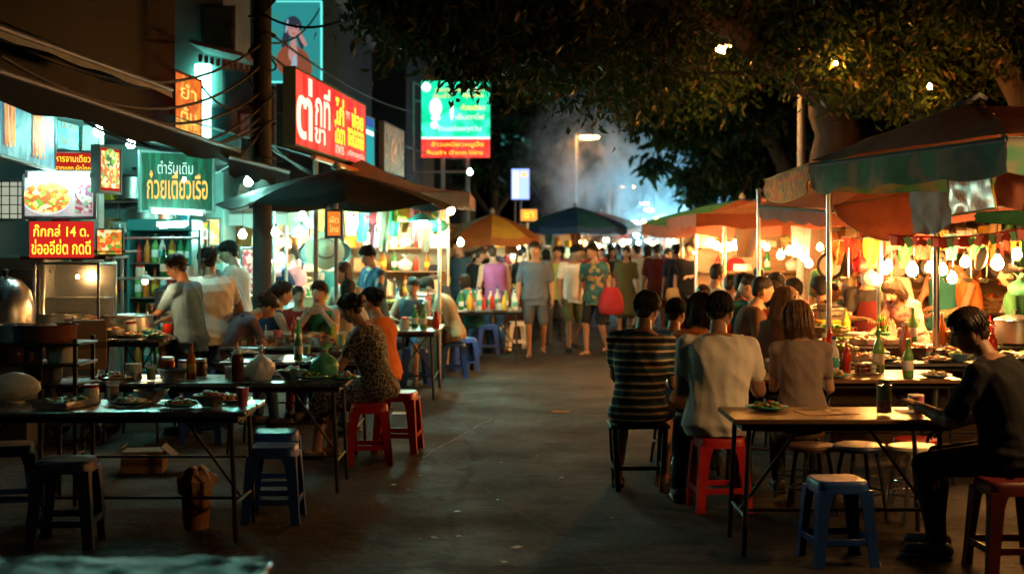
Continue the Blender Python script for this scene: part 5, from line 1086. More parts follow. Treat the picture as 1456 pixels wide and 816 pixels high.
def cart_stall():
    # food cart with red sign and glass case
    cx, Y = X(108, 12.2), 12.2; w = .56; o = thing('food_cart', 'glass cased food cart under a red sign with yellow letters', 'cart', (cx, Y, 0))
    global PROTO_CART; PROTO_CART = o; MB().box((0, 0, .52), (w, .55, .78), .012).build('cart_body', C_['steel'], o)
    for sx in (-1, 1):
        for sy in (-1, 1):
            wl = MB().cyl((sx * .22, sy * .3 - .02, .09), (sx * .22, sy * .3 + .02, .09), .09, n=20).build('wheel', C_['rubber'], o); MB().cyl((sx * .22, sy * .3 - .024, .09), (sx * .22, sy * .3 + .024, .09), .04, n=14).build('hub', C_['steel'], wl)
    mb = MB()
    for sx in (-1, 1):
        for sy in (-1, 1): mb.box((sx * (w / 2 - .012), sy * .26, 1.21), (.022, .022, .6), .003)
    for z in (.925, 1.50):
        for s in (-1, 1): mb.box((0, s * .26, z), (w - .05, .022, .022), .003); mb.box((s * (w / 2 - .012), 0, z), (.022, .5, .022), .003)
    mb.build('case_frame', C_['steel'], o); MB().box((0, -.262, 1.21), (w - .06, .004, .54)).build('glass_pane', M('thin_glass', (.75, .9, .88), .03, var=0, alpha=.12), o)
    MB().box((0, .255, 1.21), (w - .06, .006, .54)).build('back_panel', C_['steel'], o); MB().box((0, 0, 1.55), (w + .16, .72, .03), .006).build('roof', C_['wood_dark'], o)
    red = ME('sign_red_cart', (.56, .018, .012), 1.0); yl = ME('sign_yellow', (1., .70, .06), 1.5)
    sb = MB().box((-.0, -.385, 1.70), (.53, .03, .30), .004).build('sign_board', red, o); h = bpy.data.objects.new('sign_face', None); 
    bpy.data.objects.remove(h)
    text('ก๊กกล่ 14 ด.', sb, -.0, 1.775, .46, .10, yl, -.402, bold=.012); text('ข่อออีย่ต กดดี', sb, 0, 1.64, .49, .125, yl, -.402, bold=.012)
    fb = MB().box((.40, -.38, 1.68), (.23, .03, .23), .004).build('picture_board', C_['plaster_teal'], o); MB().box((.40, -.397, 1.68), (.2, .006, .2)).build('picture', MATS['food_photo'], fb)
    MB().box((.40, -.2, 1.60), (.26, .4, .02), .003).build('side_shelf', C_['wood_dark'], o)
    for i, (k, x, y, z) in enumerate((('open steel pot', -.13, 0, .91), ('basket of fruit', .12, .05, .91), ('white jar', .0, -.17, .91), ('bowl of noodles', .2, -.14, .91))): put(k, (cx + x, Y + y, z + .004), label=f'{k} behind the glass of the food cart')
    bulb('soft', (cx, Y + .05, 1.38), 'warm bulb inside the glass case of the food cart', None, .3)
    # steel cabinet and drum
    o = thing('steel_cabinet', 'tall stainless cabinet beside the food cart', 'cabinet', (X(30, 12.3), 12.4, 0)); MB().box((0, 0, .78), (.5, .5, 1.56), .015).build('cabinet_body', C_['steel'], o); MB().box((.02, -.262, .85), (.40, .02, 1.2), .006).build('door', C_['steel_dark'], o); MB().box((.16, -.285, .9), (.02, .03, .2), .004).build('handle', C_['steel'], o)
    o = thing('steel_drum', 'domed steel cooking drum standing before the tall cabinet', 'drum', (X(8, 11.6), 11.6, 0)); MB().lathe([(.001, .8), (.2, .8), (.23, .84), (.235, 1.12), (.2, 1.28), (.12, 1.37), (.03, 1.40), (.001, 1.4)], n=30).build('drum_shell', C_['steel'], o); MB().box((0, 0, .4), (.5, .46, .78), .01).build('stand', C_['iron_grey'], o); MB().lathe([(.02, 1.39), (.02, 1.43), (.035, 1.45), (.001, 1.465)], n=12).build('knob', C_['iron_black'], o)
    # cook's counter
    x0, x1 = X(152, 12.2), X(247, 12.2); T = table("cook's counter heaped with bowls beside the food cart", x0, x1, 11.85, 12.55, .87, C_['table_steel'], name='cook_counter'); zc = .875
    o = thing('steel_shelf', 'steel hutch with hanging ladles behind the cook counter', 'shelf', ((x0 + x1) / 2 - .05, 13.1, 0)); 
    for z in (1.0, 1.35, 1.72): MB().box((0, 0, z), (.8, .3, .02), .004).build('shelf_board', C_['steel'], o)
    for x in (-.39, .39):
        for y in (-.13, .13): MB().box((x, y, .9), (.025, .025, 1.8), .003).build('post', C_['steel'], o)
    clutter("the cook's counter", [(x0 + .1, 12.05, zc), (x0 + .26, 12.0, zc), (x0 + .40, 12.1, zc), (x0 + .5, 11.95, zc), (x0 + .14, 12.35, zc), (x0 + .32, 12.32, zc), (x0 + .48, 12.38, zc), (x0 + .22, 12.15, zc)], ['bowl of noodles', 'plate of red prawns', 'bowl of green salad', 'plate of leafy greens', 'open steel pot', 'brown sauce bottle', 'red chilli jar', 'white jar'], 'food on the cook counter')
    clutter('the steel hutch', [(x0 + .05 + k * .11, 13.1, 1.012 if k % 2 else 1.362) for k in range(7)], ['white jar', 'dark jar', 'green glass bottle', 'steel pot', 'tissue roll', 'red chilli jar', 'amber glass bottle'], 'goods on the steel hutch')
    bulb('warmshade', at(206, 400, 12.1), "warm shaded bulb low over the cook's counter", None, .55)
    for p, lab, Y in (((140, 188), 'cool bulb nearest the blue banner under the black awning', 12.4), ((186, 205), 'cool bulb under the black awning, next along from the banner one', 13.2), ((353, 259), 'starry cool bulb beside the utility pole', 14.4), ((392, 331), 'cool bulb low at the left rim of the black umbrella', 16.2), ((345, 334), 'cool bulb behind the worker in white', 16.6)): bulb('cool', at(*p, Y), lab, None, .95)
    tube_lamp('white tube lamp over the steel hutch', at(222, 322, 13), at(268, 320, 13.1))
    # goods on the end wall of the cook stall
    o = thing('wall_shelf', 'two tier wall shelf crammed with boxes under the black awning', 'shelf', (X(165, 15.2), 15.2, 0))
    for z in (1.78, 2.12): MB().box((0, 0, z), (1.25, .26, .02), .004).build('shelf_board', C_['steel'], o)
    for x in (-.6, 0, .6): MB().box((x, .1, 1.95), (.025, .025, .8), .003).build('bracket', C_['steel'], o)
    for z, nm in ((1.792, 'lower'), (2.132, 'upper')): clutter(f'the {nm} tier of the wall shelf', [(X(165, 15.2) - .55 + k * .15, 15.18, z) for k in range(8)], pick(8, ['white foam box', 'brown carton', 'steel pot', 'yellow plastic box', 'red carrier bag', 'white jar', 'clear water bottle', 'tissue roll', 'green carrier bag']), 'goods on the wall shelf', (1.0, 1.4))
    for i in range(8): k = ('ladle', 'pan')[i % 2]; inst(k, b_ladle if i % 2 == 0 else b_pan, (X(165, 14.9) - .5 + i * .16, 14.95, 1.70 if i % 2 == 0 else 1.45), 0, f'{("ladle", "frying pan")[i % 2]} hung under the wall shelf, {["first", "first", "second", "second", "third", "third", "last", "last"][i]} from the cart', ('ladle', 'pan')[i % 2], 'tools under the wall shelf', name=('ladle', 'frying_pan')[i % 2])
    for i, (px, py, w_, h_, c1) in enumerate(((112, 330, .0, .0, 0), (176, 392, .22, .3, 1), (205, 352, .18, .24, 2), (222, 378, .2, .26, 3))):
        if w_: sign(f'{["", "orange", "yellow", "pink"][c1]} menu card taped to the end wall behind the cook', at(px, py, 15.3), w_, h_, 0, M(['', 'card_orange', 'card_yellow', 'card_pink'][c1], [(0, 0, 0), (.6, .2, .04), (.65, .45, .08), (.55, .16, .16)][c1], .7, var=.4, vs=14), name='menu_card', cat='card', depth=.01)
    clutter('the upper rack in the glass case', [(cx - .2 + k * .1, Y + .12, 1.214) for k in range(5)], ['steel pot', 'white jar', 'red chilli jar', 'empty steel bowl', 'bowl of noodles'], 'pots in the glass case', (.55, .75)); MB().box((0, .12, 1.2), (w - .06, .24, .012), .002).build('case_shelf', C_['steel'], PROTO_CART)
    # wall goods behind: speaker box, chiller
    cxx = X(235, 14.6); o = thing('drinks_chiller', 'tall open drinks chiller packed with bottles at the back of the cook stall', 'chiller', (cxx, 14.6, 0)); mb = MB()
    tq = M('chiller_teal', (.02, .16, .17), .4, var=.2); MB().box((0, .25, .95), (.66, .04, 1.9), .01).build('back_panel', tq, o); MB().box((0, 0, .2), (.66, .5, .4), .01).build('base_cabinet', tq, o); MB().box((0, 0, 1.86), (.66, .5, .12), .01).build('top_panel', tq, o)
    for sx in (-1, 1): MB().box((sx * .315, 0, 1.1), (.03, .5, 1.4), .006).build('side_panel', tq, o)
    for q, z in enumerate((.42, .78, 1.13, 1.48)):
        if q: MB().box((0, 0, z - .008), (.6, .46, .012), .002).build('shelf', C_['steel'], o)
        clutter(f'the {["bottom", "second", "third", "top"][q]} chiller shelf', [(cxx - .25 + k * .085, 14.5 + U(-.04, .04), z) for k in range(7)], pick(7, ['green glass bottle', 'amber glass bottle', 'clear water bottle', 'orange drink bottle', 'green drink bottle', 'red sauce bottle']), 'bottles in the drinks chiller', (.95, 1.1))
    tag(MB().box((X(262, 14.9), 14.9, 1.2), (.09, .09, 2.4), .006).build('post', M('paint_blue', (.03, .22, .32), .5)), 'blue painted post at the edge of the cook stall', 'post'); bpy.data.objects['post'].name = 'painted_post'
    bulb('cool', (-3.45, 7.0, 2.35), 'added unseen cool bulb under the awning beyond the blue banner', None, .25)  # unseen bulb added outside the view to light the near left tables
    o = thing('wall_fan', 'grey wall fan under the black awning', 'fan', at(120, 190, 13.2)); MB().tube([(.1 * math.cos(t), 0, .13 * math.sin(t)) for t in [j * math.pi / 10 for j in range(21)]], .016, 8).build('cage', C_['iron_grey'], o); mb = MB(); [mb.box((.045 * math.cos(a), 0, .045 * math.sin(a)), (.08, .008, .04), .002, Matrix.Rotation(-a, 3, 'Y')) for a in (0, 2.09, 4.19)]; mb.build('blade', C_['plastic_teal'], o)

STRIP_C = [('canvas_orange', 'orange'), ('canvas_red', 'red'), ('canvas_rust', 'rust'), ('canvas_yellow', 'yellow'), ('canvas_teal', 'teal'), ('plastic_pink', 'pink'), ('canvas_sand', 'sand'), ('plastic_green', 'green')]
def hang_strip(m, p, l, w, lab, group):
    o = thing('hanging_cloth', lab, 'cloth', p, U(-.4, .4), group); mb = MB(); rg = []
    for i in range(8): t = i / 7; rg.append([V((w * (q / 5 - .5) * (1 - .25 * t), .02 * math.sin(q * 1.9 + t * 4), -l * t)) for q in range(6)])
    mb.sheet(rg); mb.sheet([[p_ + V((0, .006, 0)) for p_ in reversed(r)] for r in rg]); mb.build('drape', C_[m], o, ang=80); MB().cyl((-w * .5, 0, .008), (w * .5, 0, .008), .008, n=6).build('rod', C_['iron_grey'], o); return o
def b_ladle(o):
    MB().tube([(0, 0, .0), (.004, 0, -.16), (0, 0, -.27)], .006, 6).build('handle', C_['steel'], o); MB().lathe([(.001, -.05), (.03, -.045), (.05, -.01), (.047, -.01), (.028, -.041), (.001, -.045)], (0, -.045, -.27), 16).build('ladle_bowl', C_['steel'], o)
def b_pan(o):
    MB().lathe([(.001, 0), (.11, .0), (.14, .03), (.137, .032), (.108, .006), (.001, .005)], (0, 0, 0), 24, rot=Matrix.Rotation(math.pi / 2, 3, 'X')).build('pan_dish', C_['steel_dark'], o); MB().tube([(0, 0, .13), (0, .0, .3)], .011, 8).build('handle', C_['iron_black'], o)

def big_stall(name, lab, x0, x1, y0, y1, zr, goods, cool, back, side, bwf=1.):
    """posts, counter round the street side, back wall with shelves"""
    o = thing('food_stall', lab, 'stall', ((x0 + x1) / 2, (y0 + y1) / 2, 0)); cx, cy = (x0 + x1) / 2, (y0 + y1) / 2; w, d = x1 - x0, y1 - y0
    for sx in (-1, 1):
        for sy in (-1, 1): MB().cyl((sx * (w / 2 - .03), sy * (d / 2 - .03), 0), (sx * (w / 2 - .03), sy * (d / 2 - .03), zr), .022, n=10).build('post', C_['steel'], o)
    MB().box((0, -d / 2 + .28, .41), (w - .1, .48, .8), .01).build('counter', C_['wood_dark'], o); MB().box((0, -d / 2 + .28, .825), (w, .56, .03), .006).build('counter_top', C_['table_steel'], o)
    sx = -side; MB().box((sx * (w / 2 - .28), .25, .41), (.46, d - 1.1, .8), .01).build('side_counter', C_['wood_dark'], o); MB().box((sx * (w / 2 - .28), .28, .826), (.54, d - 1.12, .03), .006).build('counter_top', C_['table_steel'], o)
    bw = w * bwf; bx = w / 2 - bw / 2; MB().box((bx, d / 2 - .02, zr / 2), (bw, .04, zr), .004).build('back_wall', C_[back], o)
    for z in (.95, 1.3, 1.62, 1.92):
        if z < zr - .1: MB().box((bx, d / 2 - .2, z), (bw - .1, .3, .02), .004).build('shelf', C_['wood'], o)
    for s in (-1, 1): MB().tube([(-w / 2, s * (d / 2 - .03), zr - .02), (w / 2, s * (d / 2 - .03), zr - .02)], .015, 6).build('rail', C_['steel'], o)
    return o

FAR_GOODS = ['white foam box', 'brown carton', 'steel pot', 'green glass bottle', 'red sauce bottle', 'clear water bottle', 'basket of greens', 'white carrier bag', 'amber glass bottle', 'yellow plastic box', 'bowl of noodles', 'red carrier bag', 'basket of fruit', 'tray of red chillies', 'tray of green vegetables']
def right_stalls():
    # first stall
    st = big_stall('a', 'first right stall, brightest, counter heaped with food under bare warm bulbs', 2.55, 6.2, 11.55, 14.9, 2.25, None, 0, 'wood', 1, .70)
    ks = ['tray of red chillies', 'tray of skewered meat', 'bowl of green salad', 'red sauce bottle', 'tub of green stalks', 'steel bowl of red curry', 'basket of fruit', 'plate of leafy greens', 'green drink bottle', 'orange drink bottle', 'tray of fried noodles', 'white jar', 'empty steel bowl', 'tray of green vegetables', 'yellow sauce bottle', 'pink plastic cup', 'white foam box', 'red chilli jar', 'yellow plastic box', 'white carrier bag', 'basket of greens', 'condiment caddy', 'steel pot']
    clutter('the front counter of the first right stall', spots(2.65, 5.4, 11.6, 12.0, .845, 34, .15), pick(34, ks), 'food on the first right counter')
    clutter('the side counter of the first right stall', spots(2.62, 3.0, 12.3, 14.2, .845, 16, .18), pick(16, ks), 'food on the first right side counter')
    for z, nm in ((.965, 'lowest'), (1.315, 'second'), (1.635, 'third'), (1.935, 'top')): clutter(f'the {nm} back shelf of the first right stall', [(3.75 + k * .14 + U(-.03, .03), 14.68 + U(-.05, .05), z) for k in range(16)], pick(16, FAR_GOODS + ['condiment caddy', 'dark jar', 'white jar', 'tissue roll', 'orange drink bottle', 'green drink bottle']), 'goods on the first right shelves', (1.15, 1.6))
    # trays on the long food table
    clutter('the long food table', spots(2.3, 4.5, 10.85, 11.28, .765, 24, .17), pick(24, ['tray of green vegetables', 'tray of red chillies', 'tray of skewered meat', 'plate of leafy greens', 'steel bowl of red curry', 'bowl of green salad', 'plate of fried meat', 'red sauce bottle', 'orange drink bottle', 'basket of greens', 'plate of white rice']), 'dishes on the long food table')
    clutter('the diners table by the white T-shirt', spots(1.5, 3.0, 9.82, 10.5, .733, 20, .15), pick(20, ['plate of leafy greens', 'plate of white rice', 'bowl of noodles', 'tumbler of iced tea', 'red sauce bottle', 'plate of red prawns', 'clear water bottle', 'steel bowl of red curry', 'condiment caddy', 'tumbler of cola', 'green drink bottle']), 'meal on the diners table')
    clutter('the far diners table', spots(X(1045, 12.6), X(1150, 12.6), 12.3, 13.2, .743, 12, .16), pick(12, ['bowl of noodles', 'red sauce bottle', 'tumbler of iced tea', 'plate of fried meat', 'condiment caddy', 'tissue roll', 'plate of leafy greens']), 'meal on the far diners table')
    put('orange drink bottle', (X(1185, 9.5), 9.72 + .06, .733), label='tall orange sauce bottle with white cap beside the grey shirted woman', scale=1.15)
    o = thing('drink_jar', 'glass jar of green drink with a red bottom, alone on the nearest right table', 'jar', (X(1257, 7.72), 7.72, .733)); MB().lathe([(.001, 0), (.038, 0), (.042, .006), (.043, .185), (.040, .187), (.039, .012), (.001, .009)], n=20).build('glass_wall', C_['glass'], o); MB().lathe([(.001, .0095), (.0385, .0095), (.0395, .075), (.001, .076)], n=18).build('red_fruit', C_['food_red'], o); MB().lathe([(.001, .0765), (.0395, .0765), (.0395, .16), (.001, .161)], n=18).build('green_drink', C_['liquid_green'], o); mb = MB(); [mb.ell((U(-.02, .02), U(-.02, .02), .16 + U(0, .02)), (.016, .014, .01), 7, 5) for _ in range(7)]; mb.build('mint_leaves', C_['food_greens'], o)
    put('pink plastic cup', (X(1302, 7.8), 7.75, .733), label='small cup by the elbow of the person in the dark jacket', scale=.8); put('plate of leafy greens', (X(1090, 7.9), 7.9, .733), label='flat teal plate at the left end of the nearest right table'); o = tag(MB().box((0, 0, .0015), (.30, .2, .003)).build('paper_menu', M('paper_orange', (.55, .30, .14), .6, var=.3, vs=12)), 'orange tinted paper sheet lying on the nearest right table', 'paper'); o.location = (X(1175, 7.8), 7.8, .7305); o.rotation_euler.z = .2
    o = MB(); o.sheet([[V((-.06 + .03 * i, -.05 + .025 * j, .004 + .022 * abs(noise.noise(V((i * .9, j * .9, 3)))))) for j in range(5)] for i in range(5)]); o = tag(o.build('napkin', C_['paper']), 'crumpled white napkin beside the small cup on the nearest right table', 'napkin'); o.location = (X(1285, 7.85), 7.82, .7305)
    put('tissue roll', (X(1308, 7.9), 7.98, .733), label='pale roll beside the small cup on the nearest right table', scale=.8)
    put('open steel pot', (X(1000, 11.3), 11.3, .76), label='copper toned pot on the small stand behind the dark haired diner', scale=.9)
    o = thing('burner_stand', 'small dark stand carrying the pot behind the dark haired diner', 'stand', (X(1000, 11.3), 11.3, 0)); MB().box((0, 0, .745), (.75, .5, .025), .004).build('stand_top', C_['iron_black'], o); [MB().cyl((sx * .33, sy * .2, 0), (sx * .3, sy * .2, .735), .015).build('leg', C_['iron_black'], o) for sx in (-1, 1) for sy in (-1, 1)]
    # bulbs
    B = [(1258, 383, 11.9, 'warm', 'first warm bulb from the grey pole, over the tray of stalks'), (1262, 379, 12.3, 'warm', 'warm bulb almost touching the first one behind the grey pole'), (1297, 384, 12.0, 'warm', 'large warm bulb between the two grey posts'), (1340, 384, 12.0, 'warm', 'warm bulb just right of the front post'), (1354, 396, 12.4, 'warm', 'lowest warm bulb behind the front post'), (1372, 373, 12.6, 'warm', 'warm bulb hung over the pink clothed vendor'), (1418, 375, 11.7, 'soft', 'biggest warm bulb beside the straw scoop'), (1446, 362, 12.9, 'warm', 'warm bulb at the right edge of the stall'), (1322, 381, 13.0, 'warm', 'small warm bulb deep behind the front post'),
         (1110, 363, 17, 'warm', 'left bulb of the warm cluster over the far diners'), (1122, 357, 17, 'warm', 'top bulb of the warm cluster over the far diners'), (1134, 358, 17.3, 'warm', 'second top bulb of the warm cluster over the far diners'), (1143, 366, 17, 'warm', 'right bulb of the warm cluster over the far diners'), (1150, 375, 17.2, 'warm', 'lowest bulb of the warm cluster over the far diners'), (1203, 364, 15.6, 'warm', 'lone warm bulb between the cluster and the grey pole')]
    for k, (x, y, z) in enumerate(((3.35, 8.6, 1.95), (3.9, 9.6, 1.9), (4.4, 8.3, 1.95), (3.55, 6.9, 2.05))): bulb('warm' if k < 3 else 'soft', (x, y, z), f'added unseen warm bulb by the large canopy, {["first", "second", "third", "fourth"][k]} of four', 'added bulbs by the large canopy', .5 if k < 3 else 1.75)  # unseen bulbs added past the right frame edge to light the nearest diners
    for px, py, Y, k, lab in B: bulb(k, at(px, py, Y), lab, 'warm bulbs of the right stalls', 1.15 if 'biggest' in lab or 'large' in lab else .95)
    for px, lab in ((1331, 'front grey post carrying the first right canopy'), (1251, 'rear grey post beside the first warm bulb')):
        Y = 11.4 if px > 1300 else 12.6; o = MB().cyl((X(px, Y), Y, 0), (X(px, Y), Y, 1.95), .028, n=12).build('canopy_post', C_['steel']); tag(o, lab, 'post')
    # hanging goods
    for i in range(20):
        px = 1195 + i * 13.2 + U(-4, 4); m, c = STRIP_C[i % 8]; hang_strip(m, at(px, U(326, 345), 12.2 + .7 * (i % 3)), U(.12, .36), U(.07, .16), uniq(f'{c} cloth strip hanging from the canopy {"near the straw scoop" if px > 1390 else "over the pink clothed vendor" if px > 1340 else "between the two grey posts" if px > 1255 else "left of the rear grey post"}', [f'{q} {c} cloth strip hanging among the right stall bulbs' for q in ('narrow', 'short', 'longest', 'torn')]), 'cloth strips in the right stall')
    for i in range(22):
        px = 1190 + i * 12.5 + U(-4, 4); m, c = STRIP_C[(i * 3) % 8]; hang_strip(m, at(px, U(318, 336), 14.35 + .1 * (i % 2)), U(.3, .6), U(.1, .2), uniq(f'{c} cloth on the back rail {"right of" if px > 1340 else "between" if px > 1255 else "left of"} the grey posts', [f'{q} {c} cloth on the back rail of the first right stall' for q in ('narrow', 'short', 'longest', 'torn')]), 'cloths on the back rail')
    for i in range(9): px = 1210 + i * 28 + U(-6, 6); inst('ladle', b_ladle, at(px, 352, 12.9), U(0, 6), uniq(f'steel ladle hanging {["left of the rear post", "beside the rear post", "under the orange strip", "between the posts", "left of the front post", "right of the front post", "above the pink clothed vendor", "left of the straw scoop", "right of the straw scoop"][i]}'), 'ladle', 'hanging ladles')
    for i in range(6): inst('pan', b_pan, at(1180 + i * 48, 378, 14.3), 0, f'dark frying pan hanging on the stall back wall, {["first", "second", "third", "fourth", "fifth", "sixth"][i]} from the street', 'pan', 'hanging pans', name='frying_pan')
    for px, py, k, lab in ((1449, 405, 'green carrier bag', 'green bag hanging at the right edge of the first stall'), (1237, 392, 'white carrier bag', 'white bag hanging beside the rear grey post'), (1222, 372, 'red carrier bag', 'red bag hanging left of the rear grey post')): put(k, at(px, py + 15, 12.2), label=lab, scale=.9)
    o = thing('straw_scoop', 'pale straw scoop hanging beside the biggest warm bulb', 'scoop', at(1395, 368, 11.6), .5); MB().ell((0, 0, 0), (.06, .035, .1), 16, 10, Matrix.Rotation(.5, 3, 'Y')).build('scoop_bowl', C_['foam'], o); MB().tube([(.04, 0, .08), (.07, 0, .2)], .008, 6).build('handle', C_['wood'], o)
    # canopies of the first right stall
    def canopy(lab, P, ridge, m, mv, val, name='stall_canopy', scal=.03, posts=None, bulge=.09):
        """P: the four eave corners (nearest street corner first, then away along the street, round); ridge: two points"""
        o = thing(name, lab, 'canopy', (0, 0, 0)); A, B, C, D = [V(p) for p in P]; r0, r1 = V(ridge[0]), V(ridge[1]); mb = MB()
        def face(a, b, c, d, mi, n=10):      # eave a-b, ridge d-c, with sag
            g = []
            for i in range(n + 1):
                u = i / n; p, q = a.lerp(b, u), d.lerp(c, u); g.append([p.lerp(q, s) + V((0, 0, bulge * math.sin(math.pi * s) * (.35 + .65 * math.sin(math.pi * u)) + .02 * noise.noise(V((u * 5, s * 4, a.x))))) for s in [k / 8 for k in range(9)]])
            mb.sheet(g, mi)
        face(A, B, r0, r0, 0); face(B, C, r1, r0, 1); face(C, D, r1, r1, 0); face(D, A, r0, r1, 1)
        mb.build('canvas', m, o, ang=70); vb = MB()
        for a, b in ((A, B), (B, C), (C, D), (D, A)):
            g = []
            for i in range(17):
                u = i / 16; p = a.lerp(b, u) - V((0, 0, .012)); d = (b - a).normalized(); nrm = V((d.y, -d.x, 0)); wv = .02 * math.sin(u * 21) + .015 * noise.noise(V((u * 9, a.x, a.y)))
                g.append([p, p + nrm * (wv * .5 - .01) - V((0, 0, val * .5)), p + nrm * wv - V((0, 0, val * (1 + .18 * noise.noise(V((u * 6, a.y, 2)))) + scal * abs(math.sin(u * 12.5))))])
            vb.sheet(g)
        vb.build('valance', mv, o, ang=70); mb = MB()
        for a, b in ((A, B), (B, C), (C, D), (D, A), (A, r0), (B, r0), (C, r1), (D, r1), (r0, r1)): mb.tube([a - V((0, 0, .03)), b - V((0, 0, .03))], .014, 6)
        mb.build('frame', C_['iron_grey'], o)
        for p in posts if posts is not None else (A, B, C, D): p = V(p); MB().cyl((p.x, p.y, 0), (p.x, p.y, p.z - .03), .02, n=8).build('post', C_['iron_grey'], o)
        return o
    rustm = [M('canvas_roof', (.17, .10, .07), .8, var=.35, vs=2.5, bump=.4, bs=9, transl=.06), M('canvas_roof_red', (.28, .095, .055), .8, var=.35, vs=2.5, bump=.4, bs=9, transl=.06)]
    grn = MPAT('valance_green', [(.02, .12, .07), (.03, .20, .11), (.02, .13, .08), (.16, .17, .12), (.03, .18, .10)], 'noise', 2.2, rough=.75, transl=.25)
    ca = canopy('large dark canopy with green valance over the first right stall', ((2.68, 7.7, 2.25), (2.14, 10.2, 2.25), (5.7, 10.7, 2.25), (6.0, 7.9, 2.25)), ((2.98, 9.0, 2.53), (5.4, 9.3, 2.53)), rustm, grn, .19, posts=((5.7, 10.7, 2.25), (6.0, 7.9, 2.25)))
    o = MB().tube([(2.80, 9.0, 2.53), (2.9, 8.98, 2.56), (2.95, 8.98, 2.6), (3.0, 8.98, 2.57)], .018, 8).build('finial', C_['foam'], ca)
    # patched orange flap at the far corner, red lower canopy, hanging plastic, dark flap
    def flap(lab, pts, m, name='tarp_flap', edge=None, n=12, sag=.05, cat='tarp', wav=.03):
        o = thing(name, lab, cat, (0, 0, 0)); a, b, c, d = [V(p) for p in pts]; g = []
        for i in range(n + 1):
            u = i / n; p, q = a.lerp(b, u), d.lerp(c, u); g.append([p.lerp(q, s) + V((.03 * noise.noise(V((u * 4, s * 3, a.x))), wav * math.sin(u * 14 + s * 2) * s + .03 * noise.noise(V((u * 6, s * 5, a.z))), -sag * math.sin(math.pi * u) * s)) for s in [k / 8 for k in range(9)]])
        mb = MB(); mb.sheet(g); mb.build('sheet', m, o, ang=80)
        if edge: e = MB(); e.tube([r[0] for r in g], .007, 5); e.tube([r[-1] for r in g], .007, 5); e.tube(g[0], .007, 5); e.tube(g[-1], .007, 5); e.build('piping', edge, o)
        return o
    pat = MPAT('flap_pattern', [(.50, .20, .05), (.08, .17, .07), (.42, .26, .06), (.35, .10, .04), (.10, .20, .12)], 'noise', 6, rough=.8, transl=.3)
    flap('orange and green patched flap at the far corner of the large canopy', ((2.14, 10.2, 2.24), (2.19, 12.3, 2.22), (2.20, 12.4, 2.06), (2.13, 10.25, 2.03)), pat, edge=C_['canvas_yellow'])
    canopy('lower rust red canopy hanging beneath the large one', ((X(1180, 12.), 12., Z(297, 12.)), (X(1080, 14.2), 14.2, Z(290, 14.2)), (5.2, 14.6, 2.05), (5.2, 12., 2.05)), ((X(1290, 13), 13, Z(248, 13)), (4.7, 13, Z(248, 13))), [C_['canvas_rust'], C_['canvas_rust']], C_['canvas_rust'], .12, posts=((5.2, 14.6, 2.05), (5.2, 12., 2.05)))
    flap('sagging orange red tarpaulin with ragged bottom over the warm bulbs', (at(1182, 292, 11.9), at(1338, 268, 11.3), at(1330, 318, 11.4), at(1196, 312, 11.9)), M('tarp_rust', (.26, .075, .035), .75, var=.35, vs=3, bump=.4, bs=10, transl=.06), edge=C_['canvas_sand'], sag=.16)
    flap('grimy grey tarpaulin strip between red tarpaulin and hanging clear plastic', (at(1290, 262, 11.2), at(1350, 250, 10.6), at(1352, 318, 10.6), at(1300, 330, 11.2)), M('tarp_grimy', (.10, .06, .042), .6, var=.4, vs=5, bump=.4, bs=9, transl=.1), sag=.05)
    flap('clear plastic sheet with yellow piping hanging from the large canopy', (at(1345, 240, 8.9), at(1412, 217, 8.1), at(1414, 296, 8.1), at(1352, 307, 8.9)), MPAT('plastic_streak', [(.10, .05, .035), (.22, .21, .17), (.14, .07, .05), (.34, .34, .28), (.12, .11, .09)], 'noise', 7, rough=.25, stretch=(3, 3, .5), transl=.25), edge=C_['canvas_yellow'], sag=.0, name='plastic_sheet')
    flap('dark brown red flap hanging beyond the clear plastic sheet', (at(1415, 212, 8.1), at(1510, 205, 7.9), at(1510, 300, 7.9), at(1418, 292, 8.1)), M('canvas_maroon', (.12, .035, .02), .8, var=.3, vs=3, bump=.4, transl=.2), sag=.02)
    flap('green strip of canvas low behind the dark brown flap', (at(1385, 302, 10.), at(1500, 296, 9.6), at(1500, 320, 9.6), at(1388, 316, 10.)), C_['canvas_green'], sag=.01)
    # bunting
    o = thing('bunting', 'sagging rope of red and pink scraps under the right canopies', 'bunting', (0, 0, 0)); pts = [at(1262 + 200 * t, 334 - 10 * t + 8 * math.sin(math.pi * t), 11.3 - .6 * t) for t in [i / 20 for i in range(21)]]; MB().tube(pts, .008, 5).build('rope', C_['canvas_red'], o); mb = MB()
    for i, p in enumerate(pts[1:-1]): mb.box(p - V((0, 0, .04)), (U(.04, .08), .008, U(.05, .09)), .0, Matrix.Rotation(U(-.5, .5), 3, 'Y'), m=i % 3)
    mb.build('pennant', [C_['plastic_pink'], C_['canvas_red'], C_['plastic_green']], o)

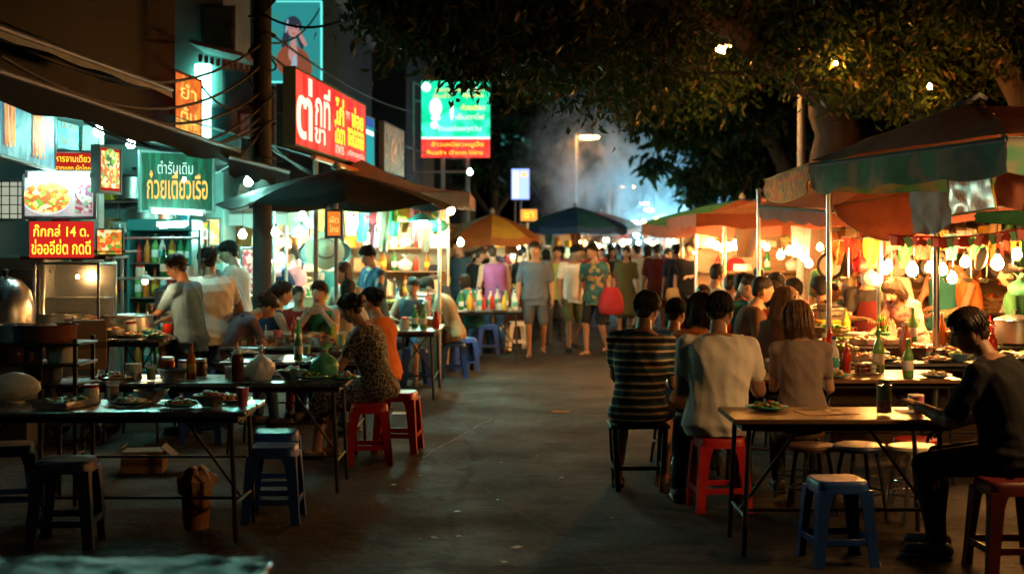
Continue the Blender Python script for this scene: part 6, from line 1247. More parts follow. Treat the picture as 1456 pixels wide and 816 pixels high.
def row_stall(lab, short_, cx, cy, side, roofm, cool, w=2.3, d=2.6, um=None, zr=2.05, goods=10, ns=7):
    o = big_stall('x', lab, cx - w / 2, cx + w / 2, cy - d / 2, cy + d / 2, zr, None, cool, 'canvas_sand' if cool else 'wood', side)
    if um: umbrella(*um)
    else:
        h = V((cx, cy, 0)); mb = MB(); A = [V((sx * (w / 2 + .35), sy * (d / 2 + .3), zr + .05)) for sx, sy in ((-1, -1), (-1, 1), (1, 1), (1, -1))]; rr = [V((0, -d * .22, zr + .5)), V((0, d * .22, zr + .5))]
        for (a, b, c, e) in ((A[0], A[1], rr[1], rr[0]), (A[1], A[2], rr[1], rr[1]), (A[2], A[3], rr[0], rr[1]), (A[3], A[0], rr[0], rr[0])): mb.sheet([[a.lerp(b, u).lerp(e.lerp(c, u), s) - V((0, 0, .1 * math.sin(math.pi * s))) for s in (0, .25, .5, .75, 1)] for u in (0, .25, .5, .75, 1)])
        mb.build('roof_canvas', roofm, o, ang=60); vb = MB()
        for a, b in zip(A, A[1:] + A[:1]): vb.sheet([[a.lerp(b, u), a.lerp(b, u) - V((0, 0, .16 + .03 * math.sin(u * 25)))] for u in [k / 12 for k in range(13)]])
        vb.build('valance', roofm, o, ang=60)
    clutter(short_ + ' counter', spots(cx - w / 2 + .1, cx + w / 2 - .1, cy - d / 2 + .05, cy - d / 2 + .5, .845, goods, .17), pick(goods, FAR_GOODS), 'goods on ' + short_ + ' counter')
    n = ns
    for z, nm in ((.965, 'low'), (1.315, 'middle'), (1.635, 'high')): clutter(f'{short_} {nm} shelf', [(cx - w / 2 + .3 + k * (w - .6) / (n - 1), cy + d / 2 - .2, z) for k in range(n)], pick(n, FAR_GOODS[:10]), 'goods on ' + short_ + ' shelves')
    nb = 5
    for k in range(nb):
        t = (k + .5) / nb; bulb((('farcool', 'farwarm') if cy > 21 else ('cool', 'soft'))[k % 2] if cool else (('farwarm', 'farwarm') if cy > 21 else ('warm', 'soft'))[k % 2], (cx - side * (w / 2 - .2), cy - d / 2 + d * t, zr - .38 + U(-.16, .12)), f'{("nearest", "second", "middle", "fourth", "farthest")[k]} bulb along the street side of {short_}', 'bulbs along ' + short_, U(.85, 1.15))
    for k in range(4): m, c = STRIP_C[int(U(0, 8)) % 8]; hang_strip(m, V((cx - w / 2 + .3 + k * (w - .6) / 3, cy - d / 2 + .15, zr - .1)), U(.2, .45), U(.12, .3), uniq(f'{c} cloth hanging at the front of {short_}', [f'{q} {c} cloth hanging at the front of {short_}' for q in ('second', 'third', 'fourth')]), 'cloths hanging at ' + short_)
    return o

def umbrellas_and_rows():
    umbrella('big black umbrella over the left diners, wide and shallow', (X(478, 14.3), 14.3), 1.2, Z(292, 14.3), Z(243, 14.3), C_['canvas_black'], valance=.0, rz=.2, sag=.05)
    # stall under the black umbrella and shop shelves behind
    row_stall('stall of pots and hanging goods behind the black umbrella', 'the pot stall', X(520, 18.6), 18.6, -1, C_['canvas_brown'], True, w=2.1, d=2.2, zr=2.25, goods=18, ns=11)
    for px, py, Y, k, lab in ((601, 318, 17.2, 'coolshade', 'big shaded bulb glaring under the right rim of the black umbrella'), (503, 317, 17.3, 'cool', 'round white bulb right of the black umbrella pole'), (655, 345, 21, 'cool', 'white bulb beside the orange umbrella'), (641, 300, 18, 'soft', 'small warm bulb at the tip of the black umbrella'), (430, 308, 17, 'cool', 'cool bulb over the two standing workers'), (668, 245, 27, 'cool', 'white lamp high on the awning post'), (560, 345, 19.3, 'soft', 'warm bulb among the pots behind the black umbrella'), (455, 335, 18.6, 'soft', 'warm bulb over the girl at the pot stall'), (615, 352, 20.5, 'soft', 'warm bulb at the far side of the pot stall')): bulb(k, at(px, py, Y), lab, None, 1.25 if 'big' in lab else 1.)
    for i, (px, py, k, s_) in enumerate(((528, 312, 'red carrier bag', 1.3), (548, 316, 'white carrier bag', 1.2), (575, 308, 'yellow plastic box', 1.3), (505, 296, 'basket of fruit', 1.5), (622, 322, 'green carrier bag', 1.2), (443, 318, 'white carrier bag', 1.1), (425, 330, 'white carrier bag', 1.1))): put(k, at(px, py + 8, 17.6), label=f'{k} hung up at the pot stall, {["first", "second", "third", "fourth", "fifth", "sixth", "last"][i]} along the rail', scale=s_)
    for i in range(12):
        m, c = STRIP_C[i % 8]; px = 455 + i * 15; hang_strip(m, at(px, 296, 17.4 + .1 * (i % 3)), U(.3, .6), U(.1, .2), uniq(f'{c} curtain strip hanging under the back rim of the black umbrella', [f'{q} {c} curtain strip hanging under the back rim of the black umbrella' for q in ('second', 'third')]), 'curtain strips of the pot stall')
    row_stall('small open stall with pale roof behind the white shirted worker', 'the pale roofed stall', X(345, 19), 19, -1, C_['tarp_grey'], True, w=1.5, d=1.8, zr=2.0, goods=6)
    for i in range(3): inst('pan', b_pan, at(440 + i * 22, 360, 17.3), 0, f'frying pan hung at the pot stall, {["left", "middle", "right"][i]} one of three', 'pan', 'pans of the pot stall', name='frying_pan')
    o = thing('straw_hat', 'wide straw hat hanging beside the black umbrella pole', 'hat', at(462, 355, 16.8), .3); MB().lathe([(.001, .13), (.03, .12), (.12, .05), (.24, -.03), (.235, -.035), (.1, .04), (.001, .11)], n=24, rot=Matrix.Rotation(1.2, 3, 'X')).build('hat_cone', C_['canvas_sand'], o); MB().lathe([(.115, .052), (.118, .056), (.135, .042), (.13, .036)], n=24, rot=Matrix.Rotation(1.2, 3, 'X')).build('band', C_['canvas_brown'], o)
    # rows
    row_stall('left stall under the striped orange umbrella', 'the orange umbrella stall', X(672, 25.5), 25.5, -1, C_['canvas_orange'], True, w=2.0, d=2.2, um=('striped orange and yellow umbrella past the black one', (X(700, 24.2), 24.2), .80, Z(336, 24.2), Z(304, 24.2), [C_['canvas_sand'], C_['canvas_orange'], C_['canvas_yellow'], C_['canvas_orange']], 8, .14))
    row_stall('left stall under the first teal umbrella', 'the teal umbrella stall', X(760, 33), 33, -1, C_['canvas_teal'], True, w=2.4, d=2.6, um=('wide teal umbrella in the far left row', (X(818, 31.5), 31.5), 1.15, Z(322, 31.5), Z(294, 31.5), [C_['canvas_teal'], C_['canvas_blue']], 8, .15))
    row_stall('left stall with sand coloured roof past the teal umbrella', 'the sand roofed stall', X(800, 42), 42, -1, C_['canvas_sand'], False, w=2.4, d=2.8)
    row_stall('left stall with red roof deep in the far row', 'the far red stall', X(832, 53), 53, -1, C_['canvas_red'], True, w=2.4, d=2.8); row_stall('last left stall with teal roof before the dark', 'the last teal stall', X(858, 66), 66, -1, C_['canvas_teal'], True, w=2.4, d=2.8)
    umbrella('small brown umbrella between the teal and sand roofs', (X(855, 38), 38), 1.3, Z(325, 38), Z(302, 38), [C_['canvas_brown'], C_['canvas_rust']], 8, .12)
    row_stall('second right stall with rust roof behind the far diners', 'the rust roofed stall', X(1150, 18.2), 18.2, 1, C_['canvas_rust'], False, w=2.6, d=2.6, zr=1.98)
    row_stall('third right stall with dull brown roof', 'the third right stall', X(1100, 22.5), 22.5, 1, C_['canvas_brown'], False, w=2.6, d=2.8, zr=2.0)
    umbrella('broad brown and green umbrella leaning out at the third right stall', (X(1055, 20.5), 20.5), 1.5, Z(318, 20.5), Z(284, 20.5), [C_['canvas_brown'], C_['canvas_green'], C_['canvas_rust']], 8, .16, rz=.2)
    row_stall('fourth right stall with green roof', 'the green roofed stall', X(1068, 28), 28, 1, C_['canvas_green'], False, w=2.6, d=2.8); row_stall('fifth right stall with blue roof under the smoke', 'the smoking blue stall', X(1028, 36), 36, 1, C_['canvas_blue'], True, w=2.6, d=2.8)
    row_stall('sixth right stall with yellow roof', 'the yellow roofed stall', X(1005, 45), 45, 1, C_['canvas_yellow'], False, w=2.6, d=2.8); row_stall('last right stall with brown roof', 'the last brown stall', X(975, 58), 58, 1, C_['canvas_brown'], False, w=2.6, d=2.8)
    for i, (px, py, Y) in enumerate(((905, 334, 62), (920, 341, 70), (934, 330, 64), (948, 337, 58), (893, 343, 74), (880, 336, 66), (962, 330, 52), (912, 326, 80), (928, 350, 50), (870, 330, 57), (940, 322, 72), (952, 318, 66), (899, 319, 60), (886, 346, 58), (925, 343, 62), (943, 345, 68), (971, 338, 50), (978, 347, 54), (862, 340, 52), (915, 316, 84), (933, 314, 76), (908, 345, 90), (958, 326, 60))): bulb(('farcool', 'farwarm', 'farwarm')[i % 3], at(px, py, Y), f'bulb strung across the far street end, {["first", "second", "third", "fourth", "fifth", "sixth", "seventh", "eighth", "ninth", "tenth", "eleventh", "twelfth", "thirteenth", "fourteenth", "fifteenth", "sixteenth", "seventeenth", "eighteenth", "nineteenth", "twentieth", "twenty first", "twenty second", "last"][i]} of the string', 'bulbs strung across the far end', 2.2)
    for i, (px, py, Y) in enumerate(((930, 322, 36.5), (955, 316, 39), (905, 320, 40.5), (880, 318, 42), (985, 322, 37.5))): bulb('white', at(px, py, Y), f'large glaring white lamp under the smoke, {["first", "second", "third", "fourth", "last"][i]} of five', 'large lamps under the smoke', 1.75)
    for i, (px, py, Y, k) in enumerate(((992, 352, 30, 'farwarm'), (1004, 345, 27, 'farcool'), (1016, 356, 24, 'farwarm'), (1030, 349, 23, 'soft'), (1043, 343, 21, 'farwarm'), (1052, 358, 21.5, 'farwarm'), (1066, 350, 20, 'farcool'), (1078, 345, 19.5, 'farwarm'), (1090, 352, 18.5, 'soft'), (1166, 352, 16.8, 'farwarm'), (1178, 362, 16.6, 'warm'), (1188, 348, 16.2, 'farwarm'), (1225, 352, 15.2, 'farwarm'), (1008, 366, 29, 'farwarm'), (1036, 368, 26, 'farwarm'), (1070, 366, 22, 'farwarm'))):
        bulb(k, at(px, py, Y), f'small bulb in the crowded right row of lights, {["first", "second", "third", "fourth", "fifth", "sixth", "seventh", "eighth", "ninth", "tenth", "eleventh", "twelfth", "thirteenth", "fourteenth", "fifteenth", "last"][i]} from the smoke', 'small bulbs along the right row', U(.7, 1.0))
    # left table things
    clutter('the nearest left table', [(X(px, Y), Y, .733) for px, Y in ((300, 8.1), (130, 8.2), (185, 8.15), (215, 8.35), (255, 8.05), (330, 8.3), (160, 8.35), (95, 8.1), (345, 8.1))], ['steel bowl of red curry', 'white jar', 'plate of white rice', 'empty steel bowl', 'plate of leafy greens', 'plate of red prawns', 'tumbler of cola', 'tray of green vegetables', 'pink plastic cup'], 'things on the nearest left table')
    put('brown sauce bottle', (X(302, 8.75), 9.55, .738), label='tall amber sauce bottle with orange cone cap on the long dark table', scale=1.2)
    clutter('the long dark table', [(X(px, Y), Y, .738) for px, Y in ((245, 9.7), (238, 9.95), (262, 9.85), (272, 9.7), (345, 9.75), (372, 9.65), (395, 9.9), (415, 9.65), (440, 9.7), (462, 9.85), (488, 9.65), (335, 9.95), (160, 9.6), (190, 9.75), (215, 9.6), (285, 9.95))], ['empty steel bowl', 'red chilli jar', 'white jar', 'amber glass bottle', 'white foam box', 'white carrier bag', 'plate of fried meat', 'bowl of green salad', 'plate of leafy greens', 'green carrier bag', 'plate of leafy greens', 'yellow sauce bottle', 'plate of red prawns', 'tissue roll', 'tumbler of green drink', 'dark jar'], 'things on the long dark table')
    clutter('the pale steel table', [(X(px, Y), Y, .738) for px, Y in ((424, 11.35), (436, 11.7), (350, 11.8), (480, 11.75), (500, 11.5))], ['green drink bottle', 'tumbler of green drink', 'plate of white rice', 'plate of red prawns', 'bowl of noodles'], 'things on the pale steel table')
    clutter('the crowded diners table', [(X(px, Y), Y, .743) for px, Y in ((345, 12.9), (362, 13.1), (378, 12.95), (395, 13.3), (408, 13.), (424, 12.9), (440, 13.2), (455, 12.95), (470, 13.1), (485, 12.9), (500, 13.2), (418, 13.4), (385, 13.45), (476, 13.4), (350, 13.4))], ['clear water bottle', 'tumbler of iced tea', 'condiment caddy', 'pink plastic cup', 'tumbler of cola', 'green glass bottle', 'plate of red prawns', 'steel bowl of red curry', 'plate of red prawns', 'tumbler of green drink', 'plate of fried meat', 'red sauce bottle', 'tissue roll', 'yellow sauce bottle', 'white jar'], 'meal on the crowded diners table')
    clutter('the narrow jar table', [(X(px, Y), Y, .743) for px, Y in ((575, 15.5), (590, 15.8), (602, 15.5), (612, 16.), (620, 15.6), (585, 16.2), (600, 16.3))], ['white jar', 'green glass bottle', 'green drink bottle', 'condiment caddy', 'red sauce bottle', 'plate of leafy greens', 'tumbler of green drink'], 'things on the narrow jar table')
    clutter('the bottle table', spots(X(655, 20.3), X(735, 20.3), 20.0, 20.8, .753, 20, .1), pick(20, ['clear water bottle', 'green glass bottle', 'clear water bottle', 'green drink bottle', 'orange drink bottle', 'white jar', 'red sauce bottle', 'yellow sauce bottle']), 'bottles on the bottle table')
    o = thing('shoulder_bag', 'big dark red bag hanging from the arm of the woman in floral green', 'bag', (X(868, 21.4), 21.3, .62)); mb = MB(); mb.rings([[V((math.cos(a) * rx, math.sin(a) * ry, z)) for a in [2 * math.pi * j / 20 for j in range(20)]] for rx, ry, z in ((.06, .05, 0), (.17, .08, .02), (.2, .09, .14), (.17, .08, .28), (.11, .05, .4), (.09, .03, .42))]); mb.build('bag_body', CL['crimson'], o, ang=80); MB().tube([(.09 * math.cos(t), 0, .41 + .22 * math.sin(t)) for t in [math.pi * j / 12 for j in range(13)]], .012, 6).build('strap', CL['maroon'], o)

def smoke():
    def vol(name, lab, c, s, dens, sc, thr, seed):
        m = bpy.data.materials.new(name); m.use_nodes = True; nt = m.node_tree; N = nt.nodes; L = nt.links; N.clear(); out = N.new('ShaderNodeOutputMaterial'); pv = N.new('ShaderNodeVolumePrincipled')
        pv.inputs['Color'].default_value = (.80, .86, .88, 1); pv.inputs['Anisotropy'].default_value = .25
        tc = N.new('ShaderNodeTexCoord'); mp = N.new('ShaderNodeMapping'); mp.inputs['Location'].default_value = (seed, 0, 0); mp.inputs['Rotation'].default_value = (0, .5, 0); mp.inputs['Scale'].default_value = (1, 1, .75); L.new(tc.outputs['Object'], mp.inputs[0])
        n = N.new('ShaderNodeTexNoise'); n.inputs['Scale'].default_value = sc; n.inputs['Detail'].default_value = 5; n.inputs['Roughness'].default_value = .62; n.inputs['Distortion'].default_value = .9; L.new(mp.outputs[0], n.inputs['Vector'])
        ln = N.new('ShaderNodeVectorMath'); ln.operation = 'DIVIDE'; ln.inputs[1].default_value = (s[0] / 2, s[1] / 2, s[2] / 2); L.new(tc.outputs['Object'], ln.inputs[0])
        le = N.new('ShaderNodeVectorMath'); le.operation = 'LENGTH'; L.new(ln.outputs[0], le.inputs[0])
        fo = N.new('ShaderNodeMapRange'); fo.inputs[1].default_value = .35; fo.inputs[2].default_value = 1.; fo.inputs[3].default_value = 1; fo.inputs[4].default_value = 0; L.new(le.outputs['Value'], fo.inputs[0])
        th = N.new('ShaderNodeMapRange'); th.inputs[1].default_value = thr; th.inputs[2].default_value = thr + .28; th.inputs[3].default_value = 0; th.inputs[4].default_value = dens; L.new(n.outputs['Fac'], th.inputs[0])
        mu = N.new('ShaderNodeMath'); mu.operation = 'MULTIPLY'; L.new(fo.outputs[0], mu.inputs[0]); L.new(th.outputs[0], mu.inputs[1]); L.new(mu.outputs[0], pv.inputs['Density']); L.new(pv.outputs[0], out.inputs['Volume'])
        o = MB().box((0, 0, 0), s).build(name, m); o.location = c; o['label'] = lab; o['category'] = 'smoke'; kind(o, 'stuff'); return o
    vol('smoke', 'bluish cooking smoke drifting up over the far stalls', (X(950, 38), 38, 3.9), (8.4, 6., 6.0), 2.1, 1.0, .475, 3.)
    vol('smoke', 'thin smoke trailing off to the left beneath the street lamps', (X(835, 45), 45, 4.0), (5.5, 5., 4.2), .2, .7, .46, 9.)
# ------------------------------------------------------------------ who is there
PI = math.pi
def people():
    H, S, c = HAIRM, SKIN, CL
    p = person
    sit = dict(pose='sit')
    # near right
    p('person in dark striped shirt seated on the wooden stool, seen from behind', 908, 9.62, -.22, 'sit', 1.72, 10, top=(c['plaid'], 'tee'), bottom=(c['dark'], 'shorts'), hair=('short', H['black']), skin=S[0], shoes=C_['sandal_brown'], hands=((-.13, .36, .66), (.16, .34, .70)), elbow=((-.3, -.6, -.9), (.3, -.6, -.9)), head=(-28, 8), build=1.06, feet=((-.16, .12, .085), (.14, .3, .085)), spread=.02)
    p('broad man in white T-shirt on the bright red stool, back turned', 1020, 8.98, -.10, 'sit', 1.76, 12, top=(c['white'], 'tee'), bottom=(c['dark'], 'trousers'), hair=('crop', H['black']), skin=S[1], shoes=C_['shoe_dark'], hands=((-.16, .26, .70), (.20, .36, .80)), head=(-22, 10), build=1.16, elbow=((-.25, -.6, -.9), (.35, -.5, -.9)), feet=((-.24, .20, .085), (.2, .42, .085)))
    p('child in pale shirt sitting between the striped shirt and the white T-shirt', 955, 10.75, -.35, 'sit', 1.52, 10, top=(c['sky'], 'tee'), bottom=(c['denim'], 'trousers'), hair=('short', H['black']), skin=S[0], head=(-30, 5), fem=False, build=.92)
    p('person in orange top with dark hair behind the white T-shirt', 988, 10.25, -.15, 'sit', 1.66, 12, top=(c['orange'], 'tank'), bottom=(c['dark'], 'trousers'), hair=('bob', H['black']), skin=S[1], fem=True, head=(-20, 6))
    p('woman in grey shirt with brown shoulder length hair, back turned', 1140, 9.2, -.12, 'sit', 1.62, 13, top=(c['taupe'], 'tee'), bottom=(c['dark'], 'trousers'), hair=('bob', H['light']), skin=S[2], fem=True, hands=((-.12, .34, .78), (.14, .34, .78)), elbow=((-.25, -.6, -.9), (.3, -.6, -.9)), head=(12, 8))
    p('person in dark jacket leaning an elbow on the nearest right table', 1432, 7.42, 1.0, 'sit', 1.70, 16, top=(c['black'], 'shirt'), bottom=(c['black'], 'trousers'), hair=('short', H['dark']), skin=S[1], build=1.12, hands=((-.12, .44, .80), (.16, .36, .66)), head=(22, 14), seat=.46)
    p('woman with long light brown hair turned sideways at the far diners table', 1098, 11.65, -1.05, 'sit', 1.66, 12, top=(c['brown'], 'tee'), bottom=(c['dark'], 'trousers'), hair=('long', H['light']), skin=S[2], fem=True, head=(-8, 4), hairlen=.3)
    p('man in teal shirt looking sideways before the rust roofed stall', 1046, 13.9, -1.2, 'sit', 1.72, 8, top=(c['teal'], 'tee'), bottom=(c['dark'], 'trousers'), hair=('short', H['black']), skin=S[0], lod=1, seat=.50)
    p('person in red shirt with short hair, back turned behind the copper pot', 1004, 13.6, .1, 'sit', 1.6, 10, top=(c['crimson'], 'tee'), bottom=(c['dark'], 'trousers'), hair=('short', H['dark']), skin=S[1], lod=1)
    p('woman in beige top facing left across the far diners table', 1078, 13.7, 1.25, 'sit', 1.68, 8, top=(c['beige'], 'tee'), bottom=(c['denim'], 'trousers'), hair=('pony', H['black']), skin=S[2], fem=True, lod=1, seat=.50)
    p('dark haired diner in maroon with back turned beside the beige top', 1108, 13.0, .25, 'sit', 1.66, 10, top=(c['maroon'], 'tee'), bottom=(c['dark'], 'trousers'), hair=('bob', H['black']), skin=S[1], fem=True, lod=1, seat=.47)
    p('diner in cream shirt facing sideways beyond the teal shirted man', 1010, 16.3, -1.0, 'sit', 1.74, 6, top=(c['cream'], 'tee'), bottom=(c['dark'], 'trousers'), hair=('short', H['black']), skin=S[0], lod=1, seat=.55)
    p('child in orange red shirt at the rust roofed stall', 1078, 16.4, .3, 'stand', 1.42, top=(c['red'], 'tee'), bottom=(c['dark'], 'shorts'), hair=('short', H['black']), skin=S[1], lod=1)
    p('person in green vest seated past the red shirted back', 1028, 15.0, -.9, 'sit', 1.66, 8, top=(c['green'], 'tank'), bottom=(c['dark'], 'trousers'), hair=('short', H['dark']), skin=S[0], lod=1, seat=.5)
    p('vendor in dark apron facing out between the two grey posts', 1234, 13.3, PI + .1, 'stand', 1.52, 6, top=(c['dark'], 'tee'), bottom=(c['dark'], 'trousers'), hair=('short', H['black']), skin=S[0], lod=0, hands=((-.15, .3, .95), (.15, .32, .98)), apron=c['maroon'])
    p('vendor in pink flowered blouse bending over the counter', 1300, 12.55, 2.2, 'stand', 1.48, 34, top=(c['flowerpink'], 'tee'), bottom=(c['dark'], 'trousers'), hair=('bob', H['dark']), skin=S[2], fem=True, lod=0, hands=((-.2, .42, .88), (.15, .45, .86)), head=(0, 25))
    p('cook in orange top working at the back under the lowest bulb', 1383, 14.0, 1.7, 'stand', 1.6, 14, top=(c['orange'], 'tank'), bottom=(c['dark'], 'trousers'), hair=('short', H['black']), skin=S[1], lod=1, hands=((-.15, .42, 1.0), (.1, .44, 1.02)))
    p('vendor in dark green at the right end of the first stall', 1450, 12.9, 1.2, 'stand', 1.5, 8, top=(c['green'], 'tee'), bottom=(c['dark'], 'trousers'), hair=('bun', H['black']), skin=S[0], fem=True, lod=1)
    # near left
    p('woman in black and cream patterned dress on the red stool, facing the table', 533, 11.05, 1.42, 'sit', 1.64, 17, top=(c['swirl'], 'dress'), hair=('bun', H['dark']), skin=S[0], fem=True, build=1.12, hands=((-.10, .42, .79), (.16, .44, .79)), head=(-6, 14), shoes=C_['sandal_brown'], feet=((-.1, .44, .085), (.1, .38, .085)))
    p('cook in pale blue shirt and denim apron at the counter', 270, 12.5, 1.15, 'stand', 1.60, 8, top=(c['sky'], 'shirt'), bottom=(c['denim'], 'trousers'), hair=('short', H['dark']), skin=S[1], hands=((-.10, .40, .96), (.16, .42, .98)), head=(6, 16), apron=(c['denim'],), build=1.02)
    p('helper in white T-shirt with white hairband, back turned', 304, 13.0, .42, 'stand', 1.64, 4, top=(c['white'], 'tee'), bottom=(c['black'], 'trousers'), hair=('short', H['black']), skin=S[0], build=1.15, headband=C_['plastic_white'], hands=((-.2, .28, .98), (.2, .3, 1.0)), head=(10, 8))
    p('worker in white T-shirt with dark apron strap beside the pole', 338, 15.2, 1.4, 'stand', 1.72, 6, top=(c['white'], 'tee'), bottom=(c['denim'], 'trousers'), hair=('short', H['black']), skin=S[2], lod=0, apron=c['beige'], hands=((-.12, .34, 1.02), (.14, .32, 1.05)), build=1.1, head=(5, 10))
    p('dark clothed helper at the back of the cook stall', 309, 17.6, -2.4, 'stand', 1.66, 3, top=(c['dark'], 'tee'), bottom=(c['dark'], 'trousers'), hair=('short', H['black']), skin=S[0], lod=1, hands=((-.1, .3, 1.25), None))
    p('young worker in navy T-shirt facing the pink clothed one', 400, 18.4, -1.25, 'stand', 1.66, 3, top=(c['navy'], 'tee'), bottom=(c['black'], 'trousers'), hair=('short', H['dark']), skin=S[2], lod=1, hands=((-.12, .3, 1.2), (.12, .34, 1.15)))
    p('young worker in pink top facing the navy T-shirt', 422, 18.4, 1.35, 'stand', 1.66, 3, top=(c['pink'], 'tee'), bottom=(c['cream'], 'trousers'), hair=('pony', H['dark']), skin=S[2], fem=True, lod=1, hands=((-.1, .2, 1.38), (.12, .28, 1.2)))
    p('man in steel blue T-shirt standing by the pot stall', 533, 16.4, 2.1, 'stand', 1.68, 5, top=(c['steel'], 'tee'), bottom=(c['denim'], 'trousers'), hair=('short', H['black']), skin=S[2], lod=0, hands=((-.2, .30, 1.0), (.2, .32, 1.02)), head=(15, 18))
    p('diner in purple grey shirt bent low over the crowded table', 322, 12.95, -1.15, 'sit', 1.62, 40, top=(c['mauve'], 'tee'), bottom=(c['denim'], 'trousers'), hair=('bun', H['dark']), skin=S[0], fem=True, hands=((-.16, .5, .78), (.12, .52, .78)), head=(0, 20), seat=.5)
    p('woman in navy top with long dark ponytail, seen from the side', 383, 13.6, -1.25, 'sit', 1.66, 12, top=(c['navy'], 'tank'), bottom=(c['denim'], 'trousers'), hair=('pony', H['dark']), skin=S[2], fem=True, lod=0, hands=((-.1, .38, .80), (.15, .38, .8)))
    p('child in red top facing out behind the jugs', 428, 14.1, PI + .2, 'sit', 1.4, 10, top=(c['red'], 'tee'), bottom=(c['red'], 'trousers'), hair=('short', H['dark']), skin=S[2], lod=1, seat=.52)
    p('girl in dark green top resting her chin on clasped hands', 459, 13.9, PI - .1, 'sit', 1.58, 8, top=(c['green'], 'tank'), bottom=(c['dark'], 'trousers'), hair=('short', H['dark']), skin=S[2], fem=True, lod=0, hands=((-.05, .25, 1.02), (.06, .25, 1.01)), elbow=((-.7, .3, -1), (.7, .3, -1)), head=(0, 4), seat=.48)
    p('diner in white top turned away beside the girl in green', 489, 14.0, -.5, 'sit', 1.66, 14, top=(c['white'], 'tee'), bottom=(c['dark'], 'trousers'), hair=('short', H['black']), skin=S[0], lod=1, seat=.47)
    p('bare shouldered woman in orange top behind the patterned dress', 546, 12.35, 1.1, 'sit', 1.62, 14, top=(c['orange'], 'tank'), bottom=(c['denim'], 'trousers'), hair=('bun', H['black']), skin=S[0], fem=True, lod=0)
    p('woman in pale top eating at the foot of the black umbrella pole', 496, 16.0, 2.6, 'sit', 1.7, 8, top=(c['cream'], 'tee'), bottom=(c['denim'], 'trousers'), hair=('bob', H['dark']), skin=S[2], fem=True, lod=1, seat=.6)
    p('boy in grey tank top facing out at the narrow jar table', 584, 17.0, PI - .15, 'sit', 1.62, 8, top=(c['slate'], 'tank'), bottom=(c['denim'], 'shorts'), hair=('short', H['black']), skin=S[0], lod=1, hands=((-.15, .36, .80), (.15, .36, .8)), head=(6, 16))
    p('man in khaki shirt hunched on the blue stool', 643, 17.9, 1.5, 'sit', 1.72, 30, top=(c['khaki'], 'tee'), bottom=(c['dark'], 'trousers'), hair=('short', H['black']), skin=S[1], lod=0, hands=((-.12, .44, .80), (.12, .46, .8)), head=(0, 20), build=1.05)
    p('person in dark cap sitting beyond the khaki shirt', 628, 19.6, 2.2, 'sit', 1.7, 12, top=(c['dark'], 'tee'), bottom=(c['dark'], 'trousers'), hair=('short', H['black']), skin=S[1], lod=1, cap=c['black'], seat=.5)
    # walkers
    p('walking man in grey shirt and dark shorts facing the camera', 762, 21.3, PI - .05, 'walk', 1.72, 2, top=(c['bluegrey'], 'shirt'), bottom=(c['slate'], 'shorts'), hair=('short', H['dark']), skin=S[1], shoes=C_['sandal_brown'], step=.22, lod=0, build=1.14)
    p('walking man in white shirt and olive shorts, looking sideways', 812, 22.3, PI + .35, 'walk', 1.68, 4, top=(c['white'], 'tee'), bottom=(c['olive'], 'shorts'), hair=('short', H['black']), skin=S[1], shoes=C_['shoe_dark'], step=.3, lod=0, head=(20, 5), build=1.06)
    p('walking woman in floral green top and black shorts', 848, 21.6, PI - .5, 'walk', 1.70, 4, top=(c['floral'], 'shirt'), bottom=(c['black'], 'shorts'), hair=('short', H['black']), skin=S[1], fem=True, shoes=C_['sandal_brown'], step=.28, lod=0, head=(-25, 6), build=1.15, hands=(None, (.26, .06, .90)))
    p('person in lime green top half hidden between grey and white shirts', 789, 24., PI, 'walk', 1.66, 3, top=(c['lime'], 'tee'), bottom=(c['slate'], 'trousers'), hair=('short', H['black']), skin=S[0], step=.3, lod=1)
    p('broad person in dark red brown shirt walking away', 936, 26.8, .1, 'walk', 1.72, 2, top=(c['maroon'], 'shirt'), bottom=(c['crimson'], 'shorts'), hair=('short', H['black']), skin=S[1], step=.25, lod=1, build=1.2)
    p('slim person in long white shirt beside the dark red brown one', 909, 27.5, -.2, 'walk', 1.70, 2, top=(c['cream'], 'shirt'), bottom=(c['beige'], 'trousers'), hair=('short', H['black']), skin=S[2], step=.2, lod=1)
    p('woman in olive dress walking behind the red bag', 888, 25.5, PI, 'walk', 1.66, 2, top=(c['olive'], 'shirt'), bottom=(c['olive'], 'skirt'), hair=('long', H['dark']), skin=S[2], fem=True, step=.2, lod=1)
    p('person in black vest serving under the orange umbrella', 672, 22.5, -.9, 'stand', 1.66, 10, top=(c['black'], 'tank'), bottom=(c['denim'], 'trousers'), hair=('short', H['dark']), skin=S[2], lod=1, hands=((-.1, .35, 1.0), (.15, .35, 1.1)))
    p('person in magenta tank top turned to the bottle table', 706, 22.0, .4, 'stand', 1.68, 6, top=(c['magenta'], 'tank'), bottom=(c['denim'], 'trousers'), hair=('short', H['dark']), skin=S[2], lod=1, build=1.1)
    p('tall person in dark cap behind the magenta tank top', 689, 24.2, 2.8, 'stand', 1.76, 3, top=(c['dark'], 'tee'), bottom=(c['dark'], 'trousers'), hair=('short', H['black']), skin=S[1], lod=1, cap=c['black'])
    p('seated child with dark hair below the bottle table', 671, 20.9, .9, 'sit', 1.55, 14, top=(c['teal'], 'tee'), bottom=(c['denim'], 'trousers'), hair=('bob', H['black']), skin=S[0], fem=True, lod=1)
    p('person in black top beside the magenta tank top', 738, 25.0, -.6, 'stand', 1.66, 4, top=(c['black'], 'tank'), bottom=(c['dark'], 'shorts'), hair=('pony', H['black']), skin=S[2], fem=True, lod=1)

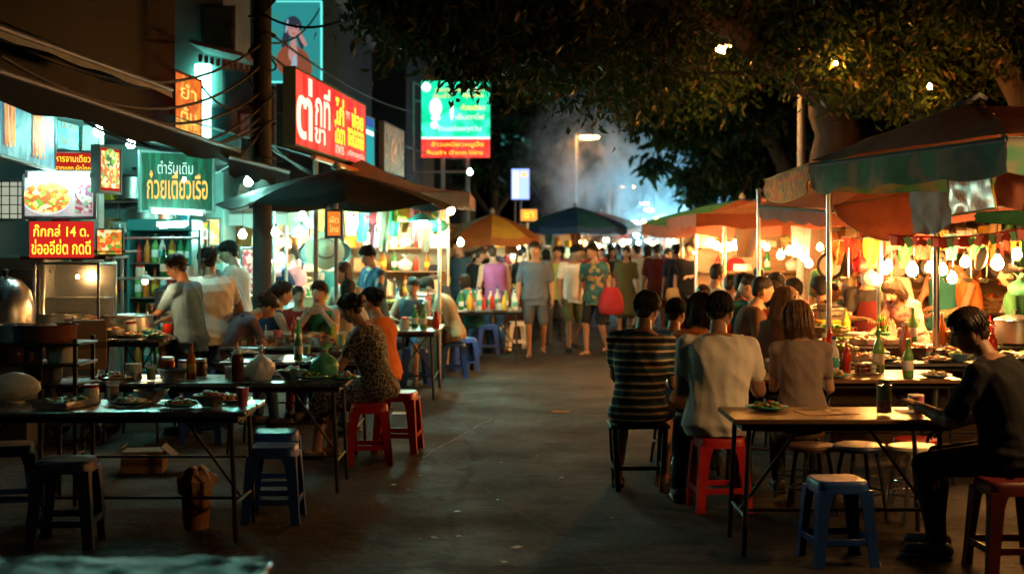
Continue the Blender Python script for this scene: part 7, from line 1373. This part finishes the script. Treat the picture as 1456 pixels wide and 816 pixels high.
TMPL = []
def crowd_templates():
    c, H = CL, HAIRM; specs = [('walk', 1.70, PI, 'tee', 'trousers', 'short', False, .3), ('walk', 1.64, .0, 'tee', 'shorts', 'pony', True, .25), ('stand', 1.74, .1, 'shirt', 'trousers', 'short', False, 0), ('walk', 1.60, PI, 'tee', 'skirt', 'long', True, .2), ('stand', 1.66, 1.4, 'tank', 'shorts', 'bob', True, 0), ('walk', 1.76, .2, 'tee', 'shorts', 'short', False, .35), ('sit', 1.66, 1.4, 'tee', 'trousers', 'short', False, 0)]
    for i, (po, h, yaw, tk, bk, hs, fem, st) in enumerate(specs):
        r = person('x', 900, 30 + i, yaw, po, h, None, top=(c['grey'], tk), bottom=(c['dark'], bk), hair=(hs, H['black']), fem=fem, lod=2, step=st, hands=((None, None), ((-.12, .3, 1.25), None), (None, (.14, .3, 1.1)), (None, None), ((-.15, .3, 1.0), (.15, .32, 1.0)), (None, None), (None, None))[i]); TMPL.append(r)
def crowd():
    c = CL; tops = ['navy', 'dark', 'crimson', 'teal', 'slate', 'brown', 'black', 'maroon', 'olive', 'steel', 'white', 'denim', 'green', 'mauve', 'bluegrey', 'red', 'dark', 'navy', 'orange', 'taupe', 'black', 'steel', 'pink', 'slate']
    # px, Y, template, yaw, place
    L = [(962, 24.5, 2, .3, 'near the brown umbrella'), (986, 27, 5, -.4, 'by the green roofed stall'), (972, 30, 0, PI, 'by the green roofed stall'), (1002, 24, 4, -1.2, 'at the third right stall'), (950, 33, 1, 0, 'in mid street'), (925, 35, 2, .2, 'in mid street'), (900, 33, 0, PI, 'in mid street'), (872, 29, 3, PI + .2, 'behind the floral green top'), (868, 36, 5, 0, 'behind the floral green top'), (826, 28, 2, PI, 'behind the white shirt'), (800, 31, 1, .3, 'behind the white shirt'), (780, 28, 4, 1.3, 'by the teal umbrella stall'), (770, 36, 0, PI, 'by the teal umbrella stall'), (748, 29, 2, 1.2, 'at the teal umbrella stall'), (730, 31, 5, 2., 'at the teal umbrella stall'), (716, 27, 4, 1.6, 'under the orange umbrella'), (945, 42, 0, PI, 'far down the street'), (918, 45, 1, 0, 'far down the street'), (890, 42, 5, .1, 'far down the street'), (860, 44, 3, PI, 'far down the street'), (842, 39, 2, .4, 'by the sand roofed stall'), (965, 39, 3, PI, 'below the smoke'), (980, 36, 4, -1.3, 'below the smoke'), (932, 52, 5, 0, 'at the far end'), (905, 55, 0, PI, 'at the far end'), (880, 53, 2, .3, 'at the far end'), (955, 50, 1, .1, 'at the far end'), (918, 62, 2, 0, 'farthest back'), (895, 66, 5, PI, 'farthest back'), (938, 64, 3, PI, 'farthest back'), (1018, 20.5, 4, -1.5, 'at the rust roofed stall'), (1042, 19.5, 2, -1.2, 'at the rust roofed stall'), (655, 23.5, 2, 2.5, 'under the orange umbrella'), (992, 31.5, 1, .2, 'by the blue stall'), (1010, 29, 0, -1.4, 'at the green roofed stall'), (815, 46, 4, 1.2, 'at the sand roofed stall'), (1120, 15.6, 6, 1.3, 'at the rust roofed stall'), (1165, 15.2, 6, -1.4, 'at the rust roofed stall'), (465, 18.0, 4, 1.2, 'at the pot stall'), (612, 21.5, 4, 2.6, 'behind the pot stall'), (1180, 13.2, 6, .3, 'near the lone warm bulb'),
         (695, 25.5, 0, 2.6, 'left of the grey shirt'), (727, 26.5, 2, -2.4, 'left of the grey shirt'), (745, 33, 5, .2, 'left of the grey shirt'), (790, 36, 2, PI, 'behind the olive shorts'), (822, 33, 0, 2.8, 'behind the olive shorts'), (806, 40, 3, PI, 'behind the olive shorts'), (835, 30, 1, .5, 'behind the floral green top'), (857, 33, 2, 2.2, 'behind the floral green top'), (882, 37, 1, -.2, 'left of the long white shirt'), (893, 29, 2, 2.9, 'left of the long white shirt'), (924, 30.5, 4, .9, 'beyond the dark red brown shirt'), (952, 29, 3, 2.7, 'beyond the dark red brown shirt'), (966, 34, 5, .2, 'beyond the dark red brown shirt'), (978, 23.5, 0, 2.5, 'before the brown umbrella'), (998, 26, 1, -.3, 'before the brown umbrella'), (1012, 23, 2, 1.9, 'before the brown umbrella'), (1025, 26.5, 4, -1.1, 'before the brown umbrella'), (940, 38, 2, .6, 'under the smoke plume'), (912, 40, 3, PI, 'under the smoke plume'), (875, 48, 0, PI, 'past the sand roofed stall'), (850, 50, 2, .5, 'past the sand roofed stall'), (902, 48, 5, .1, 'past the sand roofed stall'), (930, 46, 1, .3, 'past the yellow roofed stall'), (972, 44, 2, 2.4, 'past the yellow roofed stall'), (1060, 17.6, 6, -1.1, 'at the rust roofed counter'), (1090, 15.1, 6, 1.2, 'at the rust roofed counter'), (1130, 17.2, 6, -.6, 'at the rust roofed counter'), (1145, 14.2, 6, 1.0, 'at the far diners table'), (1060, 12.9, 6, -1.4, 'at the far diners table'), (1180, 16.5, 2, 2.8, 'inside the rust roofed stall'), (1215, 15.6, 4, 2.4, 'inside the rust roofed stall'), (1340, 14.1, 4, 2.6, 'inside the first right stall'), (1262, 14.2, 2, 2.9, 'inside the first right stall')]
    bot = ['dark', 'denim', 'slate', 'khaki', 'black', 'brown']; hs = list(HAIRM.values()); firsts = set()
    nice = {'bluegrey': 'blue grey', 'sky': 'sky blue', 'steel': 'steel blue', 'mauve': 'purple grey', 'slate': 'slate grey', 'dark': 'charcoal', 'lime': 'lime green'}
    bagc = ['navy', 'olive', 'crimson', 'brown', 'black', 'teal', 'beige', 'denim', 'orange', 'slate', 'green', 'maroon', 'khaki']
    for q, i in enumerate((1, 4, 8, 10, 13, 18, 21, 25, 41, 44, 49, 51, 54)):
        px, Y = L[i][:2]; sx = .25 if q % 2 else -.25; b = thing('shoulder_bag', f'{bagc[q]} shoulder bag carried by a passer-by {L[i][4]}', 'bag', (X(px, Y) + sx, Y - .06, .72 + .1 * (q % 3)), U(-.5, .5), 'bags carried in the crowd')
        mb = MB(); mb.rings([[V((math.cos(a) * rx, math.sin(a) * ry, z)) for a in [2 * math.pi * j / 16 for j in range(16)]] for rx, ry, z in ((.05, .03, 0), (.12, .06, .02), (.14, .065, .1), (.12, .05, .2), (.1, .02, .24))]); mb.build('bag_body', c[bagc[q]], b, ang=80); MB().tube([(.1 * math.cos(t), 0, .23 + .42 * math.sin(t)) for t in [math.pi * j / 12 for j in range(13)]], .01, 6).build('strap', c['black'], b)
    for i, (px, Y, t, yaw, where) in enumerate(L):
        r = TMPL[t]
        if t not in firsts: firsts.add(t); o = r
        else: o = copy_tree(r)
        o.location = (X(px, Y), Y, 0); o.rotation_euler = (0, 0, yaw + U(-.25, .25)); sc = U(.93, 1.06); o.scale = (sc * (-1 if i % 3 == 1 else 1), sc, sc)
        tc = tops[(i * 7 + i // 24) % 24]; bc = bot[(i * 5 + i // 12) % 6]; what = {'shirt': None}
        def setm(ob, k, m): ob.material_slots[k].link = 'OBJECT'; ob.material_slots[k].material = m
        setm(o, 0, SKIN[i % 3]); low = ''
        for ch in o.children:
            n = ch.name.split('.')[0]
            if n == 'shirt': setm(ch, 0, c[tc])
            elif n in ('trousers', 'shorts', 'skirt'): setm(ch, 0, c[bc]); low = n
            elif n == 'hair': setm(ch, 0, hs[(i * 3) % 3])
        act = {0: 'walking toward the camera', 1: 'walking away', 2: 'standing', 3: 'strolling nearer', 4: 'reaching forward', 5: 'striding', 6: 'seated'}[t]
        lab = f'person in {nice.get(tc, tc)} top and {bc} {low} {act} {where}'; lab = lab if len(lab.split()) < 17 else lab.replace(' walking toward the camera', ' walking nearer').replace(' reaching forward', ' reaching'); tag(o, uniq(lab), 'person', 'crowd in the market street')

# ------------------------------------------------------------------ world, camera, assembly
def world():
    w = bpy.data.worlds.new('World'); SC.world = w; w.use_nodes = True; N = w.node_tree.nodes; L = w.node_tree.links
    sky = N.new('ShaderNodeTexSky'); sky.sky_type = 'NISHITA'; sky.sun_disc = False; sky.sun_elevation = R(1.5); sky.sun_rotation = R(140); bg = N['Background']; bg.inputs['Strength'].default_value = WORLD_S; L.new(sky.outputs[0], bg.inputs[0])
    sd = bpy.data.lights.new('Moon', 'SUN'); sd.energy = .012; sd.angle = R(.5); sd.color = (.8, .9, 1.); so = bpy.data.objects.new('Moon', sd); COL.objects.link(so); so.rotation_euler = (R(50), 0, R(-40))
    cd = bpy.data.cameras.new('Camera'); co = bpy.data.objects.new('Camera', cd); COL.objects.link(co); co.location = (0, 0, CAMZ); co.rotation_euler = (R(90), 0, 0)
    cd.lens = 50; cd.sensor_width = 36; cd.shift_y = (HY - 408) / 1456; cd.clip_end = 600; cd.clip_start = .05
    cd.dof.use_dof = True; cd.dof.focus_distance = 9.6; cd.dof.aperture_fstop = 2.0; cd.dof.aperture_blades = 9
    SC.camera = co; SC.view_settings.view_transform = 'Standard'; SC.view_settings.look = 'None'; SC.view_settings.gamma = 1; SC.view_settings.exposure = EXPOSURE; SC.view_settings.use_curve_mapping = False
    cy = SC.cycles; cy.use_denoising = True; cy.denoiser = 'OPENIMAGEDENOISE'; cy.denoising_input_passes = 'RGB_ALBEDO_NORMAL'; cy.max_bounces = 7; cy.diffuse_bounces = 3; cy.glossy_bounces = 3; cy.transmission_bounces = 5; cy.transparent_max_bounces = 10; cy.volume_bounces = 1; cy.sample_clamp_indirect = 6; cy.sample_clamp_direct = 0; cy.use_light_tree = True; cy.caustics_reflective = False; cy.caustics_refractive = False; cy.volume_step_rate = 1.5
def haze():
    m = bpy.data.materials.new('haze'); m.use_nodes = True; N = m.node_tree.nodes; N.clear(); o = N.new('ShaderNodeOutputMaterial'); v = N.new('ShaderNodeVolumePrincipled'); v.inputs['Color'].default_value = (.85, .9, .9, 1); v.inputs['Density'].default_value = HAZE; v.inputs['Anisotropy'].default_value = .55; m.node_tree.links.new(v.outputs[0], o.inputs[1])
    b = MB().box((6, 60, 6), (110, 160, 14)).build('haze', m); kind(b, 'stuff'); b['label'] = 'thin smoky night air over the whole market'

EXPOSURE, WORLD_S, HAZE = .28, .00005, 0.
setup_mats(); setup_people_mats(); world(); setting(); signs(); furniture(); cart_stall(); right_stalls(); umbrellas_and_rows()
people(); crowd_templates(); bake_texts(); bake_all(); crowd(); smoke()
if HAZE > 0: haze()
# things alike enough to share a label share a group too
by = {}
for o in SC.objects:
    if o.parent is None and 'label' in o: by.setdefault(o['label'].lower(), []).append(o)
for l, os_ in by.items():
    if len(os_) > 1:
        for o in os_: o['group'] = os_[0].get('group') or l
